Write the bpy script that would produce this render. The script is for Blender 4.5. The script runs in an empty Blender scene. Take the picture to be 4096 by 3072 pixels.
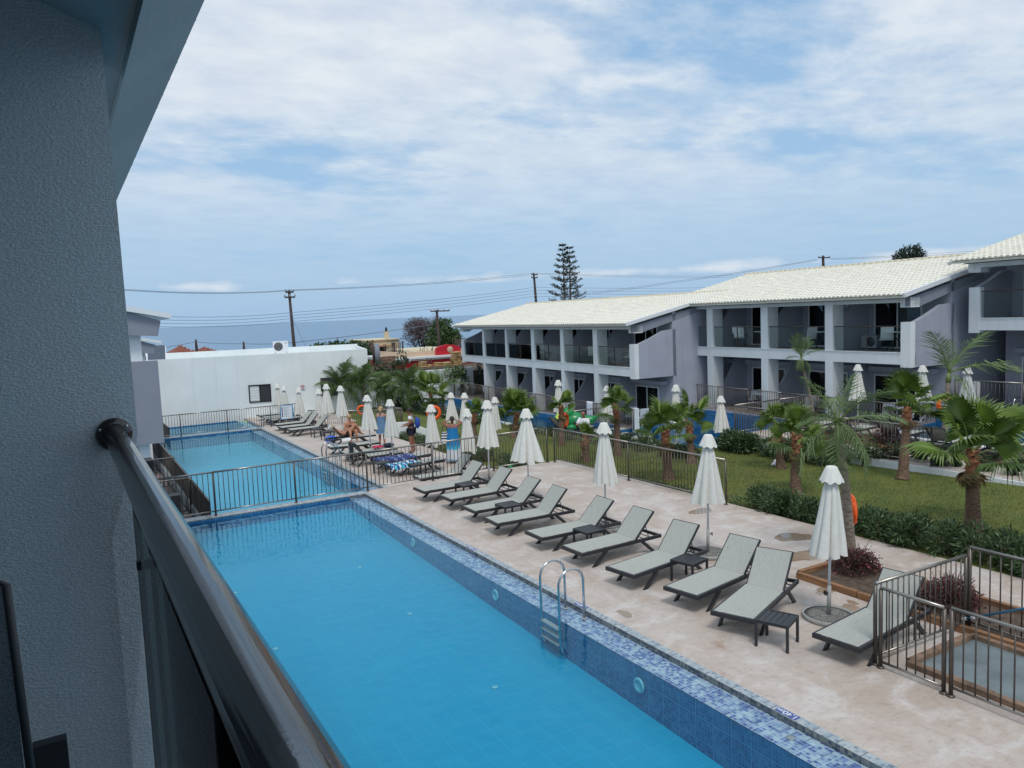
import bpy, math, random
import numpy as np
from mathutils import Vector, Matrix, Euler
random.seed(7); rnd = np.random.RandomState(5)
S = bpy.context.scene; COL = S.collection
R = math.radians
# ------------------------------------------------------------------ camera, sky, sun, exposure
CAMZ, FPX = 4.9, 3080.0
PITCH, YAW, ROLL = R(5.2455), R(-30.2402), R(2.3249)
cam = bpy.data.cameras.new('camera'); co = bpy.data.objects.new('camera', cam); COL.objects.link(co)
cam.sensor_width = 36; cam.lens = FPX / 4096 * 36; cam.clip_start = 0.05; cam.clip_end = 90000
co.matrix_world = Matrix.Translation((0, 0, CAMZ)) @ Matrix.Rotation(YAW, 4, 'Z') @ Matrix.Rotation(math.pi / 2 - PITCH, 4, 'X') @ Matrix.Rotation(-ROLL, 4, 'Z')
S.camera = co
SUN_EL, SUN_AZ = R(58), R(205)      # azimuth clockwise from +y
sl = bpy.data.lights.new('sun', 'SUN'); so = bpy.data.objects.new('sun', sl); COL.objects.link(so)
sl.energy = 1.5; sl.angle = R(17); sl.color = (1.0, 0.95, 0.88)
sd = Vector((math.sin(SUN_AZ) * math.cos(SUN_EL), math.cos(SUN_AZ) * math.cos(SUN_EL), math.sin(SUN_EL)))
so.rotation_euler = (-sd).to_track_quat('-Z', 'Y').to_euler()
S.view_settings.view_transform = 'Standard'; S.view_settings.look = 'None'
S.view_settings.exposure = 0.18; S.view_settings.gamma = 1; S.view_settings.use_curve_mapping = False
S.cycles.max_bounces = 8; S.cycles.transparent_max_bounces = 16; S.cycles.use_denoising = True
W = bpy.data.worlds.new('World'); S.world = W; W.use_nodes = True
nt = W.node_tree; nt.nodes.clear()
def wn(t, **k):
    n = nt.nodes.new(t)
    for a, b in k.items(): setattr(n, a, b)
    return n
def mth(op, a, b=None, c=None, tree=None, clamp=False):
    t = tree or nt; n = t.nodes.new('ShaderNodeMath'); n.operation = op; n.use_clamp = clamp
    for i, v in enumerate((a, b, c)):
        if v is None: continue
        if isinstance(v, (int, float)): n.inputs[i].default_value = v
        else: t.links.new(v, n.inputs[i])
    return n.outputs[0]
def mixc(tree, fac, a, b, mode='MIX'):
    n = tree.nodes.new('ShaderNodeMix'); n.data_type = 'RGBA'; n.blend_type = mode
    for i, v in ((0, fac), (6, a), (7, b)):
        if isinstance(v, (int, float)): n.inputs[i].default_value = v
        elif isinstance(v, tuple): n.inputs[i].default_value = v if len(v) == 4 else v + (1,)
        else: tree.links.new(v, n.inputs[i])
    return n.outputs[2]
def ramp(tree, v, stops):
    n = tree.nodes.new('ShaderNodeValToRGB'); tree.links.new(v, n.inputs[0])
    e = n.color_ramp.elements
    while len(e) < len(stops): e.new(0.5)
    for x, (p, c) in zip(e, stops): x.position = p; x.color = c if len(c) == 4 else tuple(c) + (1,)
    return n.outputs[0]
g3 = lambda v: (v, v, v)
def build_sky():
    L = nt.links.new
    sky = wn('ShaderNodeTexSky', sky_type='NISHITA', sun_disc=False, sun_elevation=SUN_EL, sun_rotation=SUN_AZ, air_density=1.1, dust_density=1.6, ozone_density=1.5)
    tc = wn('ShaderNodeTexCoord'); sp = wn('ShaderNodeSeparateXYZ'); L(tc.outputs['Generated'], sp.inputs[0])
    x, y, z = sp.outputs
    zz = mth('ADD', mth('MAXIMUM', z, 0.0), 0.10)
    cb = wn('ShaderNodeCombineXYZ'); L(mth('DIVIDE', x, zz), cb.inputs[0]); L(mth('DIVIDE', y, zz), cb.inputs[1])
    mp = wn('ShaderNodeMapping'); mp.inputs['Rotation'].default_value = (0, 0, R(-62)); mp.inputs['Scale'].default_value = (0.58, 0.80, 1); mp.inputs['Location'].default_value = (5.3, 1.9, 0)
    L(cb.outputs[0], mp.inputs[0])
    n1 = wn('ShaderNodeTexNoise'); n1.inputs['Scale'].default_value = 1.0; n1.inputs['Detail'].default_value = 11; n1.inputs['Roughness'].default_value = 0.60; n1.inputs['Distortion'].default_value = 0.15
    L(mp.outputs[0], n1.inputs['Vector'])
    n2 = wn('ShaderNodeTexNoise'); n2.inputs['Scale'].default_value = 5.5; n2.inputs['Detail'].default_value = 9; n2.inputs['Roughness'].default_value = 0.60
    L(mp.outputs[0], n2.inputs['Vector'])
    veil = mth('MULTIPLY_ADD', n2.outputs[0], 0.22, n1.outputs[0])
    cov = ramp(nt, veil, [(0.455, g3(0)), (0.59, g3(0.88)), (0.70, g3(1))])
    up = ramp(nt, z, [(0.02, g3(0.03)), (0.10, g3(0.22)), (0.19, g3(0.80)), (0.30, g3(1))])
    cov = mth('MULTIPLY', cov, up)
    lum = ramp(nt, n2.outputs[0], [(0.34, (5.35, 6.1, 7.1)), (0.64, (6.7, 7.25, 7.75))])
    # a low bank of cumulus near the horizon, same all the way round
    cb2 = wn('ShaderNodeCombineXYZ'); L(mth('ARCTAN2', x, y), cb2.inputs[0]); L(mth('MULTIPLY', z, 2.6), cb2.inputs[1])
    n3 = wn('ShaderNodeTexNoise'); n3.inputs['Scale'].default_value = 6.5; n3.inputs['Detail'].default_value = 7; n3.inputs['Roughness'].default_value = 0.55
    L(cb2.outputs[0], n3.inputs['Vector'])
    band = ramp(nt, z, [(0.018, g3(0)), (0.045, g3(1)), (0.060, g3(0.75)), (0.085, g3(0))])
    low = ramp(nt, mth('MULTIPLY', n3.outputs[0], band), [(0.46, g3(0)), (0.60, g3(0.75))])
    base = mixc(nt, 0.60, sky.outputs[0], (2.9, 5.1, 7.7))
    hz = ramp(nt, z, [(0.0, g3(0.75)), (0.16, g3(0.35)), (0.4, g3(0))])
    base = mixc(nt, hz, base, (3.3, 4.95, 6.9))
    c = mixc(nt, cov, base, lum)
    c = mixc(nt, low, c, (6.7, 7.1, 7.6))
    bg = wn('ShaderNodeBackground'); bg.inputs[1].default_value = 0.102; L(c, bg.inputs[0])
    out = wn('ShaderNodeOutputWorld'); L(bg.outputs[0], out.inputs[0])
build_sky()
# ------------------------------------------------------------------ survey helpers: photograph pixel (4096 wide) -> place
def _ray(px, py):
    x, y = px - 2048.0, 1536.0 - py
    c, s = math.cos(-ROLL), math.sin(-ROLL); x, y = c * x - s * y, s * x + c * y
    d = np.array([x, FPX * math.cos(PITCH) + y * math.sin(PITCH), -FPX * math.sin(PITCH) + y * math.cos(PITCH)])
    c, s = math.cos(YAW), math.sin(YAW)
    d = np.array([c * d[0] - s * d[1], s * d[0] + c * d[1], d[2]])
    return d / np.linalg.norm(d)
def G(px, py, z=0.0):
    d = _ray(px, py); t = (z - CAMZ) / d[2]; return (d[0] * t, d[1] * t, z)
def AT(px, py, Y):
    d = _ray(px, py); t = Y / d[1]; return (d[0] * t, Y, CAMZ + d[2] * t)
# ------------------------------------------------------------------ materials
MATS = {}
def nm(name):
    m = bpy.data.materials.new(name); m.use_nodes = True; MATS[name] = m
    t = m.node_tree; b = t.nodes['Principled BSDF']; return m, t, b
STREAKY = ('white_paint', 'bright_white', 'lavender_paint', 'own_paint', 'red_render', 'beige_render', 'cream_render')
def pmat(name, col, rough=0.6, metal=0.0, var=0.0, scale=8.0, bump=0.0, bscale=60.0, col2=None, detail=4, spec=None, coord='Object', stretch=None, alpha_t=None):
    m, t, b = nm(name); L = t.links.new
    b.inputs['Base Color'].default_value = tuple(col) + (1,); b.inputs['Roughness'].default_value = rough; b.inputs['Metallic'].default_value = metal
    if spec is not None: b.inputs['Specular IOR Level'].default_value = spec
    tc = t.nodes.new('ShaderNodeTexCoord'); v = tc.outputs[coord]
    if stretch:
        mp = t.nodes.new('ShaderNodeMapping'); mp.inputs['Scale'].default_value = stretch; L(v, mp.inputs[0]); v = mp.outputs[0]
    if var or col2:
        n = t.nodes.new('ShaderNodeTexNoise'); n.inputs['Scale'].default_value = scale; n.inputs['Detail'].default_value = detail; L(v, n.inputs['Vector'])
        c2 = col2 or tuple(min(1, c * (1 + var)) for c in col); c1 = col if col2 else tuple(c * (1 - var) for c in col)
        L(ramp(t, n.outputs[0], [(0.32, c1), (0.68, c2)]), b.inputs['Base Color'])
    if bump:
        n = t.nodes.new('ShaderNodeTexNoise'); n.inputs['Scale'].default_value = bscale; n.inputs['Detail'].default_value = 5; L(v, n.inputs['Vector'])
        bp = t.nodes.new('ShaderNodeBump'); bp.inputs['Strength'].default_value = bump; bp.inputs['Distance'].default_value = 0.02
        L(n.outputs[0], bp.inputs['Height']); L(bp.outputs[0], b.inputs['Normal'])
    if name in STREAKY:
        q = t.nodes.new('ShaderNodeTexNoise'); q.inputs['Scale'].default_value = 1.0; q.inputs['Detail'].default_value = 6; q.inputs['Roughness'].default_value = 0.6
        mp = t.nodes.new('ShaderNodeMapping'); mp.inputs['Scale'].default_value = (3.2, 3.2, 0.22); L(tc.outputs['Object'], mp.inputs[0]); L(mp.outputs[0], q.inputs['Vector'])
        src = b.inputs['Base Color'].links[0].from_socket
        L(mixc(t, ramp(t, q.outputs[0], [(0.50, g3(0)), (0.78, g3(0.32))]), src, tuple(x * .72 for x in col)), b.inputs['Base Color'])
    return m
pmat('white_paint', (0.74, 0.78, 0.80), 0.7, var=0.05, scale=1.3, bump=0.15, bscale=40)
pmat('bright_white', (0.72, 0.77, 0.775), 0.7, var=0.05, scale=0.6, bump=0.1, bscale=40)
pmat('post_brown', (0.045, 0.038, 0.036), 0.5)
pmat('lavender_paint', (0.375, 0.395, 0.47), 0.8, var=0.05, scale=1.5, bump=0.15, bscale=50)
pmat('own_paint', (0.31, 0.385, 0.41), 0.8, var=0.05, scale=1.5, bump=0.15, bscale=50)
pmat('solar_glass', (0.045, 0.075, 0.12), 0.6)
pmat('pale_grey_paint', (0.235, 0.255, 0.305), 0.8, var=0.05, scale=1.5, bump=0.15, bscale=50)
pmat('tile_gap', (0.62, 0.61, 0.55), 0.9)
pmat('inlet_cyan', (0.16, 0.52, 0.62), 0.4)
pmat('tile_cream', (0.85, 0.825, 0.73), 0.75, var=0.06, scale=2.5)
pmat('ridge_cream', (0.60, 0.55, 0.41), 0.8, var=0.10, scale=6)
pmat('bronze', (0.105, 0.090, 0.078), 0.38, metal=0.55, var=0.08, scale=20)
pmat('bronze_top', (0.32, 0.30, 0.275), 0.28, metal=0.8)
pmat('anthracite', (0.022, 0.024, 0.030), 0.45, var=0.12, scale=9)
pmat('steel', (0.55, 0.56, 0.57), 0.16, metal=1.0)
pmat('canvas_white', (0.67, 0.67, 0.63), 0.85, var=0.05, scale=14, bump=0.1, bscale=180)
pmat('pole_white', (0.74, 0.77, 0.80), 0.35)
pmat('sleeve_grey', (0.33, 0.33, 0.32), 0.5, var=0.08)
pmat('gravel', (0.17, 0.165, 0.155), 0.9, var=0.85, scale=55, bump=0.8, bscale=70)
pmat('black_plastic', (0.012, 0.012, 0.014), 0.4)
pmat('timber', (0.24, 0.122, 0.058), 0.75, var=0.35, scale=5, bump=0.2, bscale=30, stretch=(1, 0.35, 3))
pmat('soil', (0.085, 0.058, 0.042), 0.95, var=0.45, scale=9, bump=0.9, bscale=16)
pmat('stone_block', (0.20, 0.13, 0.088), 0.85, var=0.4, scale=5, bump=0.4, bscale=25)
pmat('screed', (0.15, 0.185, 0.20), 0.55, var=0.2, scale=2.2, bump=0.1)
pmat('palm_trunk', (0.17, 0.105, 0.072), 0.9, var=0.5, scale=11, bump=0.6, bscale=18, stretch=(1, 1, 3.5))
pmat('palm_husk', (0.30, 0.125, 0.062), 0.85, var=0.55, scale=9, bump=0.5, bscale=16)
pmat('palm_grey_trunk', (0.22, 0.185, 0.15), 0.9, var=0.45, scale=10, bump=0.6, bscale=16, stretch=(1, 1, 2.5))
pmat('fan_leaf', (0.105, 0.172, 0.026), 0.5, var=0.4, scale=2.5)
pmat('fan_leaf_dark', (0.060, 0.108, 0.024), 0.5, var=0.35, scale=2.5)
pmat('feather_leaf', (0.095, 0.155, 0.048), 0.55, var=0.4, scale=2.0)
pmat('dry_leaf', (0.17, 0.115, 0.05), 0.8, var=0.4, scale=3)
pmat('petiole', (0.12, 0.17, 0.05), 0.5, var=0.2)
pmat('hedge_leaf', (0.042, 0.080, 0.030), 0.5, var=0.45, scale=3)
pmat('hedge_leaf_pale', (0.075, 0.125, 0.048), 0.5, var=0.4, scale=3)
pmat('pine_leaf', (0.022, 0.042, 0.024), 0.7, var=0.4, scale=0.8)
pmat('bush_leaf', (0.05, 0.095, 0.026), 0.6, var=0.45, scale=0.8)
pmat('bare_twig', (0.115, 0.085, 0.085), 0.9, var=0.3, scale=1)
pmat('stem_wood', (0.11, 0.085, 0.06), 0.9, var=0.3)
pmat('red_shrub', (0.075, 0.035, 0.030), 0.7, var=0.6, scale=8)
pmat('flower_pink', (0.26, 0.045, 0.09), 0.6)
pmat('grass_blade', (0.150, 0.170, 0.034), 0.7, var=0.45, scale=0.9)
pmat('red_render', (0.52, 0.012, 0.025), 0.6, var=0.12, scale=1.5)
pmat('beige_render', (0.60, 0.43, 0.30), 0.8, var=0.06, scale=1)
pmat('cream_render', (0.62, 0.54, 0.38), 0.8, var=0.08, scale=1)
pmat('terracotta', (0.24, 0.075, 0.045), 0.8, var=0.35, scale=3)
pmat('terracotta_pale', (0.42, 0.21, 0.10), 0.8, var=0.2, scale=3)
pmat('straw', (0.43, 0.30, 0.14), 0.9, var=0.35, scale=3.5, bump=0.5, bscale=12)
pmat('rebar', (0.075, 0.05, 0.042), 0.8, var=0.3)
pmat('pole_wood', (0.055, 0.038, 0.034), 0.85, var=0.3, scale=3)
pmat('cable', (0.16, 0.19, 0.23), 0.7)
pmat('aluminium_white', (0.72, 0.75, 0.78), 0.4)
pmat('step_grey', (0.30, 0.33, 0.35), 0.5)
pmat('curtain', (0.58, 0.61, 0.62), 0.9, var=0.18, scale=14, stretch=(8, 8, 0.4))
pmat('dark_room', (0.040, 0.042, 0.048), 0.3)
pmat('floor_tile_dark', (0.26, 0.225, 0.21), 0.6, var=0.15)
pmat('plaza_tile', (0.22, 0.18, 0.17), 0.7, var=0.2, scale=3)
pmat('bamboo_screen', (0.062, 0.052, 0.045), 0.85, var=0.3, scale=6, stretch=(3, 3, 0.3))
pmat('sign_white', (0.75, 0.80, 0.84), 0.4)
pmat('sign_blue', (0.06, 0.30, 0.60), 0.4)
pmat('print_grey', (0.33, 0.40, 0.50), 0.5)
pmat('print_red', (0.52, 0.03, 0.035), 0.5)
pmat('print_navy', (0.025, 0.035, 0.16), 0.5)
pmat('depth_blue', (0.05, 0.085, 0.30), 0.35)
pmat('lifebuoy_orange', (0.85, 0.12, 0.012), 0.45, var=0.08)
pmat('inflatable_green', (0.012, 0.24, 0.075), 0.28, var=0.15)
pmat('inflatable_red', (0.60, 0.10, 0.06), 0.3, var=0.2)
pmat('inflatable_cyan', (0.02, 0.30, 0.62), 0.3)
pmat('toy_yellow', (0.75, 0.55, 0.04), 0.4)
pmat('toy_lime', (0.55, 0.72, 0.06), 0.4)
pmat('pole_blue', (0.02, 0.17, 0.30), 0.4)
pmat('towel_white', (0.76, 0.78, 0.84), 0.95, var=0.06, scale=5)
pmat('towel_black', (0.02, 0.02, 0.023), 0.95)
pmat('towel_blue', (0.04, 0.12, 0.52), 0.9, var=0.3)
pmat('cloth_red', (0.50, 0.03, 0.09), 0.9)
pmat('chair_red', (0.45, 0.012, 0.02), 0.6)
pmat('skin', (0.42, 0.20, 0.125), 0.55, var=0.12, scale=5)
pmat('skin_tan', (0.30, 0.125, 0.075), 0.5, var=0.12, scale=5)
pmat('hair_blond', (0.42, 0.30, 0.15), 0.7, var=0.25)
pmat('hair_grey', (0.40, 0.36, 0.28), 0.7, var=0.2)
pmat('hair_dark', (0.03, 0.025, 0.02), 0.7, var=0.2)
pmat('cloth_navy', (0.012, 0.014, 0.035), 0.9)
pmat('cloth_white', (0.74, 0.76, 0.80), 0.9)
pmat('cloth_denim', (0.12, 0.22, 0.38), 0.95, var=0.18, scale=12)
pmat('cloth_royal', (0.02, 0.07, 0.36), 0.8)
pmat('eye_dark', (0.02, 0.015, 0.01), 0.3)
pmat('sole', (0.05, 0.045, 0.05), 0.8)
pmat('print_white', (0.78, 0.8, 0.85), 0.5)
def special_mats():
    # balcony wall: coarse sprayed render
    m, t, b = nm('rough_render'); L = t.links.new
    tc = t.nodes.new('ShaderNodeTexCoord')
    n = t.nodes.new('ShaderNodeTexNoise'); n.inputs['Scale'].default_value = 120; n.inputs['Detail'].default_value = 4; n.inputs['Distortion'].default_value = 0.6
    mp = t.nodes.new('ShaderNodeMapping'); mp.inputs['Scale'].default_value = (1, 1, 1.7); L(tc.outputs['Object'], mp.inputs[0]); L(mp.outputs[0], n.inputs['Vector'])
    bp = t.nodes.new('ShaderNodeBump'); bp.inputs['Strength'].default_value = 0.6; bp.inputs['Distance'].default_value = 0.004
    L(ramp(t, n.outputs[0], [(0.38, g3(0)), (0.62, g3(1))]), bp.inputs['Height']); L(bp.outputs[0], b.inputs['Normal'])
    L(ramp(t, n.outputs[0], [(0.3, (0.48, 0.56, 0.60)), (0.65, (0.58, 0.67, 0.71))]), b.inputs['Base Color']); b.inputs['Roughness'].default_value = 0.8
    # printed pattern concrete of the pool deck
    m, t, b = nm('stamped_concrete'); L = t.links.new
    tc = t.nodes.new('ShaderNodeTexCoord'); P = tc.outputs['Object']
    def noi(sc, d=5, ro=0.55, di=0.0, vec=P):
        q = t.nodes.new('ShaderNodeTexNoise'); q.inputs['Scale'].default_value = sc; q.inputs['Detail'].default_value = d; q.inputs['Roughness'].default_value = ro; q.inputs['Distortion'].default_value = di; L(vec, q.inputs['Vector']); return q.outputs[0]
    big = noi(0.45, 5); mid = noi(1.7, 6, 0.6, 0.8); fine = noi(9, 5, 0.65)
    c = ramp(t, big, [(0.30, (0.405, 0.335, 0.28)), (0.50, (0.465, 0.400, 0.355)), (0.72, (0.495, 0.45, 0.415))])
    c = mixc(t, ramp(t, mid, [(0.48, g3(0)), (0.66, g3(0.85))]), c, (0.57, 0.54, 0.52))
    c = mixc(t, ramp(t, mid, [(0.26, g3(0.8)), (0.40, g3(0))]), c, (0.36, 0.245, 0.175))
    c = mixc(t, ramp(t, fine, [(0.28, g3(0.45)), (0.5, g3(0))]), c, (0.30, 0.235, 0.20))
    L(c, b.inputs['Base Color'])
    mp = t.nodes.new('ShaderNodeMapping'); mp.inputs['Scale'].default_value = (1.0, 2.2, 1); L(P, mp.inputs[0])
    sl_ = noi(2.6, 3, 0.5, 1.6, mp.outputs[0])
    vo = t.nodes.new('ShaderNodeTexVoronoi'); vo.feature = 'DISTANCE_TO_EDGE'; vo.inputs['Scale'].default_value = 1.5
    nd = t.nodes.new('ShaderNodeTexNoise'); nd.inputs['Scale'].default_value = 2.2; nd.inputs['Detail'].default_value = 5; L(P, nd.inputs['Vector'])
    va = t.nodes.new('ShaderNodeVectorMath'); va.operation = 'MULTIPLY_ADD'; va.inputs[1].default_value = (.55, .55, .55); L(nd.outputs['Color'], va.inputs[0]); L(P, va.inputs[2]); L(va.outputs[0], vo.inputs['Vector'])
    jt = ramp(t, vo.outputs['Distance'], [(0.0, g3(1)), (0.022, g3(0))])
    c = mixc(t, mth('MULTIPLY', jt, 0.07, tree=t), c, (0.27, 0.215, 0.19)); L(c, b.inputs['Base Color'])
    bp = t.nodes.new('ShaderNodeBump'); bp.inputs['Strength'].default_value = 0.55; bp.inputs['Distance'].default_value = 0.03
    L(mth('SUBTRACT', mth('MULTIPLY_ADD', fine, 0.35, sl_, tree=t), mth('MULTIPLY', jt, 0.06, tree=t), tree=t), bp.inputs['Height']); L(bp.outputs[0], b.inputs['Normal'])
    L(ramp(t, mid, [(0.25, g3(0.38)), (0.5, g3(0.72))]), b.inputs['Roughness'])
    # mosaics: small glass tesserae with pale joints
    def mosaic(name, cols, size, joint, rough=0.2, uv=('Object',), jw=0.07):
        m, t, b = nm(name); L = t.links.new
        ge = t.nodes.new('ShaderNodeNewGeometry'); sp = t.nodes.new('ShaderNodeSeparateXYZ'); L(ge.outputs['Position'], sp.inputs[0])
        sn = t.nodes.new('ShaderNodeSeparateXYZ'); L(ge.outputs['True Normal'], sn.inputs[0])
        up = mth('GREATER_THAN', mth('ABSOLUTE', sn.outputs[2], tree=t), 0.5, tree=t)
        ax = mth('GREATER_THAN', mth('ABSOLUTE', sn.outputs[0], tree=t), 0.5, tree=t)
        def sel(f, a, bb): return mth('ADD', mth('MULTIPLY', f, a, tree=t), mth('MULTIPLY', mth('SUBTRACT', 1.0, f, tree=t), bb, tree=t), tree=t)
        u = sel(up, sp.outputs[0], sel(ax, sp.outputs[1], sp.outputs[0])); v = sel(up, sp.outputs[1], sp.outputs[2])
        u = mth('DIVIDE', u, size, tree=t); v = mth('DIVIDE', v, size, tree=t)
        fu = mth('FLOOR', u, tree=t); fv = mth('FLOOR', v, tree=t)
        cb = t.nodes.new('ShaderNodeCombineXYZ'); L(fu, cb.inputs[0]); L(fv, cb.inputs[1])
        wn_ = t.nodes.new('ShaderNodeTexWhiteNoise'); L(cb.outputs[0], wn_.inputs['Vector'])
        c = ramp(t, wn_.outputs['Value'], cols)
        def edge(a): return mth('LESS_THAN', mth('MINIMUM', mth('FRACT', a, tree=t), mth('SUBTRACT', 1.0, mth('FRACT', a, tree=t), tree=t), tree=t), jw, tree=t)
        e = mth('MAXIMUM', edge(u), edge(v), tree=t)
        if size < 0.2:
            k = 0.306 / size
            def edge2(a): return mth('LESS_THAN', mth('MINIMUM', mth('FRACT', mth('DIVIDE', a, k, tree=t), tree=t), mth('SUBTRACT', 1.0, mth('FRACT', mth('DIVIDE', a, k, tree=t), tree=t), tree=t), tree=t), 0.02, tree=t)
            e2 = mth('MAXIMUM', edge2(u), edge2(v), tree=t)
            e = mth('MAXIMUM', mth('MULTIPLY', e, 0.55, tree=t), e2, tree=t)
        c = mixc(t, e, c, joint)
        q = t.nodes.new('ShaderNodeTexNoise'); q.inputs['Scale'].default_value = 2.3; q.inputs['Detail'].default_value = 5; L(ge.outputs['Position'], q.inputs['Vector'])
        c = mixc(t, ramp(t, q.outputs[0], [(0.5, g3(0)), (0.78, g3(0.55))]), c, joint)
        L(c, b.inputs['Base Color']); b.inputs['Roughness'].default_value = rough
    mosaic('mosaic_shelf', [(0, (0.075, 0.085, 0.27)), (0.35, (0.15, 0.20, 0.42)), (0.7, (0.36, 0.42, 0.53)), (1, (0.52, 0.56, 0.60))], 0.051, (0.58, 0.62, 0.68))
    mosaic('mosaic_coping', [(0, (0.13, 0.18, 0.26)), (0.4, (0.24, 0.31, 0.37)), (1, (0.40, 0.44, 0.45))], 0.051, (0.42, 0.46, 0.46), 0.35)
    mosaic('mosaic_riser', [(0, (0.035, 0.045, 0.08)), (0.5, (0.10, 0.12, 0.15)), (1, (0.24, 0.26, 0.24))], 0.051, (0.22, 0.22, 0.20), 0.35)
    mosaic('mosaic_wall', [(0, (0.012, 0.072, 0.205)), (0.5, (0.022, 0.108, 0.27)), (1, (0.04, 0.155, 0.335))], 0.051, (0.075, 0.25, 0.43))
    mosaic('mosaic_floor', [(0, (0.001, 0.300, 0.505)), (1, (0.0012, 0.308, 0.515))], 0.306, (0.010, 0.36, 0.56), 0.4, jw=0.018)
    mosaic('mosaic_floor_pale', [(0, (0.045, 0.365, 0.53)), (1, (0.05, 0.385, 0.55))], 0.306, (0.14, 0.42, 0.60), 0.4, jw=0.022)
    mosaic('mosaic_floor_teal', [(0, (0.03, 0.17, 0.27)), (1, (0.04, 0.20, 0.31))], 0.306, (0.09, 0.26, 0.36), 0.4, jw=0.025)
    # water: clear body, mirror by Fresnel
    def water(name, tint, sc, st, di):
        m, t, b = nm(name); L = t.links.new; t.nodes.remove(b)
        tr = t.nodes.new('ShaderNodeBsdfTransparent'); tr.inputs[0].default_value = tint
        gl = t.nodes.new('ShaderNodeBsdfGlossy'); gl.inputs['Roughness'].default_value = 0.015; gl.inputs[0].default_value = (0.55, 0.86, 0.95, 1)
        fr = t.nodes.new('ShaderNodeFresnel'); fr.inputs[0].default_value = 1.33
        tc = t.nodes.new('ShaderNodeTexCoord'); n = t.nodes.new('ShaderNodeTexNoise'); n.inputs['Scale'].default_value = sc; n.inputs['Detail'].default_value = 3; n.inputs['Distortion'].default_value = 0.5
        L(tc.outputs['Object'], n.inputs['Vector'])
        bp = t.nodes.new('ShaderNodeBump'); bp.inputs['Strength'].default_value = st; bp.inputs['Distance'].default_value = di; L(n.outputs[0], bp.inputs['Height'])
        L(bp.outputs[0], gl.inputs['Normal']); L(bp.outputs[0], fr.inputs['Normal'])
        mx = t.nodes.new('ShaderNodeMixShader'); L(fr.outputs[0], mx.inputs[0]); L(tr.outputs[0], mx.inputs[1]); L(gl.outputs[0], mx.inputs[2])
        L(mx.outputs[0], t.nodes['Material Output'].inputs[0])
    water('pool_water', (0.88, 0.965, 0.985, 1), 4.0, 0.18, 0.05)
    water('puddle_water', (0.88, 0.80, 0.73, 1), 2.0, 0.0, 0.01)
    # sea
    m, t, b = nm('sea'); L = t.links.new
    b.inputs['Base Color'].default_value = (0.055, 0.150, 0.265, 1); b.inputs['Roughness'].default_value = 0.32; b.inputs['Specular IOR Level'].default_value = 0.35
    tc = t.nodes.new('ShaderNodeTexCoord'); n = t.nodes.new('ShaderNodeTexNoise'); n.inputs['Scale'].default_value = 0.035; n.inputs['Detail'].default_value = 7; n.inputs['Roughness'].default_value = 0.65
    mp = t.nodes.new('ShaderNodeMapping'); mp.inputs['Rotation'].default_value = (0, 0, R(30)); mp.inputs['Scale'].default_value = (0.5, 1.6, 1); L(tc.outputs['Object'], mp.inputs[0]); L(mp.outputs[0], n.inputs['Vector'])
    L(ramp(t, n.outputs[0], [(0.35, (0.062, 0.175, 0.320)), (0.62, (0.092, 0.22, 0.365)), (0.74, (0.20, 0.33, 0.46))]), b.inputs['Base Color'])
    bp = t.nodes.new('ShaderNodeBump'); bp.inputs['Strength'].default_value = 0.6; bp.inputs['Distance'].default_value = 2.0; L(n.outputs[0], bp.inputs['Height']); L(bp.outputs[0], b.inputs['Normal'])
    # woven sling
    m, t, b = nm('sling'); L = t.links.new
    tc = t.nodes.new('ShaderNodeTexCoord'); mp = t.nodes.new('ShaderNodeMapping'); mp.inputs['Scale'].default_value = (1, 12, 12); L(tc.outputs['Object'], mp.inputs[0])
    n = t.nodes.new('ShaderNodeTexNoise'); n.inputs['Scale'].default_value = 9; n.inputs['Detail'].default_value = 6; n.inputs['Roughness'].default_value = 0.7; L(mp.outputs[0], n.inputs['Vector'])
    L(ramp(t, n.outputs[0], [(0.3, (0.29, 0.305, 0.285)), (0.7, (0.435, 0.45, 0.42))]), b.inputs['Base Color']); b.inputs['Roughness'].default_value = 0.8
    m, t, b = nm('sling_dark'); L = t.links.new
    tc = t.nodes.new('ShaderNodeTexCoord'); mp = t.nodes.new('ShaderNodeMapping'); mp.inputs['Scale'].default_value = (260, 260, 60); L(tc.outputs['Object'], mp.inputs[0])
    n = t.nodes.new('ShaderNodeTexNoise'); n.inputs['Scale'].default_value = 3.2; n.inputs['Detail'].default_value = 2; L(mp.outputs[0], n.inputs['Vector'])
    L(ramp(t, n.outputs[0], [(0.4, (0.09, 0.10, 0.12)), (0.6, (0.24, 0.26, 0.30))]), b.inputs['Base Color']); b.inputs['Roughness'].default_value = 0.8
    # lawn
    m, t, b = nm('lawn'); L = t.links.new
    tc = t.nodes.new('ShaderNodeTexCoord')
    def noi2(sc, d, st=None):
        q = t.nodes.new('ShaderNodeTexNoise'); q.inputs['Scale'].default_value = sc; q.inputs['Detail'].default_value = d; q.inputs['Roughness'].default_value = 0.65
        v = tc.outputs['Object']
        if st: mp = t.nodes.new('ShaderNodeMapping'); mp.inputs['Scale'].default_value = st; L(v, mp.inputs[0]); v = mp.outputs[0]
        L(v, q.inputs['Vector']); return q.outputs[0]
    c = ramp(t, noi2(0.8, 6), [(0.30, (0.080, 0.122, 0.020)), (0.52, (0.130, 0.162, 0.028)), (0.74, (0.20, 0.18, 0.045))])
    c = mixc(t, ramp(t, noi2(22, 4), [(0.35, g3(0.6)), (0.6, g3(0))]), c, (0.03, 0.05, 0.014))
    L(c, b.inputs['Base Color']); b.inputs['Roughness'].default_value = 0.95
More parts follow.
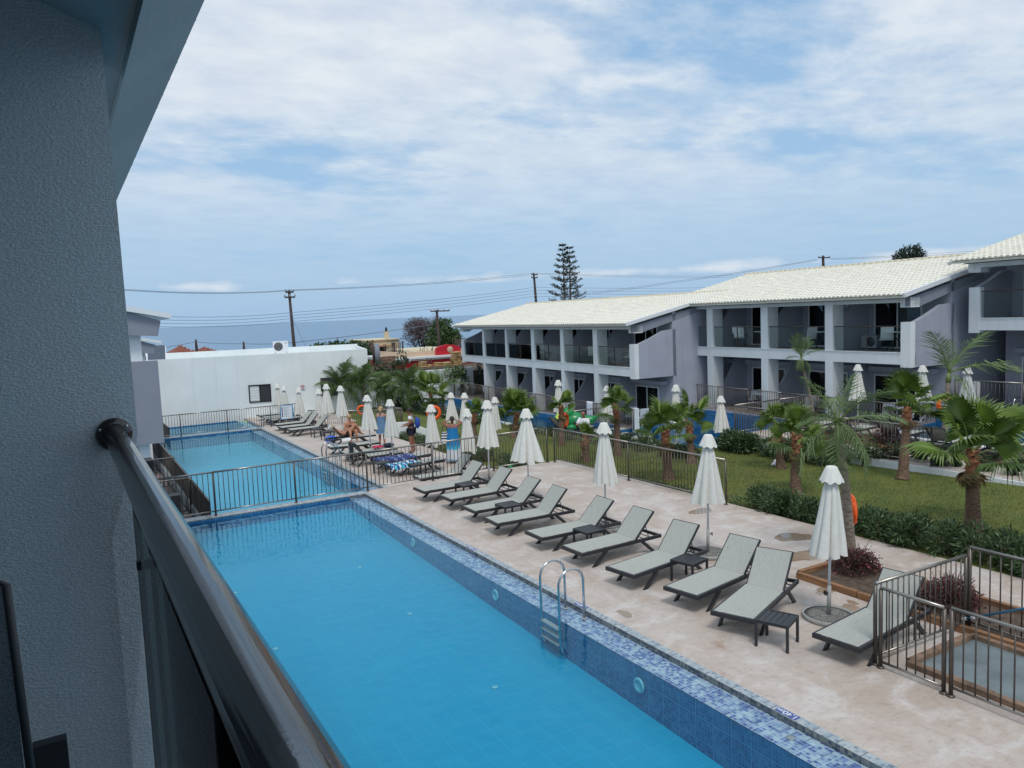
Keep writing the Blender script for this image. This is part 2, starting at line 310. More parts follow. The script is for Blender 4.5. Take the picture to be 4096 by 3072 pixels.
    bp = t.nodes.new('ShaderNodeBump'); bp.inputs['Strength'].default_value = 0.8; bp.inputs['Distance'].default_value = 0.05; L(noi2(30, 4), bp.inputs['Height']); L(bp.outputs[0], b.inputs['Normal'])
    # glass panes and balustrade glass
    def glass(name, tint, rgh=0.0, ior=1.5):
        m, t, b = nm(name); L = t.links.new; t.nodes.remove(b)
        tr = t.nodes.new('ShaderNodeBsdfTransparent'); tr.inputs[0].default_value = tint
        gl = t.nodes.new('ShaderNodeBsdfGlossy'); gl.inputs['Roughness'].default_value = rgh
        fr = t.nodes.new('ShaderNodeFresnel'); fr.inputs[0].default_value = ior
        mx = t.nodes.new('ShaderNodeMixShader'); L(fr.outputs[0], mx.inputs[0]); L(tr.outputs[0], mx.inputs[1]); L(gl.outputs[0], mx.inputs[2])
        L(mx.outputs[0], t.nodes['Material Output'].inputs[0])
    glass('balustrade_glass', (0.92, 0.96, 0.95, 1), ior=1.14); glass('window_glass', (0.45, 0.50, 0.52, 1)); glass('near_glass', (0.62, 0.72, 0.73, 1), ior=1.04)
    # blue batik dress, striped bag, patterned towels: bands along the cloth
    def bands(name, axis, scale, stops, noise=0.0):
        m, t, b = nm(name); L = t.links.new
        tc = t.nodes.new('ShaderNodeTexCoord'); sp = t.nodes.new('ShaderNodeSeparateXYZ'); L(tc.outputs['Generated'], sp.inputs[0])
        v = sp.outputs[axis]
        if noise:
            q = t.nodes.new('ShaderNodeTexNoise'); q.inputs['Scale'].default_value = 6; L(tc.outputs['Object'], q.inputs['Vector']); v = mth('MULTIPLY_ADD', mth('SUBTRACT', q.outputs[0], 0.5, tree=t), noise, v, tree=t)
        if scale != 1: v = mth('FRACT', mth('MULTIPLY', v, scale, tree=t), tree=t)
        L(ramp(t, v, stops), b.inputs['Base Color']); b.inputs['Roughness'].default_value = 0.9
    bands('batik_blue', 2, 1, [(0.0, (0.02, 0.22, 0.42)), (0.06, (0.55, 0.58, 0.62)), (0.30, (0.60, 0.64, 0.68)), (0.36, (0.05, 0.42, 0.62)), (0.5, (0.012, 0.20, 0.46)), (1, (0.010, 0.17, 0.42))], 0.10)
    bands('bag_stripes', 2, 4, [(0, (0.75, 0.76, 0.8)), (0.5, (0.75, 0.76, 0.8)), (0.52, (0.015, 0.015, 0.02)), (1, (0.015, 0.015, 0.02))])
    bands('towel_stripes', 0, 5, [(0, (0.02, 0.05, 0.24)), (0.34, (0.03, 0.10, 0.36)), (0.38, (0.62, 0.70, 0.76)), (0.62, (0.62, 0.70, 0.76)), (0.66, (0.07, 0.50, 0.66)), (1, (0.07, 0.42, 0.62))], 0.25)
    bands('towel_navy', 0, 4, [(0, (0.02, 0.04, 0.16)), (0.55, (0.02, 0.05, 0.22)), (0.62, (0.40, 0.48, 0.62)), (0.75, (0.05, 0.12, 0.36)), (1, (0.02, 0.04, 0.16))], 0.5)
special_mats()
M = MATS
# ------------------------------------------------------------------ mesh builder
class MB:
    def __init__(s): s.v = []; s.f = []; s.sm = []; s.mi = []; s.m = 0
    def face(s, idx, smooth=False): s.f.append(tuple(idx)); s.sm.append(smooth); s.mi.append(s.m)
    def box(s, c, d, rot=None, tap=None):
        n = len(s.v); M3 = Euler(rot).to_matrix() if rot is not None and not isinstance(rot, Matrix) else rot
        for k in range(8):
            p = Vector(((k & 1) - .5, ((k >> 1) & 1) - .5, (k >> 2) - .5)); q = Vector((p.x * d[0], p.y * d[1], p.z * d[2]))
            if tap and p.z > 0: q.x *= tap; q.y *= tap
            if M3 is not None: q = M3 @ q
            s.v.append((q.x + c[0], q.y + c[1], q.z + c[2]))
        for f in ((0, 2, 3, 1), (4, 5, 7, 6), (0, 1, 5, 4), (2, 6, 7, 3), (0, 4, 6, 2), (1, 3, 7, 5)): s.face([n + i for i in f])
        return s
    def box2(s, lo, hi): return s.box([(a + b) / 2 for a, b in zip(lo, hi)], [abs(b - a) for a, b in zip(lo, hi)])
    def bar(s, a, b, w, h, up=(0, 0, 1)):          # rectangular bar from a to b
        a, b = Vector(a), Vector(b); d = b - a; x = d.normalized(); z = Vector(up); y = z.cross(x)
        if y.length < 1e-4: y = Vector((0, 1, 0)).cross(x)
        y.normalize(); z = x.cross(y)
        return s.box((a + b) / 2, (d.length, w, h), Matrix((x, y, z)).transposed())
    def tube(s, pts, r, n=8, cap=True, closed=False):
        pts = [Vector(p) for p in pts]; rs = r if isinstance(r, (list, tuple)) else [r] * len(pts); base = len(s.v); N = len(pts); up = None
        for i, p in enumerate(pts):
            if closed: t = pts[(i + 1) % N] - pts[i - 1]
            else: t = pts[min(i + 1, N - 1)] - pts[max(i - 1, 0)]
            t.normalize()
            if up is None: up = Vector((0, 0, 1)) if abs(t.z) < .9 else Vector((1, 0, 0))
            x = up.cross(t)
            if x.length < 1e-4: x = Vector((0, 1, 0)).cross(t)
            x.normalize(); up = t.cross(x)
            for k in range(n):
                a = 2 * math.pi * k / n; q = p + (x * math.cos(a) + up * math.sin(a)) * rs[i]; s.v.append(tuple(q))
        for i in range(N if closed else N - 1):
            j = (i + 1) % N
            for k in range(n): s.face((base + i * n + k, base + i * n + (k + 1) % n, base + j * n + (k + 1) % n, base + j * n + k), True)
        if cap and not closed: s.face([base + k for k in range(n)][::-1]); s.face([base + (N - 1) * n + k for k in range(n)])
        return s
    def lathe(s, prof, n=16, c=(0, 0, 0), cap=True, fn=None):
        base = len(s.v)
        for i, (r, z) in enumerate(prof):
            for k in range(n):
                a = 2 * math.pi * k / n; rr, zz = (r, z) if fn is None else fn(r, z, a, i)
                s.v.append((c[0] + rr * math.cos(a), c[1] + rr * math.sin(a), c[2] + zz))
        for i in range(len(prof) - 1):
            for k in range(n): s.face((base + i * n + k, base + i * n + (k + 1) % n, base + (i + 1) * n + (k + 1) % n, base + (i + 1) * n + k), True)
        if cap: s.face([base + k for k in range(n)][::-1]); s.face([base + (len(prof) - 1) * n + k for k in range(n)])
        return s
    def prism(s, poly, a, b, plane='xy'):          # polygon extruded along the third axis a..b
        n = len(s.v); k = len(poly)
        mk = {'xy': lambda p, h: (p[0], p[1], h), 'xz': lambda p, h: (p[0], h, p[1]), 'yz': lambda p, h: (h, p[0], p[1])}[plane]
        for h in (a, b):
            for p in poly: s.v.append(mk(p, h))
        s.face(range(n, n + k)); s.face(reversed(range(n + k, n + 2 * k)))
        for i in range(k): j = (i + 1) % k; s.face((n + i, n + k + i, n + k + j, n + j))
        return s
    def quad(s, *p):
        n = len(s.v); s.v += [tuple(q) for q in p]; s.face(range(n, n + len(p))); return s
    def ball(s, c, r, n=8, sc=(1, 1, 1)):
        prof = [(math.sin(math.pi * i / n) * 1.0, -math.cos(math.pi * i / n)) for i in range(n + 1)]
        prof[0] = (0.02, -1); prof[-1] = (0.02, 1); b0 = len(s.v); s.lathe(prof, 2 * n)
        for i in range(b0, len(s.v)): v = s.v[i]; s.v[i] = (c[0] + v[0] * r * sc[0], c[1] + v[1] * r * sc[1], c[2] + v[2] * r * sc[2])
        return s
    def mesh(s, name, mats):
        me = bpy.data.meshes.new(name); me.from_pydata(s.v, [], s.f); me.polygons.foreach_set('use_smooth', s.sm); me.polygons.foreach_set('material_index', s.mi)
        for m in (mats if isinstance(mats, (list, tuple)) else [mats]): me.materials.append(M[m])
        bm_fix(me); me.update(); return me
def bm_fix(me):
    import bmesh
    b = bmesh.new(); b.from_mesh(me); bmesh.ops.recalc_face_normals(b, faces=b.faces)
    if len(b.faces) == 1 and b.faces[0].normal.z < 0: b.faces[0].normal_flip()
    b.normal_update(); b.to_mesh(me); b.free()
def tag(o, label=None, cat=None, group=None, kind=None):
    for k, v in (('label', label), ('category', cat), ('group', group), ('kind', kind)):
        if v: o[k] = v
    return o
def ob(name, me, parent=None, loc=(0, 0, 0), rot=(0, 0, 0), sc=None):
    if isinstance(me, tuple): me = me[0].mesh(name, me[1])
    o = bpy.data.objects.new(name, me); COL.objects.link(o); o.location = loc; o.rotation_euler = rot
    if sc is not None: o.scale = sc if isinstance(sc, (tuple, list)) else (sc, sc, sc)
    if parent: o.parent = parent
    return o
def thing(name, label, cat, loc=(0, 0, 0), rz=0.0, group=None, kind=None):
    o = bpy.data.objects.new(name, None); o.empty_display_size = 0.1; COL.objects.link(o); o.location = loc; o.rotation_euler = (0, 0, rz)
    return tag(o, label, cat, group, kind)
def copy_tree(o, parent=None):
    c = o.copy(); COL.objects.link(c)
    if parent: c.parent = parent
    for ch in o.children: copy_tree(ch, c)
    return c
def put(proto, used, loc, rz, label, group=None, sc=None):
    """first call moves the prototype itself, later calls copy it with its parts"""
    o = proto if not used.get(proto.name) else copy_tree(proto)
    used[proto.name] = True
    o.location = loc; o.rotation_euler = (0, 0, rz); o['label'] = label
    if sc: o.scale = (sc, sc, sc)
    if group: o['group'] = group
    elif 'group' in o: del o['group']
    return o
USED = {}
def struct(name, mb, mat, parent=None):
    return tag(ob(name, (mb, mat), parent), kind='structure')
ORD = ['first', 'second', 'third', 'fourth', 'fifth', 'sixth', 'seventh', 'eighth', 'ninth', 'tenth', 'eleventh', 'twelfth']
# ------------------------------------------------------------------ ground, sea, decks, pools
def lawn_z(x, y):
    t = min(max((y - 9) / 36, 0), 1); return -0.02 - 0.93 * t * (1.25 - 0.25 * t)
def build_ground():
    ys = [-60, 0, 72, 78, 110, 160, 230, 330, 430, 520]; zs = [-2.6, -2.6, -2.6, -2.9, -6, -12, -19, -27, -34, -38]
    xs = [-900, -300, -100, -30, 0, 30, 60, 120, 300, 900, 2500]
    mb = MB()
    for y, z in zip(ys, zs):
        for x in xs: mb.v.append((x, y, z + (0 if y < 75 else rnd.uniform(-.4, .4))))
    n = len(xs)
    for j in range(len(ys) - 1):
        for i in range(n - 1): mb.face((j * n + i, j * n + i + 1, (j + 1) * n + i + 1, (j + 1) * n + i), True)
    struct('ground', mb, 'soil')
    mb = MB(); mb.quad((-60000, 380, -30), (60000, 380, -30), (60000, 80000, -30), (-60000, 80000, -30)); struct('sea', mb, 'sea')
build_ground()
def tile_box(lx, ly, lz, top, side):
    mb = MB(); mb.box((0, 0, 0), (lx, ly, lz)); mb.mi = [1, 0, 1, 1, 1, 1]; return mb.mesh('tile', [top, side])
def pool(x0, x1, y0, y1, zd, floor_mat, left_cop=0.25, tiles=True, far_wall=True):
    """basin with a shelf along its right side; zd is the deck level"""
    zw, zs, zf = zd - 0.07, zd - 0.082, zd - 0.60; xs = x1 - 0.45
    za, zb = (zd - .98 + .0312 * y0, zd - .98 + .0312 * y1) if zd == 0 else (zf, zf); mb = MB(); mb.quad((x0, y0, za), (xs, y0, za), (xs, y1, zb), (x0, y1, zb)); fl = struct('pool_floor', mb, floor_mat)
    mb = MB()
    zf = min(za, zb) - .02; mb.quad((xs, y0, zf), (xs, y0, zs), (xs, y1, zs), (xs, y1, zf))
    mb.quad((x0, y0, zf), (x0, y0, zd), (x0, y1, zd), (x0, y1, zf))
    mb.quad((x0, y1, zf), (xs, y1, zf), (xs, y1, zd - 0.02), (x0, y1, zd - 0.02)); mb.quad((x0, y0, zf), (xs, y0, zf), (xs, y0, zd), (x0, y0, zd))
    struct('pool_wall', mb, 'mosaic_wall')
    mb = MB(); mb.box2((xs + .002, y0, zs - .06), (x1 + 0.002, y1, zs - 0.012)); sh = struct('pool_shelf', mb, 'mosaic_shelf')
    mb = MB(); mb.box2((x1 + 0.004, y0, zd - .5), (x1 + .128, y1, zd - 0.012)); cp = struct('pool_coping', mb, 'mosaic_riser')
    if tiles:
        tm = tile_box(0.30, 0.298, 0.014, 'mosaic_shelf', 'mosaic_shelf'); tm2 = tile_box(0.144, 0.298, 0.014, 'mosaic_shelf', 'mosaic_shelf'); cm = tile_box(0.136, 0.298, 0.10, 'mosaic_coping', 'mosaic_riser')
        y = y1 - .15; k = 0
        while y > max(y0, 3.2):
            if k < 64: ob('tile', tm, sh, (xs + .15, y, zs - 0.007 + rnd.uniform(-.0008, .0008))); ob('tile', tm2, sh, (xs + .378, y, zs - 0.007 + rnd.uniform(-.0008, .0008))); ob('tile', cm, cp, (x1 + .064, y, zd - 0.046 + rnd.uniform(-.0012, .0012)))
            y -= .306; k += 1
    mb = MB(); mb.quad((x0, y0, zw), (x1, y0, zw), (x1, y1, zw), (x0, y1, zw)); struct('pool_water', mb, 'pool_water')
    mb = MB(); mb.box2((x0 - left_cop, y0, zd - .7), (x0 - .004, y1, zd + 0.002)); struct('pool_edge', mb, 'mosaic_coping')
def slab(name, lo, hi, mat): mb = MB(); mb.box2(lo, hi); return struct(name, mb, mat)
pool(1.6, 7.07, -6, 20.6, 0.0, 'mosaic_floor')
pool(3.2, 8.50, 21.1, 40.3, -.45, 'mosaic_floor_pale', 0.2)
pool(4.4, 9.36, 40.8, 48.6, -.90, 'mosaic_floor_pale', 0.2, tiles=False)
slab('pool_deck', (7.205, -6, -.6), (13.95, 21.0, 0), 'stamped_concrete')
slab('pool_deck', (8.635, 21.004, -1.2), (12.65, 40.75, -.45), 'stamped_concrete')
slab('pool_deck', (9.50, 40.754, -1.6), (14.4, 49.5, -.90), 'stamped_concrete')
slab('terrace', (-6, 21.15, -1.0), (2.95, 40.2, -.72), 'plaza_tile')
slab('terrace', (-6, 40.3, -1.4), (4.15, 49.5, -1.15), 'plaza_tile')
slab('terrace', (-6, -6, -.9), (1.34, 21.1, -.35), 'plaza_tile')
def divider(x0, x1, y0, y1, zt):
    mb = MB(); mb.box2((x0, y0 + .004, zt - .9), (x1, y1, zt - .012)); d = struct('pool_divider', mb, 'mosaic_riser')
    cm = tile_box(0.298, y1 - y0, 0.16, 'mosaic_coping', 'mosaic_riser'); x = x1 - .15
    while x > x0: ob('tile', cm, d, (x, (y0 + y1) / 2, zt - .075 + rnd.uniform(-.0012, .0012))); x -= .306
divider(1.4, 7.195, 20.605, 20.995, 0.0); divider(3.2, 8.63, 40.305, 40.75, -.45)
# lawn and its blades
def build_lawn():
    mb = MB(); n = 0
    def strip(xs, ys):
        nonlocal mb
        b = len(mb.v)
        for y in ys:
            for x in xs: mb.v.append((x, y, lawn_z(x, y)))
        k = len(xs)
        for j in range(len(ys) - 1):
            for i in range(k - 1): mb.face((b + j * k + i, b + j * k + i + 1, b + (j + 1) * k + i + 1, b + (j + 1) * k + i), True)
    strip([13.96, 16, 18, 20, 21.3], [-4, 0, 4, 8, 9, 11, 13, 15, 17, 19, 21.0])
    strip([12.66, 14, 16, 18, 19.2], [21.0, 23, 25, 27, 30, 34, 38, 42, 45, 48.5])
    lawn = struct('lawn', mb, 'lawn')
    v = []; f = []
    def blades(n, x0, x1, y0, y1, h):
        X = rnd.uniform(x0, x1, n); Y = rnd.uniform(y0, y1, n); A = rnd.uniform(0, 6.28, n); Hh = h * rnd.uniform(.5, 1.2, n); D = rnd.uniform(-.03, .03, (n, 2))
        for x, y, a, hh, d in zip(X, Y, A, Hh, D):
            z = lawn_z(x, y); k = len(v); c, s = math.cos(a) * .008, math.sin(a) * .008
            v.extend(((x - c, y - s, z), (x + c, y + s, z), (x + d[0], y + d[1], z + hh))); f.append((k, k + 1, k + 2))
    blades(42000, 14.0, 21.0, 4, 21, .045); blades(9000, 12.7, 18.4, 21, 33, .05)
    me = bpy.data.meshes.new('grass_blades'); me.from_pydata(v, [], f); me.materials.append(M['grass_blade'])
    tag(ob('grass_blades', me), 'short green and straw coloured grass of the lawn between the two pools', 'grass', kind='stuff')
build_lawn()
# right hand terraces
slab('terrace', (19.0, 30.25, -1.9), (20.3, 49.8, -1.0), 'stamped_concrete'); slab('terrace', (19.0, 20.55, -1.9), (21.98, 30.24, -1.001), 'stamped_concrete')
slab('terrace', (23.95, 30.2, -1.9), (34, 50.5, -1.0), 'plaza_tile')
def plain_pool(x0, x1, y0, y1, zd, zw, far_z, floor):
    mb = MB(); mb.quad((x0, y0, zd - .9), (x1, y0, zd - .9), (x1, y1, zd - .9), (x0, y1, zd - .9)); struct('pool_floor', mb, floor)
    mb = MB(); mb.quad((x1, y0, zd - .9), (x1, y0, far_z), (x1, y1, far_z), (x1, y1, zd - .9)); mb.quad((x0, y1, zd - .9), (x1, y1, zd - .9), (x1, y1, zd), (x0, y1, zd)); mb.quad((x0, y0, zd - .9), (x1, y0, zd - .9), (x1, y0, zd), (x0, y0, zd)); struct('pool_wall', mb, 'mosaic_wall')
    mb = MB(); mb.quad((x0, y0, zw), (x1, y0, zw), (x1, y1, zw), (x0, y1, zw)); struct('pool_water', mb, 'pool_water')
    mb = MB(); mb.box2((x0 - .28, y0, zd - 1.0), (x0 - .004, y1, zd + .03)); struct('pool_coping', mb, 'bright_white')
    mb = MB(); mb.box2((x1 + .004, y0, zd - .9), (x1 + .3, y1, far_z + .004)); struct('pool_coping', mb, 'mosaic_shelf')
plain_pool(20.58, 23.65, 30.2, 49.0, -1.0, -1.12, -.9, 'mosaic_floor_teal')
plain_pool(22.27, 26.75, 20.9, 29.6, -1.0, -1.10, -.14, 'mosaic_floor_teal')
slab('terrace', (27.06, 17.0, -1.9), (34, 29.6, -.10), 'plaza_tile')
slab('terrace', (21.99, 29.61, -1.9), (23.9, 30.19, -.98), 'stamped_concrete')
slab('terrace', (21.14, -4, -1.5), (24.75, 20.44, .05), 'stamped_concrete')
slab('terrace', (24.76, 17.2, -1.5), (26.19, 20.44, .05), 'stamped_concrete')
plain_pool(25.05, 28.7, -2, 17.1, .08, .02, .62, 'mosaic_floor_teal')
slab('terrace', (29.0, -4, -1.5), (36, 16.9, .60), 'plaza_tile')
tag(ob('retaining_wall', (MB().box2((21.05, -4, -1.2), (21.135, 20.46, .035)).box2((21.136, 20.445, -1.4), (25.8, 20.53, .035)), 'white_paint')), 'low white retaining wall of the right hand terrace, behind oleanders', 'wall')
# neighbouring plot beyond the garden wall
slab('neighbouring_plot', (17.3, 51.6, -2.5), (60, 72, .72), 'soil')
tag(ob('garden_wall', (MB().prism([(16.9, 50.9), (26.5, 51.2), (26.5, 51.5), (16.9, 51.2)], -2.4, .84).prism([(21.8, 51.051), (26.502, 51.15), (26.502, 51.55), (21.8, 51.3)], -2.4, 1.02), 'bright_white')), 'white garden wall behind the small trees, below the red building', 'wall')
# puddles on the near deck
def puddle(cx, cy, rx, ry, seed):
    q = np.random.RandomState(seed); mb = MB(); n = 40; a0, a1 = q.uniform(0, 6, 2); pts = []
    for k in range(n):
        a = 6.2832 * k / n; r = 1 + .16 * math.sin(2 * a + a0) + .10 * math.sin(3 * a + a1) + .05 * math.sin(7 * a + a0) + q.uniform(-.025, .025); pts.append((cx + rx * r * math.cos(a), cy + ry * r * math.sin(a), 0.003))
    mb.quad(*pts); struct('puddle', mb, 'puddle_water')
for p in ((12.2, 9.75, .65, .30, 2), (12.9, 10.7, .4, .3, 3), (10.9, 8.35, .30, .13, 4), (10.5, 7.6, .16, .22, 5), (7.5, 9.55, .10, .16, 6), (10.75, 7.75, .07, .12, 7), (12.9, 13.4, .4, .18, 8), (10.7, 7.05, .14, .3, 10)): puddle(*p)
# ------------------------------------------------------------------ fences
BAR = MB().tube([(0, 0, 0), (0, 0, 1)], .0108, 6).mesh('bar', 'bronze')
def fence(label, runs, h=1.12, group=None, name='metal_fence', posts=True, cat='fence', gap=.115, low=.12):
    x0, y0, z0 = runs[0][0]; root = thing(name, label, cat, (x0, y0, z0), 0, group); O = Vector((x0, y0, z0))
    for run in runs:
        pts = [Vector(p) - O for p in run]
        for i, p in enumerate(pts):
            if posts:
                mb = MB(); mb.tube([p, p + Vector((0, 0, h - .02))], .027, 8); mb.lathe([(.05, 0), (.05, .012), (.03, .03)], 10, p); ob('post', (mb, 'bronze'), root)
        for a, b in zip(pts, pts[1:]):
            d = b - a; L = d.length; u = d / L; H_ = Vector((0, 0, 1))
            ob('top_rail', (MB().tube([a + H_ * h, b + H_ * h], .024, 8), 'bronze_top'), root)
            ob('bottom_rail', (MB().tube([a + u * .03 + H_ * low, b - u * .03 + H_ * low], .018, 8), 'bronze_top'), root)
            n = max(1, int(round((L - .1) / gap)))
            for k in range(1, n):
                p = a + d * (k / n); ob('bar', BAR, root, (p.x, p.y, p.z + low), (0, 0, 0), (1, 1, h - low - .01))
    return root
fence('long bronze fence across the end of the near pool and deck', [[(1.7, 20.82, 0), (3.12, 20.82, 0), (5.2, 20.84, 0), (7.25, 20.86, 0), (9.3, 20.88, 0), (11.4, 20.9, 0), (13.42, 20.92, 0)]], 1.14)
fence('bronze fence between the near deck and the lawn with palms', [[(13.62, 20.8, 0), (13.70, 17.1, 0), (13.80, 13.46, 0)]], 1.12)
fence('bronze fence across the far end of the middle pool', [[(3.6, 40.5, -.45), (4.76, 40.5, -.45), (6.95, 40.52, -.45), (9.1, 40.54, -.45), (10.6, 40.56, -.45)]], 1.08)
fence('nearest bronze fence run beside the last sunbed', [[(9.10, 6.22, 0), (11.13, 6.16, 0)]], 1.12)
fence('bronze fence run over the red shrub at the right edge', [[(11.18, 6.13, 0), (11.2, 4.0, 0), (11.2, 2.2, 0)]], 1.24, gap=.14)
fence('bronze gate leaf beside the last sunbed', [[(9.07, 6.12, 0), (9.07, 5.27, 0)]], 1.10, name='metal_gate', cat='gate', low=.09)
fence('bronze fence around the grey plinth in the lower right corner', [[(9.07, 5.18, 0), (9.09, 3.6, 0), (9.1, 1.9, 0)]], 1.12, gap=.13)
fence('bronze fence on the right hand terrace behind the oleanders', [[(21.3, 20.25, .05), (21.25, 17.6, .05), (21.22, 15.2, .05), (21.2, 12.75, .05)]], 1.12)
fence('bronze fence between the right hand terrace and the lower pool', [[(21.4, 20.36, .05), (23.8, 20.36, .05), (26.1, 20.36, .05)]], 1.12)
fence('fence of the small garden behind the sunbathing couple', [[(10.95, 40.2, -.75), (13.0, 37.6, -.75), (14.9, 36.9, -.75), (14.9, 40.5, -.85)]], 1.0)
fence('small fence corner between the toys and the fan palm', [[(20.4, 30.16, -1.0), (23.6, 30.16, -1.0)]], 1.12)
fence('bronze partition fence on the left terrace, nearest one', [[(0.3, 24.6, -.72), (3.0, 24.6, -.72)]], 1.1)
fence('bronze partition fence on the left terrace, middle one', [[(0.3, 28.9, -.72), (3.1, 28.9, -.72)]], 1.1)
fence('bronze partition fence on the left terrace, farthest one', [[(0.3, 33.6, -.72), (3.3, 33.6, -.72)]], 1.1)
def screen(pts, z0, z1, label):
    root = thing('privacy_screen', label, 'screen', (pts[0][0], pts[0][1], z0)); O = Vector((pts[0][0], pts[0][1], z0))
    for a, b in zip(pts, pts[1:]):
        n = int(max(1, round((b[1] - a[1]) / 1.05)))
        for k in range(n):
            p = [a[i] + (b[i] - a[i]) * k / n for i in (0, 1)]; q = [a[i] + (b[i] - a[i]) * (k + .985) / n for i in (0, 1)]
            mb = MB(); sag = rnd.uniform(0, .02)
            mb.prism([(p[0], p[1]), (q[0], q[1]), (q[0] + .03, q[1]), (p[0] + .03, p[1])], z0 + .03, z1 - sag)
            for i, v in enumerate(mb.v): mb.v[i] = tuple(Vector(v) - O)
            ob('panel', (mb, 'bamboo_screen'), root)
    ob('rail', (MB().tube([Vector((a[0], a[1], z1 - .02)) - O for a in pts], .016, 6), 'bronze_top'), root)
screen([(3.04, 21.25), (3.10, 31), (3.14, 40.0)], -.72, .33, 'long dark reed screen along the left edge of the middle pool')
screen([(4.25, 40.9), (4.25, 47.5)], -1.15, 0.02, 'dark reed screen along the left edge of the farthest pool')
# ------------------------------------------------------------------ hotel blocks on the right
FDIR = R(-3.6507)
def roof_tile_mesh():
    mb = MB(); n = 5; w, L, hgt = .088, .42, .068
    for j, (x, lift) in enumerate(((0, .052), (L, .0))):
        for k in range(n + 1):
            a = math.pi * k / n; mb.v.append((x, -math.cos(a) * w, math.sin(a) * hgt + lift))
    for k in range(n): mb.face((k, k + 1, n + 2 + k, n + 1 + k), True)
    mb.face(list(range(n + 1)))
    return mb
TILE_MB = roof_tile_mesh(); TILE = TILE_MB.mesh('tile', 'tile_cream')
def tiled_roof(root, s0, s1, w0, zE, wR, slope, nparts=300, both=True):
    Lr = (wR - w0) / math.cos(slope)
    roof = ob('roof', (MB().box2((0, s0, -.07), (Lr, s1, -.006)), 'tile_gap'), root, (w0, 0, zE), (0, -slope, 0))
    step, rowl = .205, .345; tiles = []
    ns = int((s1 - s0) / step); nr = int(Lr / rowl)
    rm = root.matrix_basis @ roof.matrix_basis
    for i in range(ns):
        for j in range(nr + 1):
            x, s = j * rowl - .03, s0 + .1 + i * step
            p = rm @ Vector((x, s, 0)); tiles.append(((p - Vector((0, 0, CAMZ))).length, x, s))
    tiles.sort()
    for d, x, s in tiles[:nparts]: ob('tile', TILE, roof, (x, s + rnd.uniform(-.006, .006), rnd.uniform(0, .006)), (0, 0, rnd.uniform(-.02, .02)))
    rest = tiles[nparts:]
    if rest:
        tv = np.array(TILE_MB.v); n = len(tv); off = np.array([(x, s + rnd.uniform(-.006, .006), rnd.uniform(0, .006)) for d, x, s in rest])
        V = (tv[None] + off[:, None]).reshape(-1, 3); F = []
        for k in range(len(rest)): F += [tuple(i + k * n for i in f) for f in TILE_MB.f]
        me = bpy.data.meshes.new('tiles'); me.from_pydata(V.tolist(), [], F); me.polygons.foreach_set('use_smooth', [x for _ in rest for x in TILE_MB.sm]); me.materials.append(M['tile_cream'])
        tag(ob('tiles', me, roof), kind='stuff')
    # ridge of half round cap tiles, back slope
    zr = zE + (wR - w0) * math.tan(slope)
    cap = MB().tube([(0, 0, 0), (0, .36, .012)], [.125, .135], 10).mesh('ridge_tile', 'ridge_cream'); s = s0
    while s < s1 - .1: ob('ridge_tile', cap, roof, tuple((roof.matrix_basis.inverted() @ Vector((wR, s, zr + .02)))[:]), (0, slope, 0)); s += .33
    if both: ob('back_roof', (MB().quad((wR, s0, zr), (wR, s1, zr), (wR + 6, s1, zr - 6 * math.tan(slope)), (wR + 6, s0, zr - 6 * math.tan(slope))), 'tile_cream'), root)
    return roof
def sliding_door(root, w, s0, s1, z0, z1, curtain=0.5, opened=False):
    fr = MB(); t = .055
    for lo, hi in (((w - .07, s0, z0), (w, s0 + t, z1)), ((w - .07, s1 - t, z0), (w, s1, z1)), ((w - .07, s0 + t, z1 - t), (w, s1 - t, z1)), ((w - .07, s0 + t, z0), (w, s1 - t, z0 + t)), ((w - .066, (s0 + s1) / 2 - t / 2, z0 + t), (w - .002, (s0 + s1) / 2 + t / 2, z1 - t))): fr.box2(lo, hi)
    d = ob('sliding_door', (fr, 'aluminium_white'), root); sm = (s0 + s1) / 2
    ob('dark_opening', (MB().box2((w - .012, s0 + t, z0 + t), (w - .008, s1 - t, z1 - t)), 'dark_room'), d)  # dark sheet on the solid wall, coloured as the unlit room inside
    if curtain: ob('curtain', (MB().box2((w - .026, s0 + t + .02, z0 + t), (w - .016, s0 + t + (s1 - s0) * curtain, z1 - t)), 'curtain'), d)
    ob('pane', (MB().box2((w - .042, s0 + t, z0 + t), (w - .036, sm - t / 2, z1 - t)), 'window_glass'), d)
    ob('pane', (MB().box2((w - .042, sm + t / 2, z0 + t), (w - .036, s1 - t, z1 - t)), 'window_glass'), d)
BAL = {}
